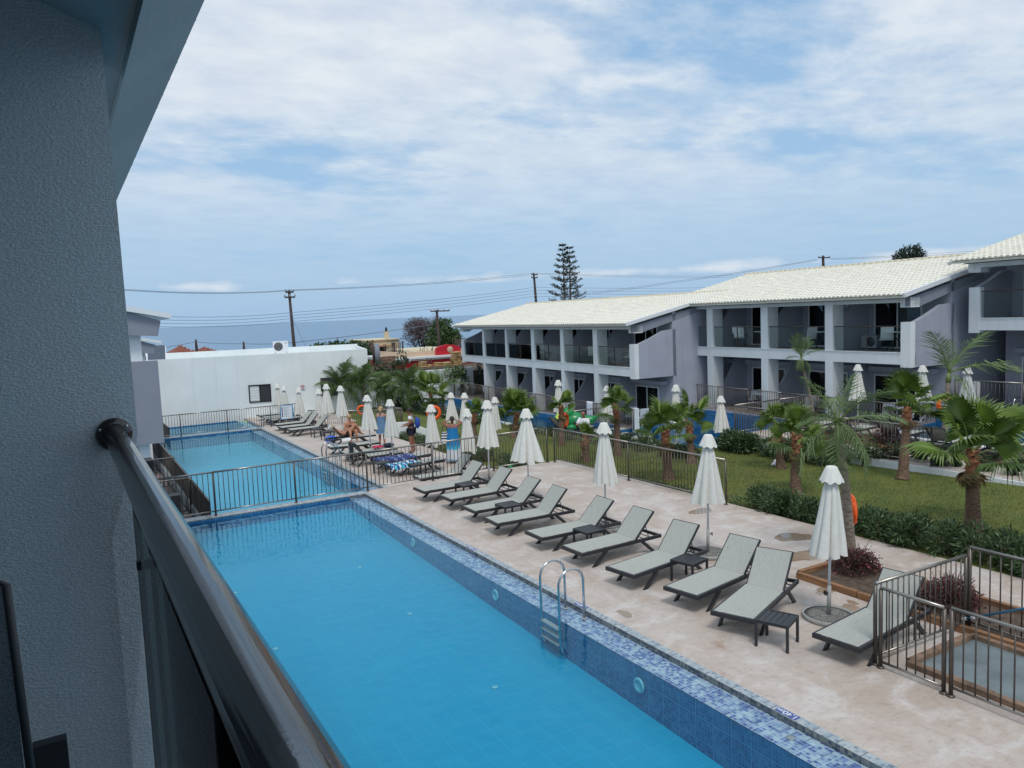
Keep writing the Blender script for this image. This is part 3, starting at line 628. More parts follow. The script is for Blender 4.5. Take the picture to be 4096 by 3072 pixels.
def hotel_block(name, label, P, f, zg, bays, sL, sR, ridge_w, slope, nt_, key):
    """bays: (s_low, s_high) openings of the upper balconies; f balcony floor, zg ground, sL far end, sR near end"""
    root = thing(name, label, 'hotel building', (P[0], P[1], 0), FDIR); W = 2.3
    top = f + 2.03; soff = f + 1.80
    B = lambda n, lo, hi, m='white_paint', par=None: ob(n, (MB().box2(lo, hi), m), par or root)
    B('balcony_beam', (0.0, sR, f - .44), (.30, sL, f - .02))
    B('floor_slab', (.302, sR + .01, f - .36), (W, sL - .01, f - .012), 'floor_tile_dark'); B('sill', (-.03, sR + .42, f - .018), (.22, sL - .42, f + .012))
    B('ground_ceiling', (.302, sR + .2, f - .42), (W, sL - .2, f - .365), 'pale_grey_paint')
    B('wall', (W, sR, zg - 1.2), (W + .2, sL, f - .365), 'lavender_paint'); B('wall', (W, sR, f - .36), (W + .2, sL, f + 2.75), 'lavender_paint')
    edges = sorted(set([b[0] for b in bays] + [b[1] for b in bays]))
    cols = [(bays[i + 1][1], bays[i][0]) for i in range(len(bays) - 1)]
    for a, b in cols:
        B('column', (-.012, a, f + .0), (.62, b, top - .06)); B('column', (-.010, a + .003, zg - .6), (.62, b - .003, f - .442))
        c = (a + b) / 2
        ob('partition', (MB().prism([(.622, f), (W, f), (W, f + 2.5), (W - .25, f + 2.32), (1.15, f + 1.75), (.622, f + 1.12)], c - .08, c + .08, 'xz'), 'lavender_paint'), root)
        ob('partition', (MB().prism([(.622, zg - .3), (W, zg - .3), (W, f - .43), (W - .5, f - .43), (1.1, zg + 1.45), (.622, zg + 1.05)], c - .08, c + .08, 'xz'), 'lavender_paint'), root)
    # end piers and parapets
    for s, sg in ((sR, 1), (sL, -1)):
        a, b = (s, s + .40) if sg > 0 else (s - .40, s)
        B('end_pier', (-.014, a - .002, f - .54), (.24, b + .002, f + 1.14))
        a, b = (s, s + .18) if sg > 0 else (s - .18, s)
        ob('parapet', (MB().prism([(.242, f - .54), (W + .3, f - .54), (W + .3, f + 1.78), (1.75, f + 1.72), (.9, f + 1.36), (.242, f + 1.14)], a, b, 'xz'), 'lavender_paint'), root)
        q = slope; w0 = -.05
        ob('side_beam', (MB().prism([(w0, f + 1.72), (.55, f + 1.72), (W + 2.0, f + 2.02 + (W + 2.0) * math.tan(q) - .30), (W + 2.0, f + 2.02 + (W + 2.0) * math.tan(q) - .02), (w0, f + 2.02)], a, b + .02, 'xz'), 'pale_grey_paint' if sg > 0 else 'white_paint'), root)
        ob('side_wall', (MB().prism([(W + .2, zg - 1.2), (ridge_w + 5, zg - 1.2), (ridge_w + 5, f + 2.0), (ridge_w, f + 2.0 + ridge_w * math.tan(q)), (W + .2, f + 2.0 + (W + .2) * math.tan(q))], a + .004, b - .004, 'xz'), 'lavender_paint'), root)
        B('end_block', (-.02, (s if sg > 0 else s - .42), f + 1.68), (.50, (s + .42 if sg > 0 else s), f + 2.045))
    B('eave_beam', (-.02, sR + .42, f + 1.86), (.34, sL - .42, f + 2.04)); 
    ob('soffit', (MB().quad((-.5, sR, f + 1.99), (-.5, sL, f + 1.99), (ridge_w, sL, f + 1.99 + (ridge_w + .5) * math.tan(slope)), (ridge_w, sR, f + 1.99 + (ridge_w + .5) * math.tan(slope))), 'white_paint'), root)
    tiled_roof(root, sR - .05, sL + .45, -.55, f + 2.10, ridge_w, slope, nt_)
    ob('verge', (MB().bar((-.55, sR - .10, f + 2.12), (ridge_w, sR - .10, f + 2.12 + (ridge_w + .55) * math.tan(slope)), .10, .16), 'aluminium_white'), root)
    ob('verge', (MB().bar((-.55, sL + .48, f + 2.06), (ridge_w, sL + .48, f + 2.06 + (ridge_w + .55) * math.tan(slope)), .06, .12), 'white_paint'), root)
    # balustrades and doors
    for i, (a, b) in enumerate(bays):
        bal = ob('handrail', (MB().tube([(.08, a + .02, f + .98), (.08, b - .02, f + .98)], .024, 8), 'bronze'), root)
        m = a + (b - a) * .5
        ob('glass_panel', (MB().box2((.074, a + .03, f + .06), (.084, m - .03, f + .92)), 'balustrade_glass'), bal); ob('glass_panel', (MB().box2((.074, m + .03, f + .06), (.084, b - .03, f + .92)), 'balustrade_glass'), bal)
        ob('rail_post', (MB().box2((.06, m - .018, f + .013), (.10, m + .018, f + .96)), 'bronze'), bal)
        sd = random.choice((.45, .6, .85)); sliding_door(root, W, a + .75, min(b - .15, a + 2.9), f + .0, f + 1.95, sd)
        sliding_door(root, W, a + .75, min(b - .15, a + 2.9), zg + .02, zg + 1.85, random.choice((.4, .6, .9)))
        ob('canopy_beam', (MB().box2((W - .35, a + .1, zg + 2.02), (W - .004, b - .1, zg + 2.2)), 'lavender_paint'), root)
    for s in (sR + .1, sL - .3): ob('terrace_pier', (MB().box2((-.01, s, zg - .6), (.25, s + .22, zg + 1.05)), 'white_paint'), root)
    BAL[key] = [(P, f, a, b, W) for a, b in bays]; BAL[key + '_g'] = [(P, zg, a, b, W) for a, b in bays]
    return root
P1 = (24.846, 46.071); P2 = (27.528, 27.540); P3 = (P2[0] + .998 * 2.45, P2[1] - .0637 * 2.45)
hotel_block('hotel_block', 'farther two storey white hotel block with six bays, low roof', P1, 2.03, -1.0, [(.35, 3.6), (-3.15, .05), (-6.68, -3.43), (-10.15, -7.08), (-13.52, -10.50), (-16.77, -13.92)], 4.0, -17.17, 5.8, R(12.2), 300, 'B1')
hotel_block('hotel_block', 'middle two storey white hotel block with wide balconies', P2, 2.85, -.10, [(.43, 3.43), (-3.18, .0), (-6.74, -3.6), (-10.2, -7.13)], 3.84, -10.6, 6.2, R(12.8), 300, 'B2')
hotel_block('hotel_block', 'hotel block cut off by the right edge of the photo', P3, 4.02, .62, [(-14.75, -11.6), (-18.4, -15.1), (-22.0, -18.75)], -11.2, -22.4, 6.2, R(12.8), 300, 'B3')
def loc_pt(P, w, s, z): c, n = math.cos(FDIR), math.sin(FDIR); return (P[0] + c * w - n * s, P[1] + n * w + c * s, z)
def front_fence(P, zg, s0, s1, n, label, h=1.05):
    pts = [loc_pt(P, -.12, s0 + (s1 - s0) * k / n, zg) for k in range(n + 1)]
    fence(label, [pts], h, gap=.125)
front_fence(P1, -1.0, 3.9, -13.8, 8, 'dark fence along the ground floor terraces of the farther block')
front_fence(P1, -1.0, -13.85, -17.1, 2, 'dark fence of the last ground floor terrace under the lavender side wall')
front_fence(P2, -.10, 3.6, -10.5, 7, 'dark fence along the ground floor terraces of the middle block')
fence('dark fence behind the upper right pool and the white parasols', [[(29.1, 16.6, .62), (29.1, 14.2, .62), (29.1, 11.8, .62), (29.1, 9.4, .62), (29.1, 7, .62)]], 1.1, gap=.13)
# ------------------------------------------------------------------ white service building at the end of the pools
def white_building():
    A, Bp = Vector((1.2, 51.6)), Vector((17.02, 47.55)); d = Bp - A; L = d.length; u = d / L; ang = math.atan2(u.y, u.x)
    r = thing('service_building', 'long blank white flat roofed building at the end of the pools', 'building', (A.x, A.y, 0), ang)
    ob('wall', (MB().box2((0, 0, -2.4), (L, 7.5, 2.62)), 'bright_white'), r)
    ob('parapet', (MB().box2((0, 0, 2.62), (L, .18, 2.98)).box2((0, 7.3, 2.62), (L, 7.5, 3.12)).box2((L - .16, .182, 2.62), (L, 7.298, 2.982)), 'bright_white'), r)
    def win(x0, x1, z0, z1, label=None):
        w = ob('window', (MB().box2((x0, -.06, z1 - .07), (x1, .02, z1)).box2((x0, -.06, z0), (x1, .02, z0 + .07)).box2((x0, -.06, z0 + .07), (x0 + .07, .02, z1 - .07)).box2((x1 - .07, -.06, z0 + .07), (x1, .02, z1 - .07)).box2(((x0 + x1) / 2 - .03, -.058, z0 + .07), ((x0 + x1) / 2 + .03, .02, z1 - .07)), 'black_plastic'), r)
        ob('pane', (MB().box2((x0 + .07, -.02, z0 + .07), ((x0 + x1) / 2 - .03, -.006, z1 - .07)), 'curtain'), w); ob('pane', (MB().box2(((x0 + x1) / 2 + .03, -.02, z0 + .07), (x1 - .07, -.006, z1 - .07)), 'dark_room'), w)
        for k in range(5): ob('blind_slat', (MB().box2((x0 + .09, -.03, z0 + .14 + k * .16), ((x0 + x1) / 2 - .05, -.021, z0 + .20 + k * .16)), 'aluminium_white'), w)
        return w
    loc = lambda X, Y: ((X - A.x) * u.x + (Y - A.y) * u.y)
    x0 = loc(9.86, 49.4); win(x0, x0 + 1.32, .02, 1.12)
    x1 = loc(14.10, 48.4); w = ob('dark_window', (MB().box2((x1, -.05, .10), (x1 + 1.35, .02, 1.30)), 'dark_room'), r); ob('sill', (MB().box2((x1 - .05, -.10, .04), (x1 + 1.4, -.002, .10)), 'bright_white'), w)
    # prohibition sign: a dog in a red ring, line of print below
    xs = loc(13.0, 48.6); sg = thing('wall_sign', 'small white no dogs sign high on the white wall', 'sign', tuple(A + u * xs + Vector((-u.y, u.x)) * -.055) + (.80,), ang)
    ob('board', (MB().box2((-.14, -.01, -.16), (.14, .02, .16)), 'sign_white'), sg)
    ring = [(.105 * math.cos(6.2832 * k / 24), -.018, .035 + .105 * math.sin(6.2832 * k / 24)) for k in range(24)]
    ob('ring', (MB().tube(ring, .014, 6, closed=True), 'print_red'), sg); ob('slash', (MB().bar((-.07, -.018, .10), (.07, -.018, -.03), .02, .02), 'print_red'), sg)
    ob('dog', (MB().box((0, -.014, .03), (.09, .01, .035)).box((.05, -.014, .06), (.035, .01, .03)).box((-.035, -.014, .0), (.012, .01, .045)).box((.03, -.014, .0), (.012, .01, .045)), 'black_plastic'), sg)
    ob('print', (MB().box((0, -.014, -.125), (.22, .01, .02)), 'print_navy'), sg)
white_building()
def ac_unit():
    r = thing('air_conditioner', 'white outdoor air conditioner unit on the flat white roof', 'air conditioner', AT(1125, 1424, 51.0)[:2] + (2.92,), R(-14))
    ob('housing', (MB().box2((-.48, -.2, .06), (.48, .2, .78)), 'aluminium_white'), r)
    ob('fan_grille', (MB().lathe([(.27, 0), (.27, .02), (.22, .035), (.0, .035)], 20, (0, 0, 0)), 'anthracite'), r, (-.14, -.2, .44), (R(90), 0, 0))
    for k in range(4): ob('grille_ring', (MB().tube([((.06 + .05 * k) * math.cos(6.2832 * j / 20), 0, (.06 + .05 * k) * math.sin(6.2832 * j / 20)) for j in range(20)], .008, 5, closed=True), 'sleeve_grey'), r, (-.14, -.245, .44))
    for x in (-.35, .35): ob('foot', (MB().box2((x - .04, -.2, 0), (x + .04, .2, .058)), 'sleeve_grey'), r)
    ob('badge', (MB().box2((.26, -.206, .62), (.42, -.201, .68)), 'print_grey'), r)
ac_unit()
def solar():
    r = thing('solar_panel', 'tilted dark glossy solar panel with white frame on the roof at left', 'solar panel', (4.55, 51.5, 2.75), R(-8))
    for i, x in enumerate((-.62, .46)):
        ob('collector', (MB().box((x, .25, .52), (.98, .06, 1.2), (R(-28), 0, 0)), 'solar_glass'), r)
    ob('frame', (MB().bar((-.1, .0, 0), (-.1, .52, 1.02), .04, .04).bar((-.25, .52, 1.02), (-.02, -.1, 0), .03, .03).bar((.99, -.05, 0), (.99, .5, 1.0), .03, .05).bar((-1.1, .54, 1.06), (.97, .54, 1.06), .03, .03), 'aluminium_white'), r)
solar()
# ------------------------------------------------------------------ our own building: balcony, partition wall, next units
def own_block():
    r = thing('own_hotel_block', 'dim grey rendered balcony partition, soffit and eave of the block in front', 'hotel building', (0, 0, 0))
    # partition wall, lower part folds back towards its free edge; far side is a thickness of 0.25
    Y = 2.25; mb = MB(); zs = [3.2, 3.75, 4.35, 4.62, 5.4]; edge = [.154, .154, .163, .154, .151]; fold = [.085, .085, .085, .12, .14]; back = [.055, .05, .03, 0.0, 0.0]
    for z, e, f_, bk in zip(zs, edge, fold, back):
        mb.v += [(-1.6, Y, z), (f_ * 1.02 - .01, Y, z), (e * 1.025, Y + bk, z), (e * 1.025, Y + .28, z), (-1.6, Y + .28, z)]
    for i in range(4):
        for k in range(5): a, b = i * 5 + k, i * 5 + (k + 1) % 5; mb.face((a, b, b + 5, a + 5))
    t = len(mb.v) - 5
    mb.v += [(-1.6, Y, 6.3), (.1527, Y, 5.655), (.1527, Y + .28, 5.655), (-1.6, Y + .28, 6.3)]; b = t + 5
    mb.face((t, t + 1, t + 2, b + 1, b)); mb.face((t + 2, t + 3, b + 2, b + 1)); mb.face((t + 3, t + 4, b + 3, b + 2)); mb.face((t + 4, t, b, b + 3)); mb.face((b, b + 1, b + 2, b + 3)); mb.face((0, 1, 2, 3, 4))
    ob('partition_wall', (mb, 'rough_render'), r)
    ob('partition_wall', (MB().box2((-1.6, -1.6, 3.2), (.12, -1.35, 6.2)), 'rough_render'), r)
    ob('balcony_floor', (MB().box2((-1.7, -1.6, 3.25), (.13, 2.24, 3.52)), 'floor_tile_dark'), r)
    ob('rear_wall', (MB().box2((-1.9, -1.6, 3.2), (-1.61, 2.5, 6.6)), 'own_paint'), r)
    sl_ = math.tan(R(20)); zz = lambda x: 5.655 + (.1527 - x) * sl_
    ob('soffit', (MB().prism([(-1.9, zz(-1.9)), (.213, zz(.213)), (.213, zz(.213) + .05), (-1.9, zz(-1.9) + .05)], -1.8, 9.5, 'xz'), 'own_paint'), r)
    ob('eave_board', (MB().prism([(.214, 5.60), (.395, 5.74), (.40, 5.80), (.214, 5.80)], -1.8, 9.5, 'xz'), 'own_paint'), r)
    roof = ob('roof', (MB().prism([(-1.9, zz(-1.9) + .10), (.41, zz(.41) + .21), (.41, zz(.41) + .26), (-1.9, zz(-1.9) + .26)], -1.8, 9.5, 'xz'), 'tile_cream'), r)
    for k in range(44): ob('screw', (MB().lathe([(.004, 0), (.004, .006), (.0015, .009)], 6), 'black_plastic'), roof, (.400, .6 + k * .2, 5.765), (0, R(70), 0))
    ob('facade', (MB().box2((-3, 2.53, -1.0), (-1.62, 40, 5.2)), 'bright_white'), r)
    ob('ground_wall', (MB().box2((-1.6, 2.30, -.35), (.30, 2.5, 3.95)), 'rough_render'), r)
own_block()
def railing():
    r = thing('balcony_railing', 'thick dark bronze balcony handrail on glass, fixed to the rendered wall', 'railing', (.103, 2.24, 3.52))
    z = 1.108
    ob('handrail', (MB().tube([(0, 0, z), (0, -5.0, z)], .0265, 20), 'near_rail'), r)
    fl = ob('wall_flange', (MB().lathe([(.043, 0), (.043, .006), (.037, .012), (.029, .013)], 24), 'near_rail'), r, (0, .005, z), (R(90), 0, 0))
    for k in range(3): a = 2.1 * k + .6; ob('screw', (MB().lathe([(.004, 0), (.004, .003), (.002, .004)], 8, (.036 * math.cos(a), .036 * math.sin(a), .011)), 'steel'), fl)
    ob('glass_panel', (MB().box2((-.006, -4.8, .09), (.004, -.60, 1.02)), 'near_glass'), r)
    ob('post', (MB().box2((.022, -.14, 0), (.075, -.08, 1.05)), 'anthracite'), r); ob('post', (MB().box2((.076, -.125, 0), (.132, -.085, .95)), 'post_brown'), r)  # dark bars built to stand in for a dark reflection in the glass
    ob('bottom_rail', (MB().box2((-.02, -4.8, .03), (.02, -.20, .088)), 'near_rail'), r)
    ob('clip', (MB().box2((-.010, -.618, .915), (.008, -.603, .932)), 'black_plastic'), r)
pmat('near_rail', (0.040, 0.033, 0.031), 0.10, metal=0.35, var=0.15, scale=45, spec=0.9, bump=0.02, bscale=220)
railing()
def next_unit(Y, f, xf, name_label, deep=9):
    """one of the further units of our own block: side parapet, column, beam and roof verge seen end on"""
    r = thing('own_hotel_unit', name_label, 'hotel building', (xf, Y, 0))
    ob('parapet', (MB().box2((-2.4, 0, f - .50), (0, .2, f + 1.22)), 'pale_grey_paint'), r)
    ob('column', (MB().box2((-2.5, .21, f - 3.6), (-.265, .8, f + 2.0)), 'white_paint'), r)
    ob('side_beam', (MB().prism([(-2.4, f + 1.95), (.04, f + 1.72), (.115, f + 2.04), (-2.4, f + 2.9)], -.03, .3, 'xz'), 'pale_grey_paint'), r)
    ob('roof', (MB().prism([(-3, f + 2.80), (.31, f + 2.075), (.31, f + 2.18), (-3, f + 2.95)], -.15, deep, 'xz'), 'aluminium_white'), r)
    ob('balcony_beam', (MB().box2((-2.4, .202, f - .44), (-.005, deep, f - .02)), 'white_paint'), r)
    ob('handrail', (MB().tube([(-.1, .25, f + 1), (-.1, deep, f + 1)], .024, 8), 'bronze'), r)
next_unit(17.5, 3.0, 1.72, 'grey balcony side and white eave of the next unit at left')
next_unit(31.8, 2.22, 2.98, 'small white eave of the farther unit at left, over the solar panel')
# ------------------------------------------------------------------ sunbeds, side tables, parasols
def make_lounger(flat=False):
    t = thing('sun_lounger', 'x', 'sun lounger')
    fr = MB()
    for y in (.015, .665): fr.box2((0, y - .0175, .26), (2.02, y + .0175, .325))
    fr.box2((0, .034, .26), (.04, .646, .325)).box2((1.98, .034, .262), (2.015, .646, .32)).box2((1.36, .034, .27), (1.40, .646, .315))
    ob('frame', (fr, 'anthracite'), t)
    for x0, x1 in ((.62, .30), (1.52, 1.82)):
        for y in (.015, .665): ob('leg', (MB().bar((x0, y, .262), (x1, y, .0), .036, .062, (1, 0, 0)).box2((x1 - .05, y - .019, 0), (x1 + .05, y + .019, .012)), 'anthracite'), t)
    sl = MB(); n = 8
    for i in range(n + 1):
        x = .035 + 1.33 * i / n; sag = -.018 * math.sin(math.pi * i / n)
        for y, k in ((.034, 0), (.2, .6), (.34, 1), (.48, .6), (.646, 0)): sl.v.append((x, y, .331 + sag * k))
    for i in range(n):
        for j in range(4): sl.face((i * 5 + j, i * 5 + j + 1, (i + 1) * 5 + j + 1, (i + 1) * 5 + j), True)
    ob('seat_sling', (sl, 'sling'), t)
    a = R(2.0 if flat else 47)
    bk = MB()
    for y in (.045, .635): bk.box2((0, y - .014, -.018), (.70, y + .014, .018))
    bk.box2((.672, .06, -.017), (.70, .62, .017))
    b = ob('backrest', (bk, 'anthracite'), t, (1.375, 0, .318), (0, -a, 0))
    s2 = MB(); n = 6
    for i in range(n + 1):
        x = .0 + .685 * i / n
        for y, k in ((.052, 0), (.2, .6), (.34, 1), (.48, .6), (.628, 0)): s2.v.append((x, y, .021 - .016 * k * math.sin(math.pi * i / n)))
    for i in range(n):
        for j in range(4): s2.face((i * 5 + j, i * 5 + j + 1, (i + 1) * 5 + j + 1, (i + 1) * 5 + j), True)
    ob('back_sling', (s2, 'sling'), b)
    if not flat:
        st = MB(); px, pz = 1.375 + .42 * math.cos(a), .318 + .42 * math.sin(a)
        for y in (.12, .56): st.tube([(px, y, pz), (1.78, y, .30)], .009, 6)
        st.tube([(1.78, .034, .295), (1.78, .646, .295)], .009, 6).tube([(1.62, .034, .29), (1.62, .646, .29)], .009, 6)
        ob('support', (st, 'anthracite'), t)
    return t
LR, LF = make_lounger(), make_lounger(True); LF.name = 'sun_lounger_flat'; LR.name = 'sun_lounger'
LF.name = 'sun_lounger.500'
def lounger(x, y, z, deg, label, flat=False, group=None):
    """x, y: far corner of the foot end"""
    a = R(deg); y0 = (math.sin(a) * 0, )
    o = put(LF if flat else LR, USED, (x + .68 * math.sin(a), y - .68 * math.cos(a), z), a, label, group)
    if not flat:
        for ch in o.children:
            if ch.name.startswith('backrest'): ch.rotation_euler.y = -R(47 + random.uniform(-3.5, 3))
    return o
GA = 'sunbeds in a row beside the near pool'
for (x, y, d), lab in zip([(7.91, 19.1, 1), (8.08, 17.83, 1), (8.03, 16.42, 0), (7.95, 15.16, -2.5), (8.12, 13.65, -.5), (8.15, 12.34, 1.5), (8.08, 10.81, 8), (8.24, 9.46, 10), (8.1, 8.25, 22), (8.65, 6.87, 6.5)],
    ['raised grey sunbed nearest the long bronze fence, first of the near row', 'grey sunbed second from the long fence, beside a slatted table', 'third grey sunbed from the long fence, left of a slatted table and pole', 'fourth grey sunbed from the long fence, no table at its near side',
     'fifth grey sunbed of the near row, table on its near side', 'sixth grey sunbed, right of the table with the wide parasol pole', 'seventh grey sunbed, opposite the steel pool ladder', 'eighth grey sunbed, overlapped by its turned neighbour',
     'grey sunbed turned askew beside the foremost slatted table', 'nearest grey sunbed, partly behind the gate bars']):
    lounger(x, y, 0, d, lab, group=GA)
SEATB = -.12; GB = 'sunbeds on the middle pool deck'
E_ = lambda a, b: (1380 + a * .2351, 1650 + b * .2351)
def at_seat(p, seat): return G(p[0], p[1], seat)[:2]
x, y = at_seat(E_(1145, 1075), SEATB); lounger(x, y, -.45, 1, 'raised grey sunbed seen just through the bars of the long fence', group=GB)
x, y = at_seat(E_(655, 895), SEATB); lounger(x, y, -.45, 1, 'flat sunbed under the striped blue and white towel', True, GB); TB1 = (x, y)
x, y = at_seat(E_(545, 835), SEATB); lounger(x, y + .55, -.45, 1, 'flat sunbed under the navy patterned towel', True, GB); TB2 = (x, y + .55)
def reversed_lounger(p, seat, zd, lab, g, deg=180, flat=False):
    x, y = at_seat(p, seat); a = R(deg)      # p: near corner of the foot end
    return lounger(x, y, zd, deg, lab, flat, g)
LB3 = reversed_lounger(E_(1000, 672), SEATB, -.45, 'sunbed with the black lettered towel over its raised back', GB)
LB4 = reversed_lounger(E_(890, 600), SEATB, -.45, 'flat sunbed holding a red cloth and dark bag', GB, 180, True)
LB5 = reversed_lounger(E_(600, 505), SEATB, -.45, 'empty flat sunbed in front of the sunbathing couple', GB, 180, True)
LB6 = reversed_lounger(E_(530, 375), SEATB, -.45, 'sunbed on which the couple rest, white towel on its back', GB)
E3 = lambda a, b: (1000 + a * .1808, 1500 + b * .1808)
for p, lab in (((500, 1080), 'raised grey sunbed beside the blue bordered notice board'), ((607, 1140), 'raised grey sunbed, middle of three facing the far pool corner'), ((800, 1190), 'raised grey sunbed of three, next to two small tables')):
    x, y = at_seat(E3(*p), SEATB); lounger(x, y, -.45, 3, lab, group=GB)
for i, (p, fl) in enumerate((((145, 880), True), ((235, 925), True), ((300, 955), False), ((395, 985), True))):
    x, y = at_seat(E3(*p), -.57); lounger(x, y, -.90, 3, ['flat sunbed against the white building, behind the notice board fence', 'second flat sunbed behind the far fence bars', 'raised sunbed behind the far fence, under two slim parasols', 'flat sunbed just behind the blue bordered notice board'][i], fl, 'sunbeds on the farthest deck')
Q8 = lambda a, b: (1400 + a * .2712, 1300 + b * .2712)
Q2 = lambda a, b: (2300 + a * .3014, 1500 + b * .3014)
GT = 'sunbeds along the lower right hand pool'
yy = 47.6; words = ['farthest', 'second farthest', 'third farthest', 'fourth farthest', 'fifth farthest', 'sixth farthest', 'seventh farthest', 'eighth farthest', 'ninth farthest']
for i in range(9):
    lounger(20.28 + .05 * math.sin(i * 2.1), yy - .68, -1.0, 180 + 3 * math.sin(i * 1.7), words[i] + ' dark backed sunbed of the row behind the man with the backpack', i in (5, 7), GT); yy -= 1.38 if i % 2 else .98
for p, fl, lab in (((250, 640), False, 'dark backed sunbed beside the green inflatable, facing the lower pool'), ((455, 650), False, 'sunbed with a folded cream towel at its foot'), ((692, 690), False, 'sunbed behind the slim fan palm, facing the lower pool'), ((992, 745), True, 'flat pale sunbed at the pool edge beside a dark side table'), ((1085, 805), True, 'second flat pale sunbed, left of the round fan palm trunk'), ((1400, 905), False, 'raised dark sunbed carrying a white towel, by the fan palm'), ((1605, 960), False, 'raised dark sunbed between two fan palm trunks'), ((1720, 1010), False, 'raised dark sunbed beside the end of the terrace wall')):
    x, y = at_seat(Q2(*p), -.67); lounger(min(x, 21.9), y - .1, -1.0, 182, lab, fl, GT)
GR = 'sunbeds on the right hand terrace'
for i, (yv, d, lab) in enumerate(((19.2, 184, 'sunbed on the right terrace behind the feather palm'), (17.6, 183, 'sunbed on the right terrace under the tallest white parasol'), (15.9, 185, 'sunbed on the right terrace, left of the ringed palm trunk'), (14.2, 183, 'sunbed on the right terrace beside the orange lifebuoy'), (12.6, 186, 'sunbed on the right terrace behind the biggest fan palm crown'), (11.2, 184, 'sunbed at the right edge of the photo, on the upper terrace'))):
    lounger(24.85, yv - .7, .05, d, lab, False, GR)
def make_table():
    t = thing('side_table', 'x', 'side table'); w = .48; h = .40
    fr = MB()
    fr.box2((0, 0, h - .045), (w, .03, h)).box2((0, w - .03, h - .045), (w, w, h)).box2((0, .03, h - .045), (.03, w - .03, h)).box2((w - .03, .03, h - .045), (w, w - .03, h)); ob('frame', (fr, 'anthracite'), t)
    for k in range(5): ob('slat', (MB().box2((.034, .036 + k * .083, h - .02), (w - .034, .108 + k * .083, h - .004)), 'anthracite'), t)
    for x in (0, w - .035):
        for y in (0, w - .035): ob('leg', (MB().box2((x, y, 0), (x + .035, y + .035, h - .046)), 'anthracite'), t)
    return t
TBL = make_table(); GTB = 'small dark slatted side tables'
R4 = lambda a, b: (1600 + a * .4973, 1800 + b * .4973)
R5 = lambda a, b: (2500 + a * .4069, 1800 + b * .4069)
R7 = lambda a, b: (3096 + a * .4521, 2300 + b * .4521)
R51 = lambda a, b: (1100 + a * .3617, 1400 + b * .3617)
for p, zd, rz, lab in ((R4(508, 292), 0, 2, 'slatted table between the first and second near sunbeds'), (R4(843, 462), 0, 0, 'slatted table between the third and fourth near sunbeds'), (R4(1503, 670), 0, 2, 'slatted table between the fifth and sixth near sunbeds'), (R5(665, 1130), 0, 12, 'slatted table between the seventh and eighth near sunbeds'), (R7(125, 455), 0, 22, 'foremost slatted table in front of the nearest parasol'),
    (E_(560, 875), -.45, 2, 'slatted table at the foot of the navy towel sunbed'), (E_(1165, 905), -.45, 2, 'slatted table beside the striped towel sunbed'), (R51(430, 880), -.45, 4, 'side table next to the third raised sunbed'), (R51(545, 910), -.45, 4, 'side table at the back of the sunbathing couple'), (Q2(735, 790), -1.0, 3, 'side table between pale sunbeds at the lower pool')):
    c = G(p[0], p[1], zd + .40); a = R(rz); put(TBL, USED, (c[0], c[1], zd), a, lab, GTB)
put(TBL, USED, (23.2, 16.7, .05), .05, 'side table on the right terrace behind the red shrub', GTB)
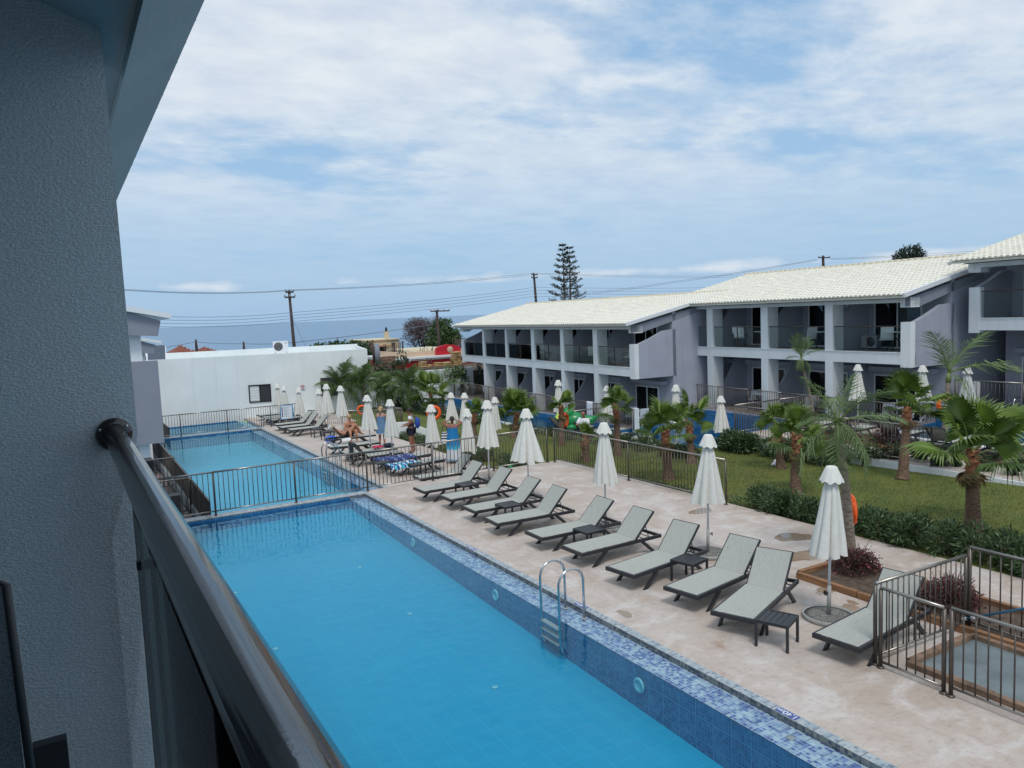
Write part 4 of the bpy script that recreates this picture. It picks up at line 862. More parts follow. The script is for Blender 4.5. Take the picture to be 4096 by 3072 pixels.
def make_parasol(seed, spread):
    q = np.random.RandomState(seed); t = thing('closed_parasol', 'x', 'parasol')
    ob('pole', (MB().tube([(0, 0, .32), (0, 0, 2.30)], .021, 10), 'pole_white'), t)
    sl = ob('pole_sleeve', (MB().tube([(0, 0, .05), (0, 0, .52)], .031, 10), 'sleeve_grey'), t)
    kn = MB(); kn.tube([(.031, 0, .42), (.075, 0, .42)], .01, 6); ring = [(.078, .034 * math.cos(6.2832 * k / 12), .42 + .034 * math.sin(6.2832 * k / 12)) for k in range(12)]; kn.tube(ring, .009, 5, closed=True)
    for k in range(4): a = k * .785; kn.tube([(.078, .034 * math.cos(a), .42 + .034 * math.sin(a)), (.078, -.034 * math.cos(a), .42 - .034 * math.sin(a))], .006, 4)
    ob('knob', (kn, 'black_plastic'), sl)
    b = ob('base', (MB().lathe([(.37, 0), (.385, .02), (.39, .075), (.365, .075), (.36, .045)], 28), 'sleeve_grey'), t)
    gr = MB(); gr.lathe([(.36, .05), (.25, .062), (.03, .064)], 28); ob('gravel', (gr, 'gravel'), b)
    # pleated canopy
    n = 64; ph = q.uniform(0, 6.28); amp = q.uniform(.85, 1.15, 8); hem = q.uniform(-.06, .06, 8); push = q.uniform(-.03, .03, 2); cv = MB(); rows = 14
    for i in range(rows + 1):
        u = i / rows
        for k in range(n):
            a = 6.2832 * k / n; g = (8 * a / 6.2832) % 8; gi = int(g); fr = g - gi
            lobe = abs(math.sin(math.pi * fr)) ** .55
            r0 = .035 + .055 * min(1, u * 6) + (spread - .09) * u ** 1.15
            r = r0 * (1 - (.12 + .38 * u ** .7) * (1 - lobe)) * (1 + (amp[gi] - 1) * u)
            r += .012 * math.sin(23 * a + 5 * u + ph) * u
            aa = a + .35 * u * (math.sin(8 * a + ph) * .22)
            z = 2.27 - 1.20 * u + (hem[gi] * lobe - .05 * lobe) * max(0, (u - .8) / .2)
            cv.v.append((r * math.cos(aa) + push[0] * u * u, r * math.sin(aa) + push[1] * u * u, z))
    for i in range(rows):
        for k in range(n): cv.face((i * n + k, i * n + (k + 1) % n, (i + 1) * n + (k + 1) % n, (i + 1) * n + k), True)
    ob('canopy', (cv, 'canvas_white'), t)
    cap = MB(); ang = q.uniform(0, 6)
    cap.lathe([(.02, 2.40), (.07, 2.395), (.085, 2.375), (.118, 2.30), (.160, 2.20), (.174, 2.165)], 32, fn=lambda r, z, a, i: (r * (1 + (.065 * math.sin(8 * a + ang) + .03 * math.sin(3 * a)) * (i / 5)), z - .022 * (i / 5) ** 2 * math.cos(8 * a + ang)), cap=False)
    cap.face(list(range(32))[::-1]); ob('cap', (cap, 'canvas_white'), t)
    return t
PAR = [make_parasol(s, w) for s, w in ((1, .30), (2, .34), (3, .44), (4, .29), (5, .32), (6, .36))]
for i, p in enumerate(PAR): p.name = 'closed_parasol' + ('' if i == 0 else '.%03d' % (900 + i))
GP = 'closed white parasols'
pl = [(9.92, 7.57, 0, 0, 'nearest closed white parasol, its gravel base in full view'), (10.69, 10.93, 0, 1, 'closed white parasol behind the seventh and eighth near sunbeds'), (10.25, 13.65, 0, 0, 'closed white parasol over the table between fifth and sixth sunbeds'), (10.35, 17.1, 0, 2, 'wide puffed closed parasol in the middle of the near deck'), (10.55, 19.65, 0, 1, 'closed parasol beside the nearest row end, close to the long fence'),
    (10.9, 21.6, -.45, 3, 'closed parasol just behind the long fence, left of the wide one'), (10.6, 23.7, -.45, 0, 'closed parasol beside the woman in the blue dress'), (10.2, 26.4, -.45, 3, 'closed parasol half hiding the denim dress'), (10.2, 28.7, -.45, 1, 'closed parasol beside the sunbathing couple'), (10.75, 33.9, -.45, 0, 'closed parasol in front of the dark window of the white building'), (10.6, 35.6, -.45, 1, 'closed parasol beside the three raised sunbeds')]
for n_, (x, y, z, k, lab) in enumerate(pl): o_ = put(PAR[(k + (4 if n_ % 3 == 1 and k < 2 else 0)) % 6], USED, (x, y, z), random.uniform(0, 6), lab, GP); o_.rotation_euler.x = R(random.uniform(-1.6, 1.6)); o_.rotation_euler.y = R(random.uniform(-1.2, 1.2))
for p, lab in ((E3(600, 205), 'slim far parasol nearest the black framed window'), (E3(745, 255), 'second far parasol from the black framed window'), (E3(1070, 295), 'far parasol under the no dogs sign'), (E3(1515, 325), 'far parasol half behind a nearer one at the fence corner')):
    x, y, z = G(p[0], p[1], 1.47); put(PAR[3], USED, (x, min(y, 47.4) , -.9), random.uniform(0, 6), lab, GP)
for (px, py), lab in (((2232, 1522), 'slim parasol behind the palm with the watermelon ring'), ((1857, 1573), 'parasol at the lower pool, left of a low fan palm'), ((2426, 1545), 'parasol beside the slim fan palm at the lower pool'), ((2703, 1541), 'parasol in front of the white towel on the fence'), ((2883, 1586), 'parasol at the corner of the terrace fence'), ((1978, 1590), 'parasol behind the round fan palm, at the lower pool'), ((1803, 1572), 'parasol left of two others at the lower pool')):
    x, y, z = G(px, py, 1.38)
    kk = min(1, (21.75 if y < 30.5 else 20.15) / x) if y < 45 else 1; put(PAR[(px // 7) % 2], USED, (x * kk, y * kk, -1.0), random.uniform(0, 6), lab, GP, (CAMZ - 3.52 * kk + 1.0) / 2.38)
for (px, py), lab in (((3432, 1443), 'parasol on the right terrace, left of three'), ((3691, 1446), 'parasol on the right terrace, in front of the lavender wall'), ((3870, 1451), 'parasol on the right terrace beside the lifebuoy palm')):
    x, y, z = G(px, py, 2.46); put(PAR[1], USED, (x * .96, y * .96, .05 if x * .96 < 25 else .02), random.uniform(0, 6), lab, GP)
# ------------------------------------------------------------------ pool ladders, marks, board
def ladder(x, y, zd, label, h=.92):
    t = thing('pool_ladder', label, 'pool ladder', (x, y, zd))
    for dy in (-.27, .27):
        pts = [(0, dy, -.08), (0, dy, h - .24)] + [(-.24 + .24 * math.cos(a), dy, h - .24 + .24 * math.sin(a)) for a in np.linspace(.15, math.pi - .15, 9)] + [(-.48, dy, h - .24), (-.48, dy, -.38), (-.44, dy, -.52), (-.38, dy, -.56)]
        hnd = ob('handle', (MB().tube(pts, .0215, 10), 'steel'), t)
        ob('flange', (MB().lathe([(.05, 0), (.05, .01), (.026, .02)], 14, (0, dy, -.08)), 'step_grey'), hnd)
    for k in range(3): ob('step', (MB().box2((-.52, -.25, -.16 - k * .13), (-.43, .25, -.14 - k * .13)), 'step_grey'), t)
ladder(6.97, 10.2, 0, 'curved steel ladder of the near pool, opposite the seventh sunbed', .80); ladder(8.40, 27.3, -.45, 'curved steel ladder of the middle pool behind the long fence')
ladder(9.45, 42.0, -.9, 'small far steel ladder behind the notice board fence', .75)
def ladder_r(x, y, zd, label):
    t = thing('pool_ladder', label, 'pool ladder', (x, y, zd))
    for dy in (-.27, .27):
        pts = [(-.1, dy, 0), (-.1, dy, .5)] + [(.18 - .28 * math.cos(a), dy, .5 + .28 * math.sin(a)) for a in np.linspace(.15, math.pi - .15, 8)] + [(.46, dy, .5), (.46, dy, -.6)]
        ob('handle', (MB().tube(pts, .0215, 8), 'steel'), t)
ladder_r(22.2, 26.3, -.97, 'steel ladder of the lower right pool beside the fan palm'); ladder_r(28.5, 13.9, .5, 'steel ladder at the upper right pool in front of the fence')
def text_mesh(name, body, size, parent, loc, rot):
    c = bpy.data.curves.new(name, 'FONT'); c.body = body; c.size = size; c.extrude = .0008; c.align_x = 'CENTER'; c.align_y = 'CENTER'
    o = bpy.data.objects.new(name, c); COL.objects.link(o); bpy.context.view_layer.update()
    me = bpy.data.meshes.new_from_object(o.evaluated_get(bpy.context.evaluated_depsgraph_get())); bpy.data.objects.remove(o); me.materials.clear(); me.materials.append(M['print_white'])
    return ob(name, me, parent, loc, rot)
def depth_mark(y, zd, x, i, where):
    t = thing('depth_mark', 'blue 1,40m depth tile on the pool edge ' + where, 'depth mark', (x, y, zd + .0035), 0, 'depth marks on the coping')
    ob('plate', (MB().box2((-.052, -.15, 0), (.052, .15, .004)), 'depth_blue'), t)
    text_mesh('lettering', '1,40m', .115, t, (0, 0, .0055), (0, 0, R(90)))
for y, w in ((6.02, 'close to the bottom of the photo'), (10.25, 'beside the steel ladder'), (14.2, 'opposite the fifth sunbed'), (17.6, 'opposite the second sunbed')): depth_mark(y, 0, 7.134, 0, w)
def notice():
    p = E3(665, 680); q = E3(965, 960); a = G(1120, 1620, .6); x0 = AT(p[0], p[1], 40.42)[0]; x1 = AT(q[0], q[1], 40.42)[0]; z1 = AT(p[0], p[1], 40.42)[2]; z0 = AT(E3(690, 990)[0], E3(690, 990)[1], 40.42)[2]; w = x1 - x0; h = z1 - z0
    t = thing('notice_board', 'white notice board with blue border hung on the far fence', 'notice board', (x0, 40.42, z0))
    ob('border', (MB().box2((0, 0, 0), (w, .02, h)), 'sign_blue'), t); ob('board', (MB().box2((.03, -.008, .03), (w - .06, -.002, h - .03)), 'sign_white'), t)
    for k in range(10):
        z = h - .12 - k * (h - .2) / 10; ob('print_line', (MB().box2((.16, -.012, z), (w - .14 - .1 * ((k * 7) % 3), -.009, z + .022)), 'print_grey'), t)
        ob('pictogram', (MB().box2((.06, -.012, z - .01), (.115, -.009, z + .035)), 'print_red' if k == 5 else 'print_navy'), t)
notice()
# ------------------------------------------------------------------ planting
def leaves(n, fn, size, width=.22, up=.5, seed=0):
    """n narrow leaves; fn(rng, n) gives points and outward directions"""
    q = np.random.RandomState(seed); P, D = fn(q, n); D = D + q.normal(0, .55, D.shape); D[:, 2] += up; D /= np.linalg.norm(D, axis=1)[:, None] + 1e-9
    T = np.cross(D, q.normal(0, 1, D.shape)); T /= np.linalg.norm(T, axis=1)[:, None] + 1e-9
    L = (size * q.uniform(.6, 1.25, n))[:, None]; Wd = L * width
    a = P; b = P + D * L * .5 + T * Wd * .5; c = P + D * L; d = P + D * L * .5 - T * Wd * .5; c[:, 2] -= L[:, 0] * .12
    V = np.stack([a, b, c, d], 1).reshape(-1, 3); F = np.arange(4 * n).reshape(-1, 4); return V, F
def leaf_mesh(name, V, F, mat):
    me = bpy.data.meshes.new(name); me.vertices.add(len(V)); me.vertices.foreach_set('co', V.astype(np.float32).ravel()); me.loops.add(F.size); me.loops.foreach_set('vertex_index', F.ravel().astype(np.int32)); me.polygons.add(len(F)); me.polygons.foreach_set('loop_start', (np.arange(len(F)) * F.shape[1]).astype(np.int32)); me.update(calc_edges=True)
    me.materials.append(M[mat]); return me
def hedge(label, x0, x1, y0, y1, h, n, zf, size=.11, seed=0, name='hedge'):
    cx, cy = (x0 + x1) / 2, y0; z0 = zf(cx, cy); r = thing(name, label, 'hedge', (cx, cy, z0))
    ncl = max(4, int((y1 - y0) / .15)); q0 = np.random.RandomState(seed + 50); CC = np.stack([q0.uniform(x0 + .1, x1 - .1, ncl), q0.uniform(y0, y1, ncl), q0.uniform(.62, 1.0, ncl) * h], 1)
    def fn(q, n):
        k = q.randint(0, ncl, n); c = CC[k]; u = q.normal(0, 1, (n, 3)); u /= np.linalg.norm(u, axis=1)[:, None]; rr = q.uniform(.25, 1, n)[:, None] ** .5
        S_ = np.stack([np.full(n, (x1 - x0) * .38), np.full(n, .24), c[:, 2] * .5], 1)
        P = np.stack([c[:, 0], c[:, 1], c[:, 2] * .55], 1) + u * rr * S_; P[:, 2] = np.maximum(P[:, 2], .01)
        zz = np.array([zf(a, b) for a, b in zip(P[:, 0], P[:, 1])]); P[:, 0] -= cx; P[:, 1] -= cy; P[:, 2] += zz - z0
        return P, u
    V, F = leaves(int(n * .7), fn, size, .24, .55, seed); tag(ob('foliage', leaf_mesh('foliage', V, F, 'hedge_leaf'), r), kind='stuff')
    V, F = leaves(int(n * .3), fn, size, .24, .7, seed + 1); tag(ob('young_foliage', leaf_mesh('young_foliage', V, F, 'hedge_leaf_pale'), r), kind='stuff')
    st = MB()
    for c in CC:
        z = zf(c[0], c[1]) - z0
        for k in range(2): st.tube([(c[0] - cx, c[1] - cy, z - .03), (c[0] - cx + random.uniform(-.12, .12), c[1] - cy + random.uniform(-.12, .12), z + c[2] * .8)], .008, 4)
    tag(ob('stems', (st, 'stem_wood'), r), kind='stuff')
    return r
Zc = lambda v: (lambda x, y: v)
hedge('dense oleander hedge between the near deck and the lawn', 14.02, 14.85, 2.6, 13.3, .60, 26000, lawn_z, .13, 1)
hedge('low ground cover behind the near deck fence', 13.98, 14.55, 13.4, 20.7, .26, 7000, lawn_z, .08, 2)
hedge('oleander hedge in front of the white retaining wall', 20.05, 20.95, 15.4, 20.3, .74, 14000, lawn_z, .15, 3)
hedge('clipped hedge between the lawn and the lower pool sunbeds', 18.15, 18.95, 19.6, 25.5, .50, 8000, lawn_z, .12, 4)
hedge('lower far hedge between the lawn and the row of dark sunbeds', 18.15, 18.9, 25.6, 47.5, .36, 12000, lawn_z, .11, 14)
hedge('hedge along the middle deck behind the standing man', 12.75, 13.45, 21.6, 37.0, .52, 11000, lawn_z, .11, 5)
def make_bush(seed, h=.75, w=.42, mat='hedge_leaf', n=520, size=.17):
    t = thing('oleander_bush', 'x', 'bush')
    q = np.random.RandomState(seed); stems = [(q.uniform(-.25, .25), q.uniform(-.25, .25), q.uniform(.6, 1) * h) for _ in range(9)]; st = MB()
    for s in stems: st.tube([(s[0] * .2, s[1] * .2, -.02), (s[0] * .7, s[1] * .7, s[2] * .5), (s[0] * w / .3, s[1] * w / .3, s[2])], [.012, .009, .004], 5)
    ob('stem', (st, 'stem_wood'), t); S_ = np.array(stems)
    def fn(q, n):
        k = q.randint(0, len(stems), n); u = q.uniform(.25, 1.02, n); c = S_[k]; P = np.stack([c[:, 0] * w / .3 * u, c[:, 1] * w / .3 * u, c[:, 2] * u], 1) + q.normal(0, .02, (n, 3)); D = np.stack([q.normal(0, 1, n), q.normal(0, 1, n), q.normal(.2, .4, n)], 1); return P, D
    V, F = leaves(n, fn, size, .2, .25, seed); tag(ob('foliage', leaf_mesh('foliage', V, F, mat), t), kind='stuff'); return t
BU = make_bush(3)
R3 = lambda a, b: (3296 + a * .3617, 1400 + b * .3617)
for i, (p, lab) in enumerate((((60, 1255), 'oleander bush under the feather palm'), ((235, 1270), 'oleander bush left of the fence post on the terrace'), ((440, 1285), 'oleander bush between two fence posts'), ((620, 1285), 'oleander bush left of the ringed palm trunk'), ((790, 1290), 'small oleander touching the ringed palm trunk'), ((1050, 1310), 'oleander bush under the last fence post'), ((1270, 1375), 'oleander bush right of the last fence post'), ((1450, 1380), 'oleander bush left of the big palm trunk'), ((1800, 1440), 'oleander bush right of the big palm trunk'), ((2110, 1480), 'oleander bush at the right edge of the photo'))):
    c = G(*R3(*p), -.2); put(BU, USED, (c[0], c[1], lawn_z(c[0], c[1])), i * 1.3, lab, 'oleander bushes along the right terrace', random.uniform(.9, 1.15))
def red_shrub(label, c, s, seed):
    t = thing('red_shrub', label, 'shrub', c); q0 = np.random.RandomState(seed)
    def fn(q, n):
        u = q.normal(0, 1, (n, 3)); u[:, 2] = np.abs(u[:, 2]); u /= np.linalg.norm(u, axis=1)[:, None]; r = q.uniform(.35, 1, n)[:, None] ** .6; return u * r * np.array([s, s * .8, s * .78]), u
    V, F = leaves(2600, fn, .05, .5, .3, seed); tag(ob('foliage', leaf_mesh('foliage', V, F, 'red_shrub'), t), kind='stuff')
    tw = MB()
    for k in range(70):
        a = q0.uniform(0, 6.28); e = q0.uniform(.2, 1.5); d = Vector((math.cos(a) * math.cos(e), math.sin(a) * math.cos(e) * .8, math.sin(e) * .85)); tw.tube([(0, 0, 0), d * s * .7, d * s * q0.uniform(1.05, 1.35)], .004, 4)
    tag(ob('twigs', (tw, 'red_shrub'), t), kind='stuff')
    def fl(q, n):
        u = q.normal(0, 1, (n, 3)); u[:, 2] = np.abs(u[:, 2]); u /= np.linalg.norm(u, axis=1)[:, None]; return u * np.array([s, s * .8, s * .8]) * q.uniform(.9, 1.25, n)[:, None], u
    V, F = leaves(130, fl, .045, .8, .2, seed + 9); tag(ob('flowers', leaf_mesh('flowers', V, F, 'flower_pink'), t), kind='stuff')
red_shrub('dark red flowering shrub under the nearest parasol', (11.95, 8.55, .08), .46, 3); red_shrub('dark red shrub behind the bronze gate', (11.75, 6.75, .06), .52, 5)
c = G(*R3(240, 960), .25); red_shrub('dark red shrub behind the feather palm on the right terrace', (c[0], c[1], .12), .5, 6); c = G(*R3(670, 1010), .2); red_shrub('wide dark red shrub behind the terrace fence', (c[0], c[1], .12), .62, 7); red_shrub('dark red shrub at the right edge of the upper terrace', (23.3, 9.9, .12), .45, 8)
def timber_bed(label, x0, x1, y0, y1, z0, stone=False, near_end=True, far_end=True, zsoil=.06):
    t = thing('planter_bed', label, 'planter', (x0, y0, z0)); w, h = (.10, .075) if stone else (.09, .11); dx, dy = x1 - x0, y1 - y0
    def run(a, b):
        L = (Vector(b) - Vector(a)).length; seg = .26 if stone else 1.25; n = max(1, int(round(L / seg))); d = (Vector(b) - Vector(a)) / n
        for k in range(n):
            p = Vector(a) + d * k; q = p + d * .985; wd = w + (random.uniform(-.01, .02) if stone else 0)
            ob('stone' if stone else 'timber', (MB().bar((p.x, p.y, h / 2 + random.uniform(-.004, .004)), (q.x, q.y, h / 2 + random.uniform(-.004, .004)), wd, h), 'stone_block' if stone else 'timber'), t)
    run((0, 0, 0), (0, dy, 0)); run((dx, 0, 0), (dx, dy, 0))
    if near_end: run((.06, 0, 0), (dx - .06, 0, 0))
    if far_end: run((.06, dy, 0), (dx - .06, dy, 0))
    mb = MB(); nx, ny = 8, max(8, int(dy / .18)); b = 0; q = np.random.RandomState(int(abs(x0 * 100)))
    for j in range(ny + 1):
        for i in range(nx + 1): mb.v.append((.05 + (dx - .1) * i / nx, .05 + (dy - .1) * j / ny, zsoil * (.5 if stone else 1) + (q.uniform(-.012, .016) if 0 < i < nx and 0 < j < ny else -.02)))
    for j in range(ny):
        for i in range(nx): mb.face((j * (nx + 1) + i, j * (nx + 1) + i + 1, (j + 1) * (nx + 1) + i + 1, (j + 1) * (nx + 1) + i), not stone)
    ob('screed' if stone else 'soil', (mb, 'screed' if stone else 'soil'), t); return t
timber_bed('timber edged bed with a palm and red shrubs on the near deck', 11.0, 12.3, 3.0, 9.05, 0)
timber_bed('stone edged grey plinth behind the gate, lower right corner', 9.42, 10.92, 2.2, 5.95, 0, True)
timber_bed('long timber edged bed on the right hand terrace', 22.75, 23.75, 4, 18.6, .05)
# palms
def fan_mesh(n, R_, seed, droop):
    q = np.random.RandomState(seed); mb = MB(); a0 = R(104); base = [(0, 0, 0)]; mb.v.append((0, 0, 0)); ri = .56 * R_; pl = .75 * R_
    for k in range(n + 1):
        a = -a0 + 2 * a0 * k / n; z = (.045 if k % 2 else -.045) * R_ - droop * .25 * R_ * (abs(a) / a0) ** 2
        mb.v.append((ri * math.cos(a), ri * math.sin(a), z + .05))
    tips = []
    for k in range(n):
        a = -a0 + 2 * a0 * (k + .5) / n; rr = R_ * q.uniform(.82, 1.04) * (1 - .12 * (abs(a) / a0)); am = a + q.uniform(-.03, .03)
        mid = (.80 * rr * math.cos(am), .80 * rr * math.sin(am), .03 - droop * .3 * R_ * (abs(a) / a0) ** 2 - .05 * R_ * droop); tip = (rr * math.cos(am), rr * math.sin(am), -q.uniform(.02, .32) * R_ * (.4 + droop) - droop * .4 * R_ * (abs(a) / a0) ** 2)
        nrm = (-math.sin(am), math.cos(am)); w = ri * 2 * a0 / n * .42
        i = len(mb.v); mb.v += [(mid[0] + nrm[0] * w, mid[1] + nrm[1] * w, mid[2]), (mid[0] - nrm[0] * w, mid[1] - nrm[1] * w, mid[2]), tip]
        mb.face((0, 1 + k, 2 + k)); mb.face((1 + k, i + 1, i, 2 + k)); mb.face((i, i + 1, i + 2))
    for i, v in enumerate(mb.v): mb.v[i] = (v[0] + pl, v[1], v[2])
    mb.m = 1; mb.bar((0, 0, -.012), (pl, 0, 0), .022, .014); return mb
def feather_mesh(L, seed, droop, ll=.44, n=34, wd=.0075):
    q = np.random.RandomState(seed); mb = MB(); pts = []
    for k in range(11): u = k / 10; pts.append(Vector((L * (u - .10 * droop * u * u), 0, L * (-.42 * droop * u ** 2.2))))
    mb.m = 1; mb.tube(pts, [.018 * (1 - .8 * k / 10) for k in range(11)], 5); mb.m = 0
    for k in range(n):
        u = .16 + .84 * k / (n - 1); f = u * 10; i = min(9, int(f)); p = pts[i].lerp(pts[i + 1], f - i); l = L * ll * (math.sin(math.pi * min(1, u * .86 + .16)) ** .6) * q.uniform(.75, 1.1)
        for s in (-1, 1):
            d = Vector((.55, s * q.uniform(.6, .95), q.uniform(-.1, .35))).normalized(); m_ = p + d * l * .5 + Vector((0, 0, -.03 * L)); t_ = p + d * l * .9 + Vector((.02 * L, 0, -l * q.uniform(.35, .8) * (.5 + .5 * droop)))
            w = Vector((wd * L, 0, 0)); b = len(mb.v); mb.v += [tuple(p - w * .6), tuple(p + w * .6), tuple(m_ + w), tuple(m_ - w), tuple(t_)]; mb.face((b, b + 1, b + 2, b + 3)); mb.face((b + 3, b + 2, b + 4))
    return mb
FAN = [fan_mesh(46, .62, s, d).mesh('frond', ['fan_leaf' if s % 3 else 'fan_leaf_dark', 'petiole']) for s, d in ((1, .15), (2, .5), (3, .9), (4, .35))]
FTH = [feather_mesh(1.0, s, d).mesh('frond', ['feather_leaf', 'petiole']) for s, d in ((1, .5), (2, .9), (3, 1.3))]
FTW = [feather_mesh(1.0, s, d, .46, 42, .012).mesh('frond', ['feather_leaf', 'petiole']) for s, d in ((4, .7), (5, 1.1), (6, 1.5))]
DRY = fan_mesh(16, .5, 9, 1.6).mesh('dry_frond', ['dry_leaf', 'dry_leaf'])
def trunk_mb(h, lean, r0, r1, ring=.055, q=None, bend=0.0):
    mb = MB(); n = max(8, int(h / ring)); prof = []
    pts = []; rs = []
    for i in range(n * 2 + 1):
        u = i / (2 * n); fl = .35 * max(0, 1 - u * h / .35) ** 2
        pts.append((lean[0] * u + bend * math.sin(math.pi * u), lean[1] * u, h * u)); rs.append((r0 + (r1 - r0) * u) * (1 + fl) * (1.045 if i % 2 else .965) * (1 + q.uniform(-.02, .02)))
    mb.tube(pts, rs, 14); return mb
def fan_palm(label, base, top, Rc, seed, nf_=22, r0=.145, wind=(1, 0), lo=-25, husk=.6, hi=84, extra=()):
    r0 *= .9; nf = max(7, int(nf_ * .50)); lo = lo * .45 + 8; q = np.random.RandomState(seed); b = Vector(base); tp = Vector(top) - b; t = thing('fan_palm', label, 'palm tree', base)
    h = tp.z; k = 1 - min(.6, husk / h)
    ob('trunk', (trunk_mb(h * k, (tp.x * k, tp.y * k), r0, r0 * .74, .05, q), 'palm_trunk'), t)
    hk = MB(); n = 9; pts = [tuple(tp * (k + (1 - k) * i / n)) for i in range(n + 1)]; hk.tube(pts, [r0 * (.74 + .20 * math.sin(i * 1.1 + seed) ** 2 - .25 * (i / n) ** 2) for i in range(n + 1)], 11)
    for i in range(20):
        a = i * 2.4; u = k + (1 - k) * i / 20; p = tp * u; d = Vector((math.cos(a), math.sin(a), .9)); hk.bar(p + d * r0 * .4, p + d * r0 * .98, .09, .02, (math.cos(a), math.sin(a), 0))
    ob('leaf_husk', (hk, 'palm_husk'), t)
    w = Vector((wind[0], wind[1], 0))
    for i in range(nf):
        u = i / nf; e = R(hi + (lo - hi) * u ** .85); a = i * 2.39996 + q.uniform(-.3, .3); d = Vector((math.cos(a), math.sin(a), 0)) + w * (.35 + .5 * u); a = math.atan2(d.y, d.x)
        s = Rc * q.uniform(.78, 1.06); ob('frond', FAN[(0 if u < .35 else 3 if u < .55 else 1 if u < .8 else 2) if i % 5 else 1], t, tuple(tp + Vector((0, 0, -.16 * u))), (q.uniform(-.5, .5), -e, a), s)
    for e, a, s in extra: ob('frond', FAN[0], t, tuple(tp), (q.uniform(-.2, .2), -R(e), R(a)), s)
    for i in range(3): ob('dry_frond', DRY, t, tuple(tp + Vector((0, 0, -.22))), (0, R(66 + 6 * i), q.uniform(0, 6.28)), Rc * .62)
    return t
def feather_palm(label, base, top, Rc, seed, nf_=16, r0=.085, wind=(.6, 0), lo=-30, bend=.0, hi=85, fr=None, wide=False):
    nf = int(nf_ * .8); q = np.random.RandomState(seed); b = Vector(base); tp = Vector(top) - b; t = thing('feather_palm', label, 'palm tree', base)
    ob('trunk', (trunk_mb(tp.z * .86, (tp.x * .86, tp.y * .86), r0, r0 * .72, .09, q, bend), 'palm_grey_trunk'), t)
    ob('crown_shaft', (MB().tube([tp * .85, tp * .93, tp], [r0 * .85, r0 * .9, r0 * .35], 10), 'petiole'), t)
    if fr: items = fr
    else:
        items = []
        for i in range(nf):
            u = i / nf; a = i * 2.39996 + q.uniform(-.25, .25); d = Vector((math.cos(a), math.sin(a), 0)) + Vector((wind[0], wind[1], 0)) * (.3 + .6 * u); items.append((hi + (lo - hi) * u ** .9, math.degrees(math.atan2(d.y, d.x)), q.uniform(.8, 1.08)))
    for i, (e, a, s) in enumerate(items): ob('frond', (FTW if wide else FTH)[0 if e > 55 else 1 if e > 10 else 2], t, tuple(tp), (q.uniform(-.3, .3), -R(e), R(a)), Rc * s)
    return t
RIGHT = (.864, -.504)   # towards the right of the photograph
def palm_pts(bp, tp_, z):
    b = G(bp[0], bp[1], z); return b, AT(tp_[0], tp_[1], b[1])
b, tp = palm_pts((3893, 2120), (3888, 1800), -.02); fan_palm('big fan palm with split red bark at the right, behind the hedge', b, tp, 1.20, 11, 17, .175, (.25, -.15), -45, .55, 70, [(72, 150, 1.35), (38, -32, 1.5), (2, 158, 1.5), (30, 20, 1.25)])
b, tp = palm_pts((3180, 1985), (3186, 1745), lawn_z(16.2, 13.3)); fan_palm('stout fan palm on the lawn left of the nearest parasol', b, tp, 1.02, 12, 22, .165, (.45, -.2), -60, .5)
b, tp = palm_pts((3124, 1872), (3105, 1700), lawn_z(19, 16)); fan_palm('fan palm behind the stout one, in front of the hedge wall', b, tp, .95, 13, 17, .15, (.1, 0), -20, .5)
b, tp = palm_pts((2675, 1920), (2660, 1722), lawn_z(15.6, 17.5)); fan_palm('wide crowned fan palm behind the near deck fence', b, tp, 1.10, 14, 22, .165, (-.1, .1), -25, .4)
b, tp = palm_pts((2766, 1855), (2756, 1690), lawn_z(18, 19)); fan_palm('fan palm with one tall upright leaf, beside the white parasol', b, tp, .88, 15, 13, .15, (.5, -.3), -70, .4, 75, [(80, 150, 1.25), (50, -20, 1.2)])
b, tp = palm_pts((2472, 1825), (2464, 1625), lawn_z(17.4, 22.3)); fan_palm('slim fan palm with bright round crown in front of the far block', b, tp, .86, 16, 20, .15, (.25, -.1), -60, .5)
b, tp = palm_pts((2247, 1782), (2245, 1625), lawn_z(17.5, 26)); fan_palm('small star shaped fan palm beside the orange lifebuoy', b, tp, .80, 17, 14, .14, (0, 0), -15, .4, 60)
b, tp = palm_pts((2055, 1750), (2068, 1655), lawn_z(17.8, 30)); fan_palm('broad fan palm above the wide parasol', b, tp, 1.32, 18, 24, .15, (.15, 0), -20, .4)
b, tp = palm_pts((1903, 1818), (1895, 1650), lawn_z(13.6, 26.4)); fan_palm('little fan palm leaning right, between two parasols', b, tp, .62, 19, 10, .11, (.6, -.3), -40, .4, 70)
b, tp = palm_pts((2346, 1850), (2340, 1745), lawn_z(15.6, 21.8)); fan_palm('low young fan palm in front of the bald man', b, tp, .58, 20, 11, .12, (.3, 0), -70, .3, 88)
b, tp = palm_pts((3611, 1916), (3630, 1625), lawn_z(19.5, 12.5)); fan_palm('tall ringed fan palm before the terrace fence', b, tp, .95, 21, 15, .16, (.5, -.3), -50, .6, 80, [(78, 170, 1.15), (12, -32, 1.35), (-22, -32, 1.9), (-18, -20, 1.6)])
b, tp = palm_pts((3405, 2225), (3352, 1690), .05); feather_palm('slender feather palm in the timber bed, lifebuoy on its trunk', b, tp, 1.15, 22, 17, .10, (.35, -.2), -60, .02, 80)
b, tp = palm_pts((3778, 1760), (3795, 1490), .1); feather_palm('tall feather palm on the right terrace with few long fronds', b, tp, 2.0, 23, r0=.10, fr=[(72, 170, .85), (58, -25, .95), (20, -30, 1.15), (84, 40, .6), (30, 30, .8), (-20, -80, .5)])
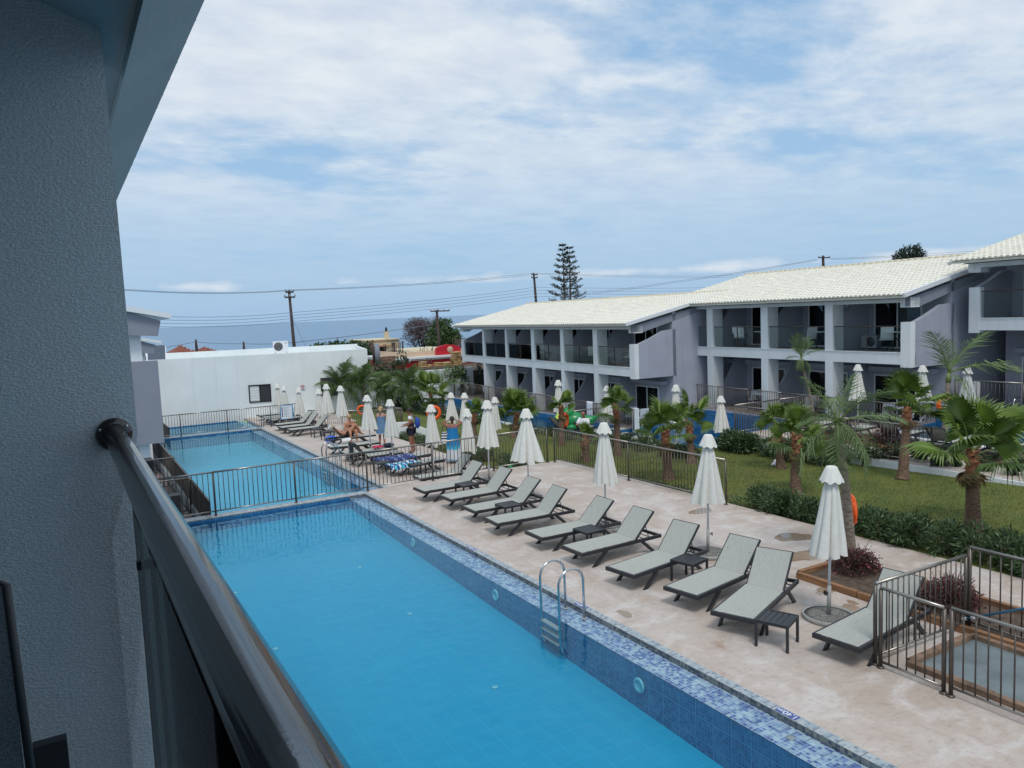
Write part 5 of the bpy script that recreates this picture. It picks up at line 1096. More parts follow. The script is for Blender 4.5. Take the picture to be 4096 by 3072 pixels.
b, tp = palm_pts((3262, 1745), (3205, 1430), .06); feather_palm('wind bent feather palm before the middle block', b, tp, .95, 24, r0=.06, bend=.1, fr=[(80, 150, .95), (86, 200, 1.0), (70, 120, .8), (65, -30, .75), (40, -40, .8), (20, 160, .6), (-30, 170, .55), (-40, -40, .7), (-60, 30, .6), (50, 60, .7), (-50, 220, .5), (75, 0, .9)])
b, tp = palm_pts((1384, 1642), (1362, 1540), -.9); feather_palm('feather palm with arching fronds before the dark window', b, tp, 2.0, 25, 26, .12, (.2, 0), -30, wide=True)
b, tp = palm_pts((1457, 1640), (1452, 1530), -.9); feather_palm('open feather palm at the corner of the white building', b, tp, 1.75, 26, 18, .11, (.1, 0), -20, wide=True)
b, tp = palm_pts((1545, 1640), (1540, 1555), -.9); feather_palm('bushy feather palm left of the standing man', b, tp, 1.35, 27, 26, .10, (.1, 0), -60, wide=True)
b, tp = palm_pts((1636, 1640), (1632, 1545), -.9); feather_palm('round pale green feather palm above the man with the backpack', b, tp, 1.55, 28, 30, .11, (.15, 0), -50, wide=True)
b, tp = palm_pts((1734, 1650), (1720, 1570), -.85); fan_palm('large drooping fan palm beside the garden wall', b, tp, 1.55, 29, 26, .15, (.35, -.2), -120, .3)
b, tp = palm_pts((1775, 1650), (1768, 1550), -.85); feather_palm('upright feather palm behind the drooping fan palm', b, tp, 1.45, 30, r0=.10, fr=[(85, 0, 1.05), (80, 100, .9), (45, -30, .9), (30, -35, 1.0), (50, 140, .7), (10, 150, .7)])
# small clipped trees, far trees
def tree(label, base, h, blobs, n, size, mat, name='leafy_tree', trunk_r=.1, cat='tree', mat2=None, up=.25, width=.55, limbs=True, tr='stem_wood'):
    """blobs: list of (x, y, z, rx, ry, rz) relative to the base"""
    t = thing(name, label, cat, base); B_ = np.array(blobs); vol = (B_[:, 3] * B_[:, 4] * B_[:, 5]) ** .67; pr = vol / vol.sum()
    def fn(q, n):
        k = q.choice(len(B_), n, p=pr); u = q.normal(0, 1, (n, 3)); u /= np.linalg.norm(u, axis=1)[:, None]; r = q.uniform(.45, 1.06, n)[:, None]
        nz = 1 + .18 * np.sin(u[:, :1] * 7 + k[:, None]) * np.cos(u[:, 2:] * 6 + k[:, None] * 2); return B_[k, :3] + u * r * nz * B_[k, 3:], u
    sd_ = int(abs(base[0] * 37 + base[1])) % 1000
    V, F = leaves(int(n * .7), fn, size, width, up, sd_); tag(ob('crown', leaf_mesh('crown', V, F, mat), t), kind='stuff')
    V, F = leaves(int(n * .3), fn, size, width, up, sd_ + 1); tag(ob('crown_tips', leaf_mesh('crown_tips', V, F, mat2 or mat), t), kind='stuff')
    tk = MB(); tk.tube([(0, 0, -.3), (.02 * h, 0, h * .35), (0, 0, h * .6)], [trunk_r * 1.2, trunk_r, trunk_r * .6], 8)
    if limbs:
        for b in blobs[:9]: tk.tube([(0, 0, h * .33), tuple(Vector(b[:3]) * .7 + Vector((0, 0, h * .1))), b[:3]], [trunk_r * .6, trunk_r * .35, trunk_r * .12], 6)
    ob('trunk', (tk, tr), t); return t
def blobs(n, rx, ry, rz, cz, br, seed):
    q = np.random.RandomState(seed); o = []
    for _ in range(n):
        u = q.normal(0, 1, 3); u /= np.linalg.norm(u); r = q.uniform(.3, 1) ** .5; k = br * q.uniform(.7, 1.3); o.append((u[0] * rx * r, u[1] * ry * r, cz + u[2] * rz * r, k, k, k * .8))
    return o
c = AT(1815, 1545, 50.3); tree('small round standard tree in front of the garden wall', (c[0], c[1], -.95), 3.0, blobs(9, .75, .6, .38, c[2] + .95 + .95, .38, 4), 520, .20, 'fan_leaf_dark', 'small_tree', .05)
c = AT(1605, 1500, 49.8); tree('dark leafy young tree before the red building', (c[0], c[1], -.95), 2.6, blobs(10, .55, .5, .8, c[2] + .95 + .3, .42, 5), 600, .2, 'pine_leaf', 'small_tree', .05, mat2='fan_leaf_dark')
c = AT(1535, 1470, 49.8); tree('thin dark young tree at the corner of the white building', (c[0], c[1], -.95), 2.8, blobs(8, .5, .5, .85, c[2] + .95 + .1, .36, 6), 380, .2, 'pine_leaf', 'small_tree', .045, mat2='fan_leaf_dark')
c = AT(1860, 1560, 50.0); tree('slim conical shrub beside the far block terrace', (c[0], c[1], -.95), 1.9, [(0, 0, .5, .4, .4, .5), (0, 0, 1.1, .3, .3, .5), (0, 0, 1.75, .15, .15, .45)], 700, .16, 'pine_leaf', 'conical_shrub', .04, 'shrub')
c = AT(1920, 1530, 51.0); tree('second slim conical shrub half behind the far block', (c[0], c[1], -.6), 1.8, [(0, 0, .7, .35, .35, .5), (0, 0, 1.2, .25, .25, .4), (0, 0, 1.7, .12, .12, .35)], 450, .16, 'pine_leaf', 'conical_shrub', .04, 'shrub')
def AW(px, py, Y, zb): c = AT(px, py, Y); return (c[0], c[1], zb), c[2] - zb
bs, h = AW(1272, 1400, 75, -3); tree('left dark green umbrella pine behind the white building', bs, h, blobs(16, 1.3, 1.3, .35, h - .3, .62, 7), 2600, .34, 'bush_leaf', 'umbrella_pine', .15, mat2='pine_leaf')
bs, h = AW(1395, 1385, 75, -3); tree('broader dark green umbrella pine behind the white building', bs, h, blobs(26, 2.2, 2.0, .55, h - .6, .8, 8), 4600, .34, 'bush_leaf', 'umbrella_pine', .18, mat2='pine_leaf')
bs, h = AW(1455, 1420, 70, -3); tree('dark shrubby tree between white building and timber posts', bs, h, blobs(16, .9, .9, 1.3, h - .2, .6, 9), 2400, .3, 'bush_leaf', 'shrubby_tree', .12, mat2='pine_leaf')
bs, h = AW(1695, 1335, 84, -3); tree('bare grey brown tamarisk behind the red building', bs, h + 2.3, blobs(30, 2.6, 2.4, 1.8, h + .1, .95, 10), 5200, .42, 'bare_twig', 'bare_tree', .22, mat2='bare_twig', width=.14, up=.7)
bs, h = AW(1775, 1350, 80, -3); tree('round bright green tree against the sea', bs, h + 1, blobs(26, 1.5, 1.5, 1.6, h, .85, 11), 4600, .34, 'bush_leaf', 'leafy_tree', .2)
bs, h = AW(3640, 1030, 52, 0); tree('dark feathery tree top above the middle roof', bs, h, [(x * 1.55, 0, h + .15 + z * 1.1, .30, .34, .75) for x, z in ((-1.7, -.5), (-1.25, -.1), (-.75, .25), (-.3, .1), (.15, .35), (.55, .2), (.85, .5), (1.15, .1), (1.6, -.25), (0, -.4), (.6, -.4), (-.7, -.4))], 2600, .34, 'pine_leaf', 'feathery_tree', .15, up=1.4, width=.25)
def norfolk():
    base = AT(2268, 1240, 88); t = thing('norfolk_pine', 'tall twin trunked norfolk pine above the far roof', 'tree', (base[0], 88, -3)); q = np.random.RandomState(3)
    tips = []
    for (tx, ty), nm_ in (((2250, 972), 0), ((2278, 983), 1)):
        p1 = Vector(AT(tx, ty, 88)) - t.location; p0 = Vector(AT(tx + (10 if nm_ == 0 else 4), 1225, 88)) - t.location; pb = Vector((p0.x, p0.y, 0))
        ob('trunk', (MB().tube([pb, p0, p1], [.24, .17, .02], 8), 'stem_wood'), t)
        H_ = (p1 - p0).length; z = .35; k = 0
        while z < H_ + 1.2:
            u = z / H_; c = p1 + (p0 - p1) * min(1.15, u); ln = .32 + 2.35 * min(1, u) ** 1.05; n = 6; a0 = q.uniform(0, 6); br = MB(); VV = []; FF = []; off = 0
            for i in range(n):
                a = a0 + i * 6.2832 / n + q.uniform(-.15, .15); d = Vector((math.cos(a), math.sin(a), 0)); l = ln * q.uniform(.8, 1.1); pts = [c, c + d * l * .5 + Vector((0, 0, -.10 * l)), c + d * l * .85 + Vector((0, 0, .0)), c + d * l + Vector((0, 0, .16 * l))]; br.tube(pts, [.035, .028, .02, .01], 4)
                def fn(q_, m):
                    s = q_.uniform(.42, 1.02, m)[:, None]; A_ = np.array(pts[1]); B_ = np.array(pts[3]); C_ = np.array(pts[0]); P = np.where(s < .5, C_ + (A_ - C_) * s * 2, A_ + (B_ - A_) * (s - .5) * 2) + q_.normal(0, .06 + .03 * l, (m, 3)) * np.array([1, 1, .6]); return P, np.tile(np.array(d), (m, 1))
                V, F = leaves(int(16 + 17 * l), fn, .30, .35, .9, q.randint(9999)); VV.append(V); FF.append(F + off); off += len(V)
            b = ob('branch_whorl', (br, 'stem_wood'), t); tag(ob('needles', leaf_mesh('needles', np.concatenate(VV), np.concatenate(FF), 'pine_leaf'), b), kind='stuff')
            z += .62 + .55 * u + q.uniform(-.06, .06)
norfolk()
# ------------------------------------------------------------------ people
def skin_obj(name, parent, V, E_, Rr, mat, sub=1):
    me = bpy.data.meshes.new(name); me.from_pydata([tuple(v) for v in V], E_, []); me.materials.append(M[mat]); o = ob(name, me, parent)
    md = o.modifiers.new('Skin', 'SKIN'); md.use_smooth_shade = True; md.branch_smoothing = .4
    for i, r in enumerate(Rr): d = me.skin_vertices[0].data[i]; d.radius = r if isinstance(r, tuple) else (r, r); d.use_root = (i == 0)
    s = o.modifiers.new('Sub', 'SUBSURF'); s.levels = sub; s.render_levels = sub; return o
STAND = dict(pelvis=(0, 0, .94), belly=(.01, 0, 1.10), chest=(0, 0, 1.33), neck=(.0, 0, 1.48), chin=(.025, 0, 1.56), head=(.02, 0, 1.64), top=(.01, 0, 1.71),
    sL=(0, .17, 1.41), eL=(-.02, .23, 1.14), wL=(.06, .25, .90), sR=(0, -.17, 1.41), eR=(-.02, -.23, 1.14), wR=(.06, -.25, .90),
    hL=(0, .09, .89), kL=(.02, .10, .50), aL=(-.02, .10, .09), tL=(.15, .12, .03), hR=(0, -.09, .89), kR=(.02, -.10, .50), aR=(-.02, -.10, .09), tR=(.15, -.12, .03))
RAD = dict(pelvis=(.145, .12), belly=(.135, .11), chest=(.15, .115), neck=.052, chin=.062, head=.092, top=.058, sL=.062, eL=.042, wL=.028, hL=.095, kL=.062, aL=.04, tL=.034)
for k in list(RAD):
    if k.endswith('L'): RAD[k[:-1] + 'R'] = RAD[k]
EDGES = [('pelvis', 'belly'), ('belly', 'chest'), ('chest', 'neck'), ('neck', 'chin'), ('chin', 'head'), ('head', 'top'), ('chest', 'sL'), ('sL', 'eL'), ('eL', 'wL'), ('chest', 'sR'), ('sR', 'eR'), ('eR', 'wR'), ('pelvis', 'hL'), ('hL', 'kL'), ('kL', 'aL'), ('aL', 'tL'), ('pelvis', 'hR'), ('hR', 'kR'), ('kR', 'aR'), ('aR', 'tR')]
def person(label, loc, deg, pose, skin='skin', fat=1.0, hair='hair_dark', hair_len=0.0, sc=1.0):
    J = dict(STAND); J.update(pose); t = thing('person', label, 'person', loc, R(deg)); t.scale = (sc, sc, sc)
    names = [k for k in J if k != 'face']; names.remove('pelvis'); names = ['pelvis'] + names; V = [Vector(J[n]) for n in names]; ix = {n: i for i, n in enumerate(names)}; E_ = [(ix[a], ix[b]) for a, b in EDGES]
    Rr = []
    for n in names:
        r = RAD[n]; f = fat if n not in ('head', 'top', 'chin') else 1
        Rr.append(tuple(x * f for x in r) if isinstance(r, tuple) else r * f)
    for s in 'LR':      # palm, four fingers and a thumb
        w, e = Vector(J['w' + s]), Vector(J['e' + s]); d = (w - e).normalized(); side = d.cross(Vector((0, 0, 1)) if abs(d.z) < .8 else Vector((1, 0, 0))).normalized(); pm = w + d * .055; V.append(pm); Rr.append((.032, .018)); E_.append((ix['w' + s], len(V) - 1)); pi_ = len(V) - 1
        for k, l in enumerate((.07, .08, .075, .055)):
            f0 = pm + d * .035 + side * (.028 - .019 * k); f1 = f0 + d * l * .6 - Vector((0, 0, .012)); V += [f0, f1]; Rr += [.0095, .007]; E_ += [(pi_, len(V) - 2), (len(V) - 2, len(V) - 1)]
        th = w + d * .03 + side * .04; V += [th, th + d * .035 + side * .012]; Rr += [.011, .008]; E_ += [(ix['w' + s], len(V) - 2), (len(V) - 2, len(V) - 1)]
    hd, ch = Vector(J['head']), Vector(J['chin']); upv = (Vector(J['top']) - ch).normalized(); fw = Vector(J.get('face', (1, 0, 0))).normalized(); nose = hd - upv * .035 + fw * .105
    V.append(nose); Rr.append(.014); E_.append((ix['head'], len(V) - 1))
    bd = skin_obj('body', t, V, E_, Rr, skin); sd = upv.cross(fw).normalized()
    for s in (-1, 1): ob('eye', (MB().ball(tuple(hd + fw * .088 + sd * s * .034 + upv * .005), .011, 5), 'eye_dark'), bd); ob('ear', (MB().ball(tuple(hd + sd * s * .088 - upv * .015), .026, 5, (.6, .4, 1)), skin), bd)
    ob('mouth', (MB().ball(tuple(hd + fw * .088 - upv * .07), .018, 5, (.4, 1, .3)), 'cloth_red'), bd)
    if hair:
        hm = MB(); hm.ball((0, 0, 0), .099, 8, (1.0, .97, 1.06))
        if hair_len: hm.tube([(-.05, 0, -.01), (-.075, 0, -.09), (-.07, 0, -.10 - hair_len)], [.075, .06, .025], 8)
        Mh = Matrix((fw, sd, upv)).transposed(); o_ = Vector(hd + upv * .030 - fw * .026)
        for i_, v_ in enumerate(hm.v): hm.v[i_] = tuple(Mh @ Vector(v_) + o_)
        ob('hair', (hm, hair), t)
    return t, J
def garment(name, t, J, keys, edges, rad, mat):
    V = [Vector(J[k]) if isinstance(k, str) else Vector(J[k[0]]).lerp(Vector(J[k[1]]), k[2]) for k in keys]; return skin_obj(name, t, V, edges, rad, mat)
def walk_dir(d): return d
# standing man with rucksack, facing left
a = math.degrees(math.atan2(.504, -.864))
t, J = person('man standing on the pool deck with a blue rucksack, facing left', G(1650, 1812, -.45), a, dict(eR=(.03, -.25, 1.15), wR=(.26, -.22, 1.10), eL=(.03, .25, 1.15), wL=(.27, .18, 1.08), chin=(.055, 0, 1.545), head=(.06, 0, 1.625), top=(.045, 0, 1.70), face=(.93, 0, -.35), kL=(.03, .11, .5), kR=(-.02, -.11, .5), aR=(-.08, -.12, .09), tR=(.09, -.14, .03)), 'skin_tan', 1.12, 'hair_dark', 0, 1.03)
garment('shirt_top', t, J, ['chest', ('chest', 'neck', .72), 'sL', ('sL', 'eL', .55), 'sR', ('sR', 'eR', .55), ('belly', 'chest', .55)], [(0, 1), (0, 2), (2, 3), (0, 4), (4, 5), (0, 6)], [(.185, .15), .075, .088, .072, .088, .072, (.175, .145)], 'cloth_white')
garment('shirt_body', t, J, [('belly', 'chest', .5), 'belly', ('pelvis', 'belly', .2)], [(0, 1), (1, 2)], [(.182, .152), (.178, .15), (.172, .145)], 'cloth_navy')
garment('shorts', t, J, ['pelvis', 'hL', ('hL', 'kL', .62), 'hR', ('hR', 'kR', .62)], [(0, 1), (1, 2), (0, 3), (3, 4)], [(.168, .142), .122, .105, .122, .105], 'cloth_navy')
garment('collar', t, J, [('chest', 'neck', .75), ('chest', 'neck', .95)], [(0, 1)], [.078, .068], 'cloth_red')
for s in 'LR': garment('shoe', t, J, ['a' + s, 't' + s], [(0, 1)], [.05, .044], 'sole')
r = thing('rucksack', 'blue drawstring rucksack on the back of the standing man', 'bag', tuple(t.matrix_basis @ Vector((-.25, .02, 1.17)))[:], R(a)); ob('bag', (MB().ball((0, 0, 0), .2, 8, (.55, .78, 1.15)), 'cloth_royal'), r); ob('strap', (MB().tube([(.05, .11, .2), (.22, .12, .3), (.3, .1, .12)], .012, 5).tube([(.05, -.11, .2), (.22, -.12, .3), (.3, -.1, .12)], .012, 5), 'cloth_navy'), r)
# woman in the blue batik dress, arms up, back to us
a = 62
t, J = person('woman in a long blue dress, hands raised to her hair, seen from behind', G(1816, 1850, -.45), a, dict(eL=(.05, .38, 1.50), wL=(.04, .16, 1.60), eR=(.05, -.38, 1.50), wR=(.04, -.16, 1.60)), 'skin_tan', 1.12, 'hair_dark', .02, .97)
d = MB(); d.lathe([(.33, .12), (.30, .30), (.26, .55), (.24, .85), (.235, .98), (.20, 1.10), (.20, 1.28), (.185, 1.33)], 26, cap=False, fn=lambda r, z, a_, i: (r * (1 + .05 * math.sin(7 * a_) * max(0, 1 - i / 4)) * (1.0 if abs(math.cos(a_)) < .5 else .9), z)); ob('dress', (d, 'batik_blue'), t)
for s in (-.09, .09): ob('strap', (MB().tube([(.13, s, 1.32), (.06, s, 1.46), (-.12, s, 1.44), (-.19, s, 1.31)], .008, 5), 'cloth_royal'), t)
b = thing('beach_bag', 'black and white striped bag hanging beside the blue dress', 'bag', tuple(t.matrix_basis @ Vector((.02, .30, .96)))[:], R(a)); ob('bag', (MB().box((0, 0, 0), (.16, .26, .40), None, .8), 'bag_stripes'), b); ob('handle', (MB().tube([(0, -.1, .2), (0, -.06, .42), (0, .06, .42), (0, .1, .2)], .012, 5), 'cloth_navy'), b)
# woman in denim, back to us
a = 50; dn = G(1100 + 1190 * .3617, 1400 + 1075 * .3617, -.45)
t, J = person('blond woman in a short denim dress, seen from behind', dn, a, dict(eL=(.12, .24, 1.16), wL=(.28, .16, 1.24), eR=(.1, -.26, 1.18), wR=(.27, -.15, 1.25), chin=(.05, 0, 1.55), head=(.06, 0, 1.63), top=(.05, 0, 1.70)), 'skin', 1.06, 'hair_blond', .16, .98)
d = MB(); d.lathe([(.24, .60), (.235, .75), (.215, .95), (.175, 1.12), (.185, 1.28), (.178, 1.33)], 24, cap=False, fn=lambda r, z, a_, i: (r * (.86 if abs(math.cos(a_)) > .6 else 1), z)); ob('dress', (d, 'cloth_denim'), t)
ob('hem', (MB().tube([(.236 * .9 * math.cos(x), .236 * math.sin(x), .60) for x in np.linspace(0, 6.2832, 24, endpoint=False)], .008, 5, closed=True), 'towel_white'), t)
for s in (-.09, .09): ob('strap', (MB().tube([(.12, s, 1.32), (.05, s, 1.46), (-.1, s, 1.45), (-.16, s, 1.31)], .011, 5), 'towel_white'), t)
# couple on the sunbed LB6 (head end towards the pool)
o6 = LB6; M6 = o6.matrix_basis
def on_bed(p): return tuple(M6 @ Vector(p))
t, J = person('man in black trunks lying on the sunbed, knees drawn up', on_bed((0, .36, 0)), 180, dict(pelvis=(-1.22 + 2 * 0, 0, .47), belly=(-1.40, 0, .50), chest=(-1.60, 0, .60), neck=(-1.71, 0, .70), chin=(-1.76, 0, .76), head=(-1.81, 0, .80), top=(-1.87, 0, .84), face=(.6, 0, .8),
    sL=(-1.64, .18, .62), eL=(-1.40, .30, .44), wL=(-1.14, .34, .42), sR=(-1.64, -.18, .62), eR=(-1.42, -.27, .50), wR=(-1.25, -.12, .60), hL=(-1.16, .09, .46), kL=(-.86, .13, .86), aL=(-.62, .12, .43), tL=(-.48, .13, .38), hR=(-1.16, -.09, .46), kR=(-.84, -.12, .88), aR=(-.60, -.11, .43), tR=(-.46, -.12, .38)), 'skin', 1.1, 'hair_grey')
t.location = on_bed((0, .36, 0)); t.rotation_euler = (0, 0, o6.rotation_euler.z + math.pi)
garment('trunks', t, J, ['pelvis', 'hL', ('hL', 'kL', .35), 'hR', ('hR', 'kR', .35)], [(0, 1), (1, 2), (0, 3), (3, 4)], [(.158, .135), .112, .098, .112, .098], 'towel_black')
t, J = person('blond woman in a dark bikini sitting on the edge of the sunbed', on_bed((1.05, .75, 0)), 0, dict(pelvis=(0, 0, .46), belly=(-.03, 0, .62), chest=(-.03, 0, .84), neck=(-.01, 0, 1.0), chin=(.02, 0, 1.08), head=(.02, 0, 1.16), top=(.0, 0, 1.23), sL=(-.03, .18, .92), eL=(-.06, .26, .68), wL=(-.05, .28, .46), sR=(-.03, -.18, .92), eR=(.06, -.25, .70), wR=(.24, -.14, .62), hL=(.04, .10, .44), kL=(.40, .12, .62), aL=(.44, .12, .16), tL=(.58, .13, .06), hR=(.04, -.10, .44), kR=(.38, -.14, .58), aR=(.42, -.14, .14), tR=(.56, -.15, .05)), 'skin', 1.14, 'hair_blond')
t.rotation_euler = (0, 0, R(-85)); t.location = on_bed((1.02, .22, 0))
garment('bikini_top', t, J, [('belly', 'chest', .55), ('belly', 'chest', .95)], [(0, 1)], [(.185, .15), (.182, .15)], 'cloth_navy'); garment('bikini_bottom', t, J, ['pelvis', 'hL', 'hR'], [(0, 1), (0, 2)], [(.178, .15), .122, .122], 'cloth_navy')
# bald man in white behind the low palm
t, J = person('bald man in a white shirt behind the low young palm', (16.1, 22.55, lawn_z(16.1, 22.5)), 200, dict(eR=(.16, -.22, 1.2), wR=(.34, -.10, 1.24), eL=(.12, .25, 1.17), wL=(.33, .15, 1.2), chin=(.05, 0, 1.55), head=(.06, 0, 1.63), top=(.05, 0, 1.705)), 'skin_tan', 1.1, None)
garment('shirt', t, J, ['chest', ('chest', 'neck', .7), 'sL', ('sL', 'eL', .9), 'sR', ('sR', 'eR', .9), 'belly', ('pelvis', 'belly', .15)], [(0, 1), (0, 2), (2, 3), (0, 4), (4, 5), (0, 6), (6, 7)], [(.19, .155), .075, .09, .07, .09, .07, (.18, .155), (.185, .155)], 'cloth_white')
garment('shorts', t, J, ['pelvis', 'hL', ('hL', 'kL', .6), 'hR', ('hR', 'kR', .6)], [(0, 1), (1, 2), (0, 3), (3, 4)], [(.165, .14), .12, .105, .12, .105], 'cloth_navy')
# ------------------------------------------------------------------ towels, toys and small things
def cloth(name, label, pts, mat, cat='towel', wav=.012, seed=0, nx=14, ny=8):
    """a draped sheet: pts is a 2D list (rows) of points, smoothed between"""
    q = np.random.RandomState(seed); P = np.array(pts, float); o = P.reshape(-1, 3).mean(0); mb = MB(); r, c = P.shape[:2]
    for i in range(nx + 1):
        for j in range(ny + 1):
            u, v = i / nx * (r - 1), j / ny * (c - 1); a, b = min(int(u), r - 2), min(int(v), c - 2); fu, fv = u - a, v - b
            p = (P[a, b] * (1 - fu) + P[a + 1, b] * fu) * (1 - fv) + (P[a, b + 1] * (1 - fu) + P[a + 1, b + 1] * fu) * fv - o
            n = wav * (math.sin(3.1 * i + 1.7 * j + seed) + q.uniform(-.6, .6)); mb.v.append((p[0], p[1], p[2] + n))
    for i in range(nx):
        for j in range(ny): k = i * (ny + 1) + j; mb.face((k, k + 1, k + ny + 2, k + ny + 1), True)
    t = thing(name, label, cat, tuple(o)); so_ = ob('cloth', (mb, mat), t); md = so_.modifiers.new('Solid', 'SOLIDIFY'); md.thickness = .012; md.offset = 1; return t
x, y = TB1; zt = -.45 + .345
cloth('towel', 'striped blue, white and turquoise towel hanging over a flat sunbed', [[(x + .0 + .28 * k, y - .72, zt - .09) for k in range(5)], [(x + .02 + .28 * k, y - .66, zt + .015) for k in range(5)], [(x + .02 + .28 * k, y - .02, zt + .015) for k in range(5)], [(x + .28 * k, y + .03, zt - .05) for k in range(5)]], 'towel_stripes', seed=1)
x, y = TB2
cloth('towel', 'navy patterned towel spread over a flat sunbed', [[(x + .02 + .36 * k, y - .70, zt - .05) for k in range(5)], [(x + .02 + .36 * k, y - .63, zt + .02) for k in range(5)], [(x + .02 + .36 * k, y - .02, zt + .03) for k in range(5)]], 'towel_navy', wav=.025, seed=2)
def bedpt(o, p): return tuple(o.matrix_basis @ Vector(p))
ca, sa = math.cos(R(47)), math.sin(R(47)); top = (1.375 + .71 * ca, .318 + .71 * sa)
cloth('towel', 'black towel with white letters hanging over a raised sunbed back', [[bedpt(LB3, (top[0] - .28 * ca + .02 - .03 * sa, y_, top[1] - .28 * sa + .05)) for y_ in (.06, .62)], [bedpt(LB3, (top[0] - .01, y_, top[1] + .03)) for y_ in (.06, .62)], [bedpt(LB3, (top[0] + .05, y_, top[1] - .02)) for y_ in (.06, .62)], [bedpt(LB3, (top[0] + .06, y_, top[1] - .62)) for y_ in (.05, .63)]], 'towel_black', wav=.006, seed=3)
tl = thing('towel_lettering', 'white letters printed on the black towel', 'lettering', bedpt(LB3, (top[0] + .085, .17, top[1] - .30)))
text_mesh('letters', 'HSC', .20, tl, (0, 0, 0), (R(90), R(90), R(-90)))
cloth('towel', 'white towel over the raised back of the couple sunbed', [[bedpt(LB6, (top[0] - .6 * ca - .04 * sa, y_, top[1] - .6 * sa + .06)) for y_ in (.02, .16)], [bedpt(LB6, (top[0] - .01, y_, top[1] + .035)) for y_ in (.02, .18)], [bedpt(LB6, (top[0] + .05, y_, top[1] - .12)) for y_ in (.02, .3)]], 'towel_white', wav=.006, seed=4)
cloth('towel', 'white towel end under the lying man', [[bedpt(LB6, (1.15 + .2 * k, .68, .33)) for k in range(3)], [bedpt(LB6, (1.15 + .2 * k, .72, .22)) for k in range(3)]], 'towel_white', wav=.004, seed=5)
cloth('cloth_bundle', 'crumpled red cloth on a flat sunbed', [[bedpt(LB4, (.55 + .15 * k, .2, .40)) for k in range(3)], [bedpt(LB4, (.5 + .2 * k, .55, .42)) for k in range(3)]], 'cloth_red', 'clothing', .03, 6)
b = thing('bag', 'dark soft bag on the flat sunbed beside the red cloth', 'bag', bedpt(LB4, (.22, .34, .36))); ob('bag', (MB().ball((0, 0, .06), .19, 7, (1.2, 1, .45)), 'cloth_navy'), b)
b = thing('bag', 'blue bag under the side table of the sunbathing couple', 'bag', G(*R51(615, 945), -.12)); b.location.z = -.45; ob('bag', (MB().ball((0, 0, .17), .22, 7, (1.2, .9, .75)), 'towel_blue'), b)
b = thing('bag', 'black bag on the ground under the lettered towel sunbed', 'bag', bedpt(LB3, (.85, .3, 0))); ob('bag', (MB().ball((0, 0, .12), .26, 7, (1.3, .8, .46)), 'towel_black'), b)
t = thing('ashtray', 'small glass ashtray on the slatted table near the fence', 'ashtray', G(*R4(545, 255), .405)); ob('dish', (MB().lathe([(.05, 0), (.06, .03), (.05, .03), (.04, .01)], 14), 'balustrade_glass'), t)
def fence_towel(label, p0, p1, z0, z1, Yref, seed):
    a, b = AT(p0[0], p0[1], Yref), AT(p1[0], p0[1], Yref); return a, b
def hang(label, P, zg, s0, s1, low, seed):
    rows = []
    for w, z in ((-.06, 1.0 - low * .4), (-.09, 1.085), (-.16, 1.085), (-.175, 1.05 - low)): rows.append([loc_pt(P, w, s, zg + z) for s in (s0, s1)])
    cloth('towel', label, rows, 'towel_white', wav=.006, seed=seed)
def s_on(P, px, py):
    d = _ray(px, py); f_ = Vector((math.sin(-FDIR), math.cos(FDIR))); n_ = Vector((f_.y, -f_.x)); P_ = Vector(P); t_ = P_.dot(n_) / (d[0] * n_.x + d[1] * n_.y); return (Vector((d[0] * t_, d[1] * t_)) - P_).dot(f_)
hang('wide white towel drying on the dark fence of the middle block', P2, -.10, s_on(P2, 2655, 1570), s_on(P2, 2728, 1570), .5, 7); hang('second white towel on the dark fence behind the palm leaf', P2, -.10, s_on(P2, 2748, 1570), s_on(P2, 2778, 1570), .3, 8); hang('narrow white towel on the fence of the farther block', P1, -1.0, s_on(P1, 2358, 1630), s_on(P1, 2381, 1630), .8, 9)
def torus(mb, c, R1, r, n=28, m=10, rot=None):
    M3 = Euler(rot).to_matrix() if rot else Matrix.Identity(3); mb.tube([tuple(Vector(c) + M3 @ Vector((R1 * math.cos(6.2832 * k / n), R1 * math.sin(6.2832 * k / n), 0))) for k in range(n)], r, m, closed=True)
def lifebuoy(label, loc, rot, s=.85):
    t = thing('lifebuoy', label, 'lifebuoy', loc); t.rotation_euler = rot; t.scale = (s, s, s); mb = MB(); torus(mb, (0, 0, 0), .285, .072, 32, 12); ob('ring', (mb, 'lifebuoy_orange'), t)
    for k in range(4): a = k * 1.5708 + .78; m2 = MB(); torus(m2, (0, 0, 0), .076, .006, 14, 5, (0, R(90), 0)); ob('band', (m2, 'lifebuoy_orange'), t, (.285 * math.cos(a), .285 * math.sin(a), 0), (0, 0, a + 1.5708))
    rp = [(.37 * math.cos(6.2832 * k / 24), .37 * math.sin(6.2832 * k / 24), .02 * math.sin(k * 1.57)) for k in range(24)]; ob('rope', (MB().tube(rp, .008, 5, closed=True), 'lifebuoy_orange'), t)
c = AT(1838 * 1.8517, 1101 * 1.8517, 9.35); lifebuoy('orange lifebuoy on the slender palm trunk beside the nearest parasol', c, (R(90), 0, R(50)))
c = AT(3786, 1618, 14.1); lifebuoy('orange lifebuoy on the tall feather palm of the right terrace', c, (R(90), 0, R(-35)))
c = AT(1735, 1650, 29.6); lifebuoy('orange lifebuoy behind the parasol near the blue dress', c, (R(90), 0, R(-20)))
c = AT(2262, 1680, 25.9); lifebuoy('orange lifebuoy hanging at the small star shaped palm', c, (R(90), 0, R(35)))
c = AT(1448, 1640, 44.0); lifebuoy('orange lifebuoy left behind the parasol by the couple', c, (R(90), 0, R(-20)))
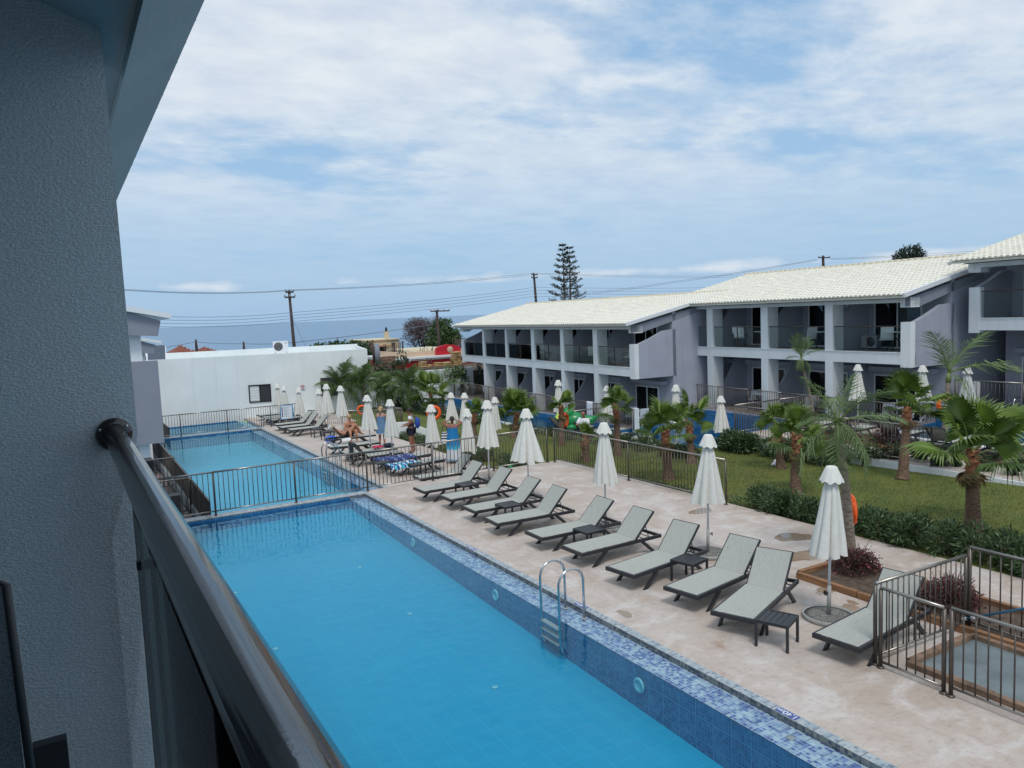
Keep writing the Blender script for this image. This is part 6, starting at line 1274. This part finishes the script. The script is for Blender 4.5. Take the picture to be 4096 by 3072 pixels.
t = thing('inflatable_dinosaur', 'big green inflatable animal lying on the sunbeds', 'inflatable', (20.6, 29.6, -.66), R(150)); mb = MB(); mb.ball((0, 0, .42), .50, 9, (1.15, .8, .8)).ball((.35, 0, .75), .34, 8, (1, .9, .9)); ob('body', (mb, 'inflatable_green'), t)
m2 = MB(); m2.tube([(-.35, 0, .4), (-.8, .05, .42), (-1.1, .1, .6)], [.3, .2, .06], 10); ob('tail', (m2, 'inflatable_green'), t); ob('leg', (MB().ball((.2, .4, .15), .18, 6, (1.2, .8, .8)), 'inflatable_green'), t); ob('leg', (MB().ball((.2, -.4, .15), .18, 6, (1.2, .8, .8)), 'inflatable_green'), t)
c = G(2275, 1668, -.45); t = thing('watermelon_float', 'round watermelon float, red with green rim', 'inflatable', (c[0], c[1], -.50)); t.rotation_euler = (R(14), R(-10), 0)
mb = MB(); mb.lathe([(.05, .07), (.5, .09), (.66, .04), (.6, -.03)], 26); ob('flesh', (mb, 'inflatable_red'), t); m2 = MB(); torus(m2, (0, 0, -.01), .66, .10); ob('rind', (m2, 'inflatable_green'), t); m3 = MB(); torus(m3, (0, 0, .04), .60, .07); ob('rind_inner', (m3, 'toy_lime'), t)
for k in range(9): a = k * .7; ob('seed', (MB().ball((.32 * math.cos(a) * (1 + .3 * (k % 2)), .32 * math.sin(a) * (1 + .3 * (k % 2)), .095), .03, 4, (1, 1, .3)), 'black_plastic'), t)
c = G(2040, 1637, -1.1)
for k, (dx, dy, m_) in enumerate(((0, 0, 'inflatable_red'), (.35, .1, 'toy_yellow'), (.15, -.4, 'inflatable_red'))):
    t = thing('pool_toy', ['red float drifting in the lower pool', 'yellow float drifting in the lower pool', 'small red float next to the yellow one'][k], 'pool toy', (c[0] + dx, c[1] + dy, -1.08)); m2 = MB(); torus(m2, (0, 0, .04), .2, .08); ob('ring', (m2, m_), t); ob('head', (MB().ball((.2, 0, .18), .1, 6), 'toy_yellow'), t)
c = G(1985, 1702, -.95); t = thing('hose_coil', 'coil of bright blue hose on the deck of the lower pool', 'hose', (c[0], c[1], -1.0)); mb = MB()
for k in range(4): torus(mb, (0, 0, .03 + .05 * k), .33 - .02 * (k % 2), .026)
ob('coil', (mb, 'inflatable_cyan'), t)
c = G(985, 1680, -1.02); t = thing('pool_toy', 'lime yellow float in the farthest pool', 'pool toy', (c[0], min(c[1], 48.2), -1.04)); ob('board', (MB().ball((0, 0, .03), .35, 6, (1.3, .7, .2)), 'toy_lime'), t)
t = thing('pool_pole', 'blue telescopic pool pole lying over the timber bed at right', 'pool pole', (11.5, 5.75, .25)); p0, p1 = Vector(G(3696 + 470 * .3617, 2100 + 1035 * .3617, .2)), Vector(G(4096, 2100 + 925 * .3617, .85)); e = p1 + (p1 - p0) * .8
t.location = p0; ob('pole', (MB().tube([(0, 0, 0), tuple(e - p0)], .017, 8), 'pole_blue'), t); u_ = (e - p0).normalized(); ob('coupling', (MB().tube([tuple(u_ * .16), tuple(u_ * .26)], .03, 10), 'pole_white'), t); ob('tip', (MB().tube([tuple(u_ * -.12), tuple(u_ * .0)], .022, 8), 'pole_white'), t)
t = thing('buggy_toy', 'orange and green toy on the grass behind the long fence', 'toy', (12.1, 21.7, -.45)); ob('body', (MB().ball((0, 0, .17), .28, 6, (1, .7, .5)), 'lifebuoy_orange'), t); ob('ball', (MB().ball((.3, -.1, .33), .09, 6), 'inflatable_green'), t)
t = thing('cat', 'small white cat beside the trunk of the fan palm', 'cat', G(3102, 1866, -.3)); skin_obj('body', t, [(0, 0, .14), (.09, 0, .18), (.16, 0, .27), (.2, 0, .3), (-.08, 0, .12), (-.2, 0, .06), (.06, .04, .02), (.06, -.04, .02), (-.05, .05, .02), (-.05, -.05, .02)], [(0, 1), (1, 2), (2, 3), (0, 4), (4, 5), (1, 6), (1, 7), (4, 8), (4, 9)], [.07, .06, .045, .03, .07, .02, .025, .025, .03, .03], 'towel_white')
t = thing('white_steps', 'white sloping side wall of garden steps behind the standing man', 'steps', G(1578, 1745, -.45)); ob('side_wall', (MB().prism([(0, 0), (1.9, 0), (1.9, .05), (.65, .62), (0, .62)], 0, .16, 'xz'), 'bright_white'), t, rot=(0, 0, R(-32))); ob('tread', (MB().box2((.1, .17, 0), (.8, .9, .3)).box2((.81, .17, 0), (1.3, .9, .15)), 'bright_white'), t, rot=(0, 0, R(-32)))
for px, lab in ((1554, 'small white bulkhead lamp at the left on the garden wall'), (1720, 'small white bulkhead lamp on the garden wall near the round tree')):
    c = AT(px, 1484, 50.9); t = thing('wall_lamp', lab, 'lamp', c); ob('body', (MB().ball((0, -.05, 0), .11, 6, (1.3, .8, .7)), 'pole_white'), t)
for i, (px, py, lab) in enumerate(((1250, 1440, 'deck drain pot near the far fence'),)): pass
# small round gutter drain stain cover on the shelf
t = thing('shelf_drain', 'small round drain cover on the mosaic shelf of the near pool', 'drain', (6.86, 5.75, -.0815)); ob('cover', (MB().lathe([(.055, 0), (.05, .008), (.02, .01)], 16), 'sleeve_grey'), t)
for k, (px, py, z) in enumerate(((2560, 2740, -.5), (1985, 2380, -.45), (1655, 2170, -.45))):
    d_ = _ray(px, py); c = d_ * (6.62 / d_[0]); t = thing('underwater_lamp', ['round pale lamp in the pool wall close to the bottom of the photo', 'round pale lamp in the pool wall left of the ladder', 'farthest round pale lamp in the pool wall'][k], 'pool lamp', (6.612, c[1], CAMZ + c[2])); ob('lens', (MB().lathe([(.11, 0), (.11, .02), (.08, .034), (.072, .014), (.01, .012)], 18), 'inlet_cyan'), t, rot=(0, R(-90), 0))
for k, (px, py) in enumerate(((940, 2370), (1640, 2455), (1980, 2750), (1440, 2267), (1103, 2595))):
    c = G(px, py, -.60); zf_ = -.98 + .0312 * c[1]; c = G(px, py, zf_); zf_ = -.98 + .0312 * c[1]; t = thing('floor_inlet', 'round pale water inlet in the near pool floor, ' + ('left beyond the handrail', 'farthest in deep water', 'left of the ladder lamp', 'near the fence reflection', 'close to the handrail')[k], 'pool inlet', (c[0], c[1], zf_ + .001), 0, 'water inlets in the pool floor'); ob('cover', (MB().lathe([(.055, 0), (.05, .012), (.01, .014)], 14), 'inlet_cyan'), t)
# ------------------------------------------------------------------ balcony furniture
def make_chair(mat='aluminium_white', name='balcony_chair'):
    t = thing(name, 'x', 'chair'); ob('seat', (MB().box((0, 0, .43), (.46, .48, .025)), mat), t); ob('backrest', (MB().box((-.26, 0, .70), (.025, .46, .46), (0, R(-12), 0)), mat), t)
    for x in (-.2, .2):
        for y in (-.23, .23): ob('leg', (MB().bar((x, y, 0), (x * .95, y, .42), .03, .03, (1, 0, 0)), 'anthracite'), t)
    for y in (-.25, .25): ob('armrest', (MB().tube([(.2, y, .42), (.2, y, .64), (-.22, y, .66)], .016, 6), 'anthracite'), t)
    return t
def make_btable():
    t = thing('balcony_table', 'x', 'table'); ob('tabletop', (MB().lathe([(.35, .71), (.355, .725), (.35, .735), (.02, .735)], 20), 'aluminium_white'), t)
    for s in (-1, 1): ob('leg', (MB().bar((-.25 * s, .18 * s, 0), (.22 * s, .18 * s, .71), .03, .025), 'anthracite'), t)
    return t
CH, BT, CR = make_chair(), make_btable(), make_chair('chair_red', 'red_chair')
def furnish(key, name, i0=0):
    bl = BAL[key]
    for i, (P, z, a, b, W) in enumerate(bl):
        lvl = 'lower terrace' if key.endswith('_g') else 'balcony'; wh = '%s %s of the %s block' % (ORD[i], lvl, name); m = (a + b) / 2
        if key == 'B2' and i == 1:
            put(CH, USED, loc_pt(P, .95, m + .75, z), FDIR + .6, 'chair under a spotted cloth on the ' + wh); CH0 = loc_pt(P, .95, m + .75, z)
            put(CR, USED, loc_pt(P, .9, a + .45, z), FDIR + 2.6, 'red chair on the ' + wh)
            rows = [[loc_pt(P, w_, m + .75 + d_, z + h_) for d_ in (-.28, .28)] for w_, h_ in ((.75, .62), (.70, .96), (.78, .98), (1.05, .60))]; cloth('cloth', 'pale spotted cloth over the chair beside the red one', rows, 'towel_white', 'cloth', .012, 11)
        else:
            put(CH, USED, loc_pt(P, .85 + .15 * (i % 2), m - .15 + .1 * (i % 3), z), FDIR + random.uniform(-.5, .5) + 1.2, 'pale chair at left, ' + wh, 'balcony chairs'); put(CH, USED, loc_pt(P, 1.0, a + .5, z), FDIR + random.uniform(-.5, .5) + 1.9, 'pale chair at right, ' + wh, 'balcony chairs')
        put(BT, USED, loc_pt(P, 1.05, a + 1.02, z), random.uniform(0, 3), 'round pale table, ' + wh, 'balcony tables')
furnish('B1', 'farther'); furnish('B2', 'middle'); furnish('B3', 'right'); furnish('B1_g', 'farther'); furnish('B2_g', 'middle'); furnish('B3_g', 'right')
t = thing('air_conditioner', 'white air conditioner unit on the last balcony of the middle block', 'air conditioner', loc_pt(P2, 1.5, -7.75, 2.85), FDIR); ob('housing', (MB().box2((-.15, -.36, .06), (.15, .36, .56)), 'pale_grey_paint'), t); ob('fan_grille', (MB().lathe([(.2, 0), (.18, .02), (.02, .02)], 18), 'anthracite'), t, (-.15, -.08, .31), (0, R(-90), 0))
# near balcony: chair back at the left edge, dark box
t = thing('balcony_chair', 'dark meshed garden chair cut off by the lower left edge', 'chair', (-.36, 1.62, 3.52)); a_ = Vector((-.305, 1.75, 4.29)); 
p = [Vector(AT(42, 2317, 1.72)), Vector(AT(130, 3080, 1.62))]; L0 = t.location
o = ob('backrest', (MB().quad(tuple(p[0] - L0 + Vector((-.45, .1, 0))), tuple(p[0] - L0 + Vector((-.012, 0, -.004))), tuple(p[1] - L0 + Vector((-.012, 0, 0))), tuple(p[1] - L0 + Vector((-.45, .1, 0)))), 'sling_dark'), t)
p2 = p[1] + (p[1] - p[0]) * .5
ob('frame', (MB().tube([tuple(p[0] - L0 + Vector((-.46, .1, .006))), tuple(p[0] - L0 + Vector((-.04, .01, .008))), tuple(p[0] - L0 + Vector((-.008, .002, -.01))), tuple(p2 - L0)], .008, 8), 'anthracite'), t); ob('leg', (MB().tube([tuple(p2 - L0), (p2.x - L0.x + .06, p2.y - L0.y - .1, 0)], .010, 8), 'anthracite'), t); ob('seat', (MB().box((-.2, -.1, .42), (.46, .44, .02)), 'sling_dark'), t)
c = AT(205, 2960, 1.95); t = thing('dark_board', 'dark flat board standing at the foot of the balcony wall', 'board', (c[0], 1.95, 3.52)); hz_ = c[2] - 3.52; ob('body', (MB().box2((-.036, -.015, 0), (.030, .015, hz_)), 'anthracite'), t)
# ------------------------------------------------------------------ beyond the garden: red building, houses, poles, wires
def red_building():
    Y = 60.0; xl = AT(1592, 1460, Y)[0]; z1 = AT(1600, 1441, Y)[2]; zp = AT(1600, 1412, Y)[2]; xr = AT(1945, 1420, Y)[0]; r = thing('red_building', 'low red building with pale parapet and arched red gable', 'building', (xl, Y, .6)); zz = lambda z: z - .6; w = xr - xl
    ob('wall', (MB().box2((0, 0, 0), (w, 7, zz(z1) - .12)), 'red_render'), r); ob('cornice', (MB().box2((-.25, -.25, zz(z1) - .12), (w, 7.2, zz(z1) + .03)).box2((-.42, -.42, zz(z1) + .03), (w, 7.3, zz(z1) + .20)), 'bright_white'), r)
    ob('parapet', (MB().box2((.35, .25, zz(z1) + .20), (w, .5, zz(zp))).box2((.35, .5, zz(z1) + .20), (.6, 6.8, zz(zp))), 'beige_render'), r)
    ax0, ax1 = AT(1746, 1400, Y - .1)[0] - xl, AT(1842, 1400, Y - .1)[0] - xl; zt = zz(AT(1790, 1378, Y)[2]); zb = zz(z1) + .1; zs = zz(AT(1790, 1400, Y)[2]); pts = [(ax0, zb)]
    for k in range(13): u = k / 12; pts.append((ax0 + (ax1 - ax0) * u, zs + (zt - zs) * math.sin(math.pi * (.12 + .76 * u)) ** .8))
    pts.append((ax1, zb)); ob('arched_gable', (MB().prism(pts, -.12, .2, 'xz'), 'red_render'), r)
    hx, hzc = AT(1798, 1398, Y)[0] - xl, zz(AT(1798, 1398, Y)[2]); ob('round_window', (MB().lathe([(.28, 0), (.28, .03), (.02, .03)], 20), 'beige_render'), r, (hx, -.125, hzc), (R(90), 0, 0))
    ob('downpipe', (MB().tube([(1.2, -.2, zz(zp) - .4), (.9, -.4, zz(zp) - .75)], .06, 6), 'aluminium_white'), r)
    ob('wing', (MB().box2((AT(1640, 1400, 66)[0] - xl, 6, 0), (w, 12, zz(AT(1700, 1398, 66)[2]))), 'cream_render'), r)
red_building()
def straw(px0, px1, py0, py1, Y, n, label):
    a, b = AT(px0, py1, Y), AT(px1, py0, Y); t = thing('stacked_sacks', label, 'stack of sacks', (a[0], Y, a[2])); w = b[0] - a[0]; h = (b[2] - a[2]) / n
    for k in range(n):
        m = max(1, int(round(w / .9)))
        for j in range(m): o = random.uniform(-.08, .08); ob('sack', (MB().ball((w * (j + .5) / m + o, random.uniform(-.05, .05), h * (k + .5)), .5, 5, (w / m * 1.0, .8, h * .9)).box((w * (j + .5) / m + o, 0, h * (k + .5)), (w / m * .80, .55, h * .88), (0, random.uniform(-.05, .05), 0)), 'straw'), t)
straw(1676, 1702, 1445, 1470, 56.5, 4, 'short stack of straw coloured sacks in front of the red wall'); straw(1704, 1726, 1457, 1470, 56.5, 2, 'two straw coloured sacks beside the short stack'); straw(1736, 1766, 1448, 1466, 56.5, 3, 'slumped straw coloured sacks below the arched gable'); straw(1768, 1806, 1446, 1464, 56.2, 2, 'upright straw coloured sacks left of the tall stack'); straw(1806, 1842, 1405, 1461, 56.0, 9, 'tall stack of straw coloured sacks in front of the arched gable')
def rods(label, x0, x1, y0, y1, Y, n, seed, r=.03):
    q = np.random.RandomState(seed); a, b = AT(x0, y1, Y), AT(x1, y0, Y); t = thing('steel_rods', label, 'steel rods', (a[0], Y, a[2]))
    for k in range(n): x = (b[0] - a[0]) * q.uniform(0, 1); h = (b[2] - a[2]) * q.uniform(.7, 1.05); y = q.uniform(-1, 1); ob('rod', (MB().tube([(x, y, 0), (x + q.uniform(-.06, .06), y, h)], r, 5), 'rebar'), t)
rods('rusty reinforcing rods rising beside the cream house', 1546, 1602, 1366, 1425, 64, 18, 1); rods('rusty rods standing before the arched gable', 1705, 1727, 1425, 1470, 57.5, 5, 2); rods('dark rods beside the far roof corner', 1812, 1852, 1350, 1395, 66, 12, 3); rods('short rods along the cream wall', 1672, 1750, 1385, 1408, 64, 9, 4)
def timber_post(label, x0, y0, x1, y1, Y, r, mat='pole_wood'):
    a, b = Vector(AT(x0, y0, Y)), Vector(AT(x1, y1, Y)); t = thing('timber_post', label, 'post', b[:]); ob('shaft', (MB().tube([(0, 0, 0), tuple(a - b)], [r, r * .9], 8), mat), t)
timber_post('thick weathered post between white building and red building', 1487, 1368, 1500, 1452, 60, .14, 'rebar'); timber_post('pale square pillar beside the weathered post', 1507, 1374, 1513, 1455, 58, .22, 'pale_grey_paint')
def brick_stack():
    a = AT(1515, 1450, 59); t = thing('pallet_stack', 'stack of brown blocks between pillar and red building', 'stack', (a[0], 59, .95))
    for k in range(3):
        for j in range(2): ob('block', (MB().box((.35 + j * .68 + random.uniform(-.05, .05), 0, .15 + k * .3), (.64, .5, .27)), 'stone_block'), t)
brick_stack()
def hip_roof(t, x0, x1, y0, y1, z, h, mat, rib=.3):
    cx0, cx1, cy = x0 + (y1 - y0) * .45, x1 - (y1 - y0) * .45, (y0 + y1) / 2
    if cx0 > cx1: cx0 = cx1 = (x0 + x1) / 2
    mb = MB(); mb.quad((x0, y0, z), (x1, y0, z), (cx1, cy, z + h), (cx0, cy, z + h)).quad((x1, y1, z), (x0, y1, z), (cx0, cy, z + h), (cx1, cy, z + h)).quad((x0, y1, z), (x0, y0, z), (cx0, cy, z + h)).quad((x1, y0, z), (x1, y1, z), (cx1, cy, z + h)); mb.quad((x0, y0, z - .01), (x0, y1, z - .01), (x1, y1, z - .01), (x1, y0, z - .01)); rf = ob('roof', (mb, mat), t)
    rb = MB(); n = int((x1 - x0) / rib)
    for k in range(1, n):
        x = x0 + k * rib; f = min(1, (x - x0) / max(.01, cx0 - x0), (x1 - x) / max(.01, x1 - cx1)); rb.tube([(x, y0, z + .03), (x, y0 + (cy - y0) * f, z + h * f + .03)], .09, 5)
    tag(ob('tile_rows', (rb, mat), rf), kind='stuff'); return rf
def left_house():
    a, b = AT(672, 1424, 92), AT(905, 1412, 92); t = thing('tiled_house', 'terracotta hip roof of a house behind the white roof edge', 'house', (a[0], 92, -3)); w = b[0] - a[0]; z = a[2] + 3; ob('wall', (MB().box2((.4, .4, 0), (w - .4, 8, z)), 'bright_white'), t); hip_roof(t, 0, w * .55, 0, 6, z - .05, AT(735, 1381, 92)[2] - a[2], 'terracotta'); hip_roof(t, w * .42, w, 0.5, 7, z - .1, AT(820, 1388, 92)[2] - a[2], 'terracotta'); c0 = AT(800, 1402, 91.2)[0] - a[0]; rf = hip_roof(t, c0 - 1.5, c0 + 1.8, -1.0, 1.0, z - .3, .75, 'terracotta')
left_house()
def cream_house():
    a, b = AT(1468, 1430, 86), AT(1595, 1358, 86); t = thing('cream_house', 'small cream house with flat terracotta canopies and a chimney', 'house', (a[0], 86, -3)); w = b[0] - a[0]; h = b[2] + 3; ob('wall', (MB().box2((0, 0, 0), (w, 6, h)), 'cream_render'), t); ob('roof_edge', (MB().box2((-.15, -.15, h), (w + .15, 6.15, h + .14)), 'cream_render'), t)
    cx = AT(1543, 1345, 88)[0] - a[0]; ch = ob('chimney', (MB().box2((cx - .25, 1.5, h + .18), (cx + .25, 2, h + 1.0)), 'cream_render'), t); ob('chimney_pot', (MB().lathe([(.12, 0), (.16, .3), (.05, .55)], 8, (cx, 1.75, h + 1.0)), 'black_plastic'), ch)
    x0 = AT(1442, 1370, 84)[0] - a[0]; ob('canopy', (MB().box2((x0, -1.5, h - .68), (.2, -.01, h - .56)), 'terracotta_pale'), t); x1 = AT(1512, 1370, 84)[0] - a[0]; x2 = AT(1572, 1370, 84)[0] - a[0]; ob('canopy', (MB().box2((x1, -1.6, h - .68), (x2, -.01, h - .56)), 'terracotta_pale'), t); ob('porch', (MB().box2((x1 + .2, -.012, h - 3.2), (x2 - .1, -.005, h - .8)), 'dark_room'), t)  # dark sheet on the wall below the canopy paints the porch's shade
    for k in range(4): ob('window', (MB().box2((w - .9 + .02 * k, -.02 - .002 * k, h - .8), (w - .5, .0, h - .35)), 'dark_room'), t) if k == 0 else None
cream_house()
def pole(label, top, bot, Y, r, arms=(), steps=False):
    a, b = Vector(AT(top[0], top[1], Y)), Vector(AT(bot[0], bot[1], Y)); t = thing('utility_pole', label, 'utility pole', b[:]); d = a - b
    ob('shaft', (MB().tube([(0, 0, -4), (0, 0, 0), tuple(d)], [r * 1.1, r * 1.1, r * .8], 10), 'pole_wood'), t)
    for (w0, w1, dz) in arms: cr = ob('crossarm', (MB().box((d.x + (w0 + w1) / 2, d.y - r, d.z + dz), (w1 - w0, .10, .12)), 'pole_wood'), t); [ob('insulator', (MB().lathe([(.05, 0), (.07, .06), (.03, .16)], 8, (d.x + w0 + (w1 - w0) * k / 2, d.y - r, d.z + dz + .06)), 'sleeve_grey'), cr) for k in range(3)]
    if steps: [ob('bracket', (MB().box((d.x, d.y - r - .05, d.z - 2.6 - k * .45), (.22, .1, .05)), 'sleeve_grey'), t) for k in range(5)]
    return t
pole('tall dark utility pole above the white building roof', (1156, 1162), (1178, 1402), 58, .115, [(-.3, .3, -.12), (-.38, .38, -.5)]); pole('dark utility pole left of the norfolk pine', (2135, 1092), (2146, 1230), 76, .15, [(-.36, .36, -.2), (-.4, .4, -.55)], True); pole('utility pole with one sided crossarm before the bare tree', (1747, 1240), (1757, 1395), 72, .15, [(-.75, .1, -.12), (.1, 1.35, -.12)]); pole('short utility pole top above the middle roof', (3292, 1022), (3294, 1090), 58, .16, [(-.95, .95, -.25)])
pole('small pole over the terracotta roof', (783, 1358), (786, 1392), 88, .13); pole('small pole right of the terracotta roof', (974, 1367), (977, 1412), 88, .13); pole('small pole between cream house and bare tree', (1609, 1365), (1612, 1400), 100, .14)
def wire(label, pts, r=.016, group='overhead power lines', sag=0):
    P = [Vector(AT(*p)) for p in pts]; t = thing('power_line', label, 'power line', P[0][:], 0, group); Q = []
    for a, b in zip(P, P[1:]):
        for k in range(10): u = k / 10; Q.append(a.lerp(b, u) - P[0] - Vector((0, 0, sag * 4 * u * (1 - u))))
    Q.append(P[-1] - P[0]); ob('cable', (MB().tube(Q, r, 5), 'cable'), t)
for k in range(2): wire('%s of the top pair of wires from the tall pole' % ('upper', 'lower')[k], [(420, 1151 + 4 * k, 52), (1157 + 14 * k, 1160 + 2 * k, 57.8), (2128 + 14 * k, 1092 + 5 * k, 75.8), (3000, 1100 + 7 * k, 92)], sag=.25)
for k in range(4): wire('%s wire of the lower four above the sea' % ('topmost', 'second', 'third', 'lowest')[k], [(560, 1262 + 14 * k, 52), (1168, 1250 + 12 * k, 57.8), (2140, 1149 + 12 * k, 75.8), (3000, 1146 + 12 * k, 92)], sag=.2)
wire('upper of two wires rising to the pole over the middle roof', [(2240, 1184, 76), (2700, 1125, 68), (3268, 1037, 58)], sag=.1); wire('lower of two wires rising to the pole over the middle roof', [(2240, 1190, 76), (2700, 1130, 68), (3268, 1040, 58)], sag=.1)
for k in range(2): wire('%s wire from the crossarm pole to the right edge' % ('upper', 'lower')[k], [(3322, 1034 + 4 * k, 58), (4150, 984 + 9 * k, 44)], sag=.15)
wire('thick dark cable between the small poles and the bare tree', [(560, 1400, 80), (783, 1367, 88), (975, 1374, 88), (1180, 1369, 60), (1735, 1297, 72)], .026, sag=.1); wire('thin stay wire of the tall pole', [(1172, 1278, 57.9), (1225, 1392, 57.5)], .014); wire('thin stay wire of the crossarm pole', [(1740, 1252, 71.8), (1692, 1295, 71)], .02)
# the template objects that were never placed are removed
for o in [o for o in S.objects if o.get('label') == 'x']:
    for ch in list(o.children_recursive): bpy.data.objects.remove(ch)
    bpy.data.objects.remove(o)
# plain names: Blender's own suffixes
for o in list(S.objects):
    n = o.name.split('.')[0]
    if n == 'sun_lounger_flat': n = 'sun_lounger'
    o['_n'] = n
for i, o in enumerate(list(S.objects)): o.name = 'tmp_%d' % i
for o in sorted(S.objects, key=lambda o: int(o.name[4:])): o.name = o['_n']; del o['_n']
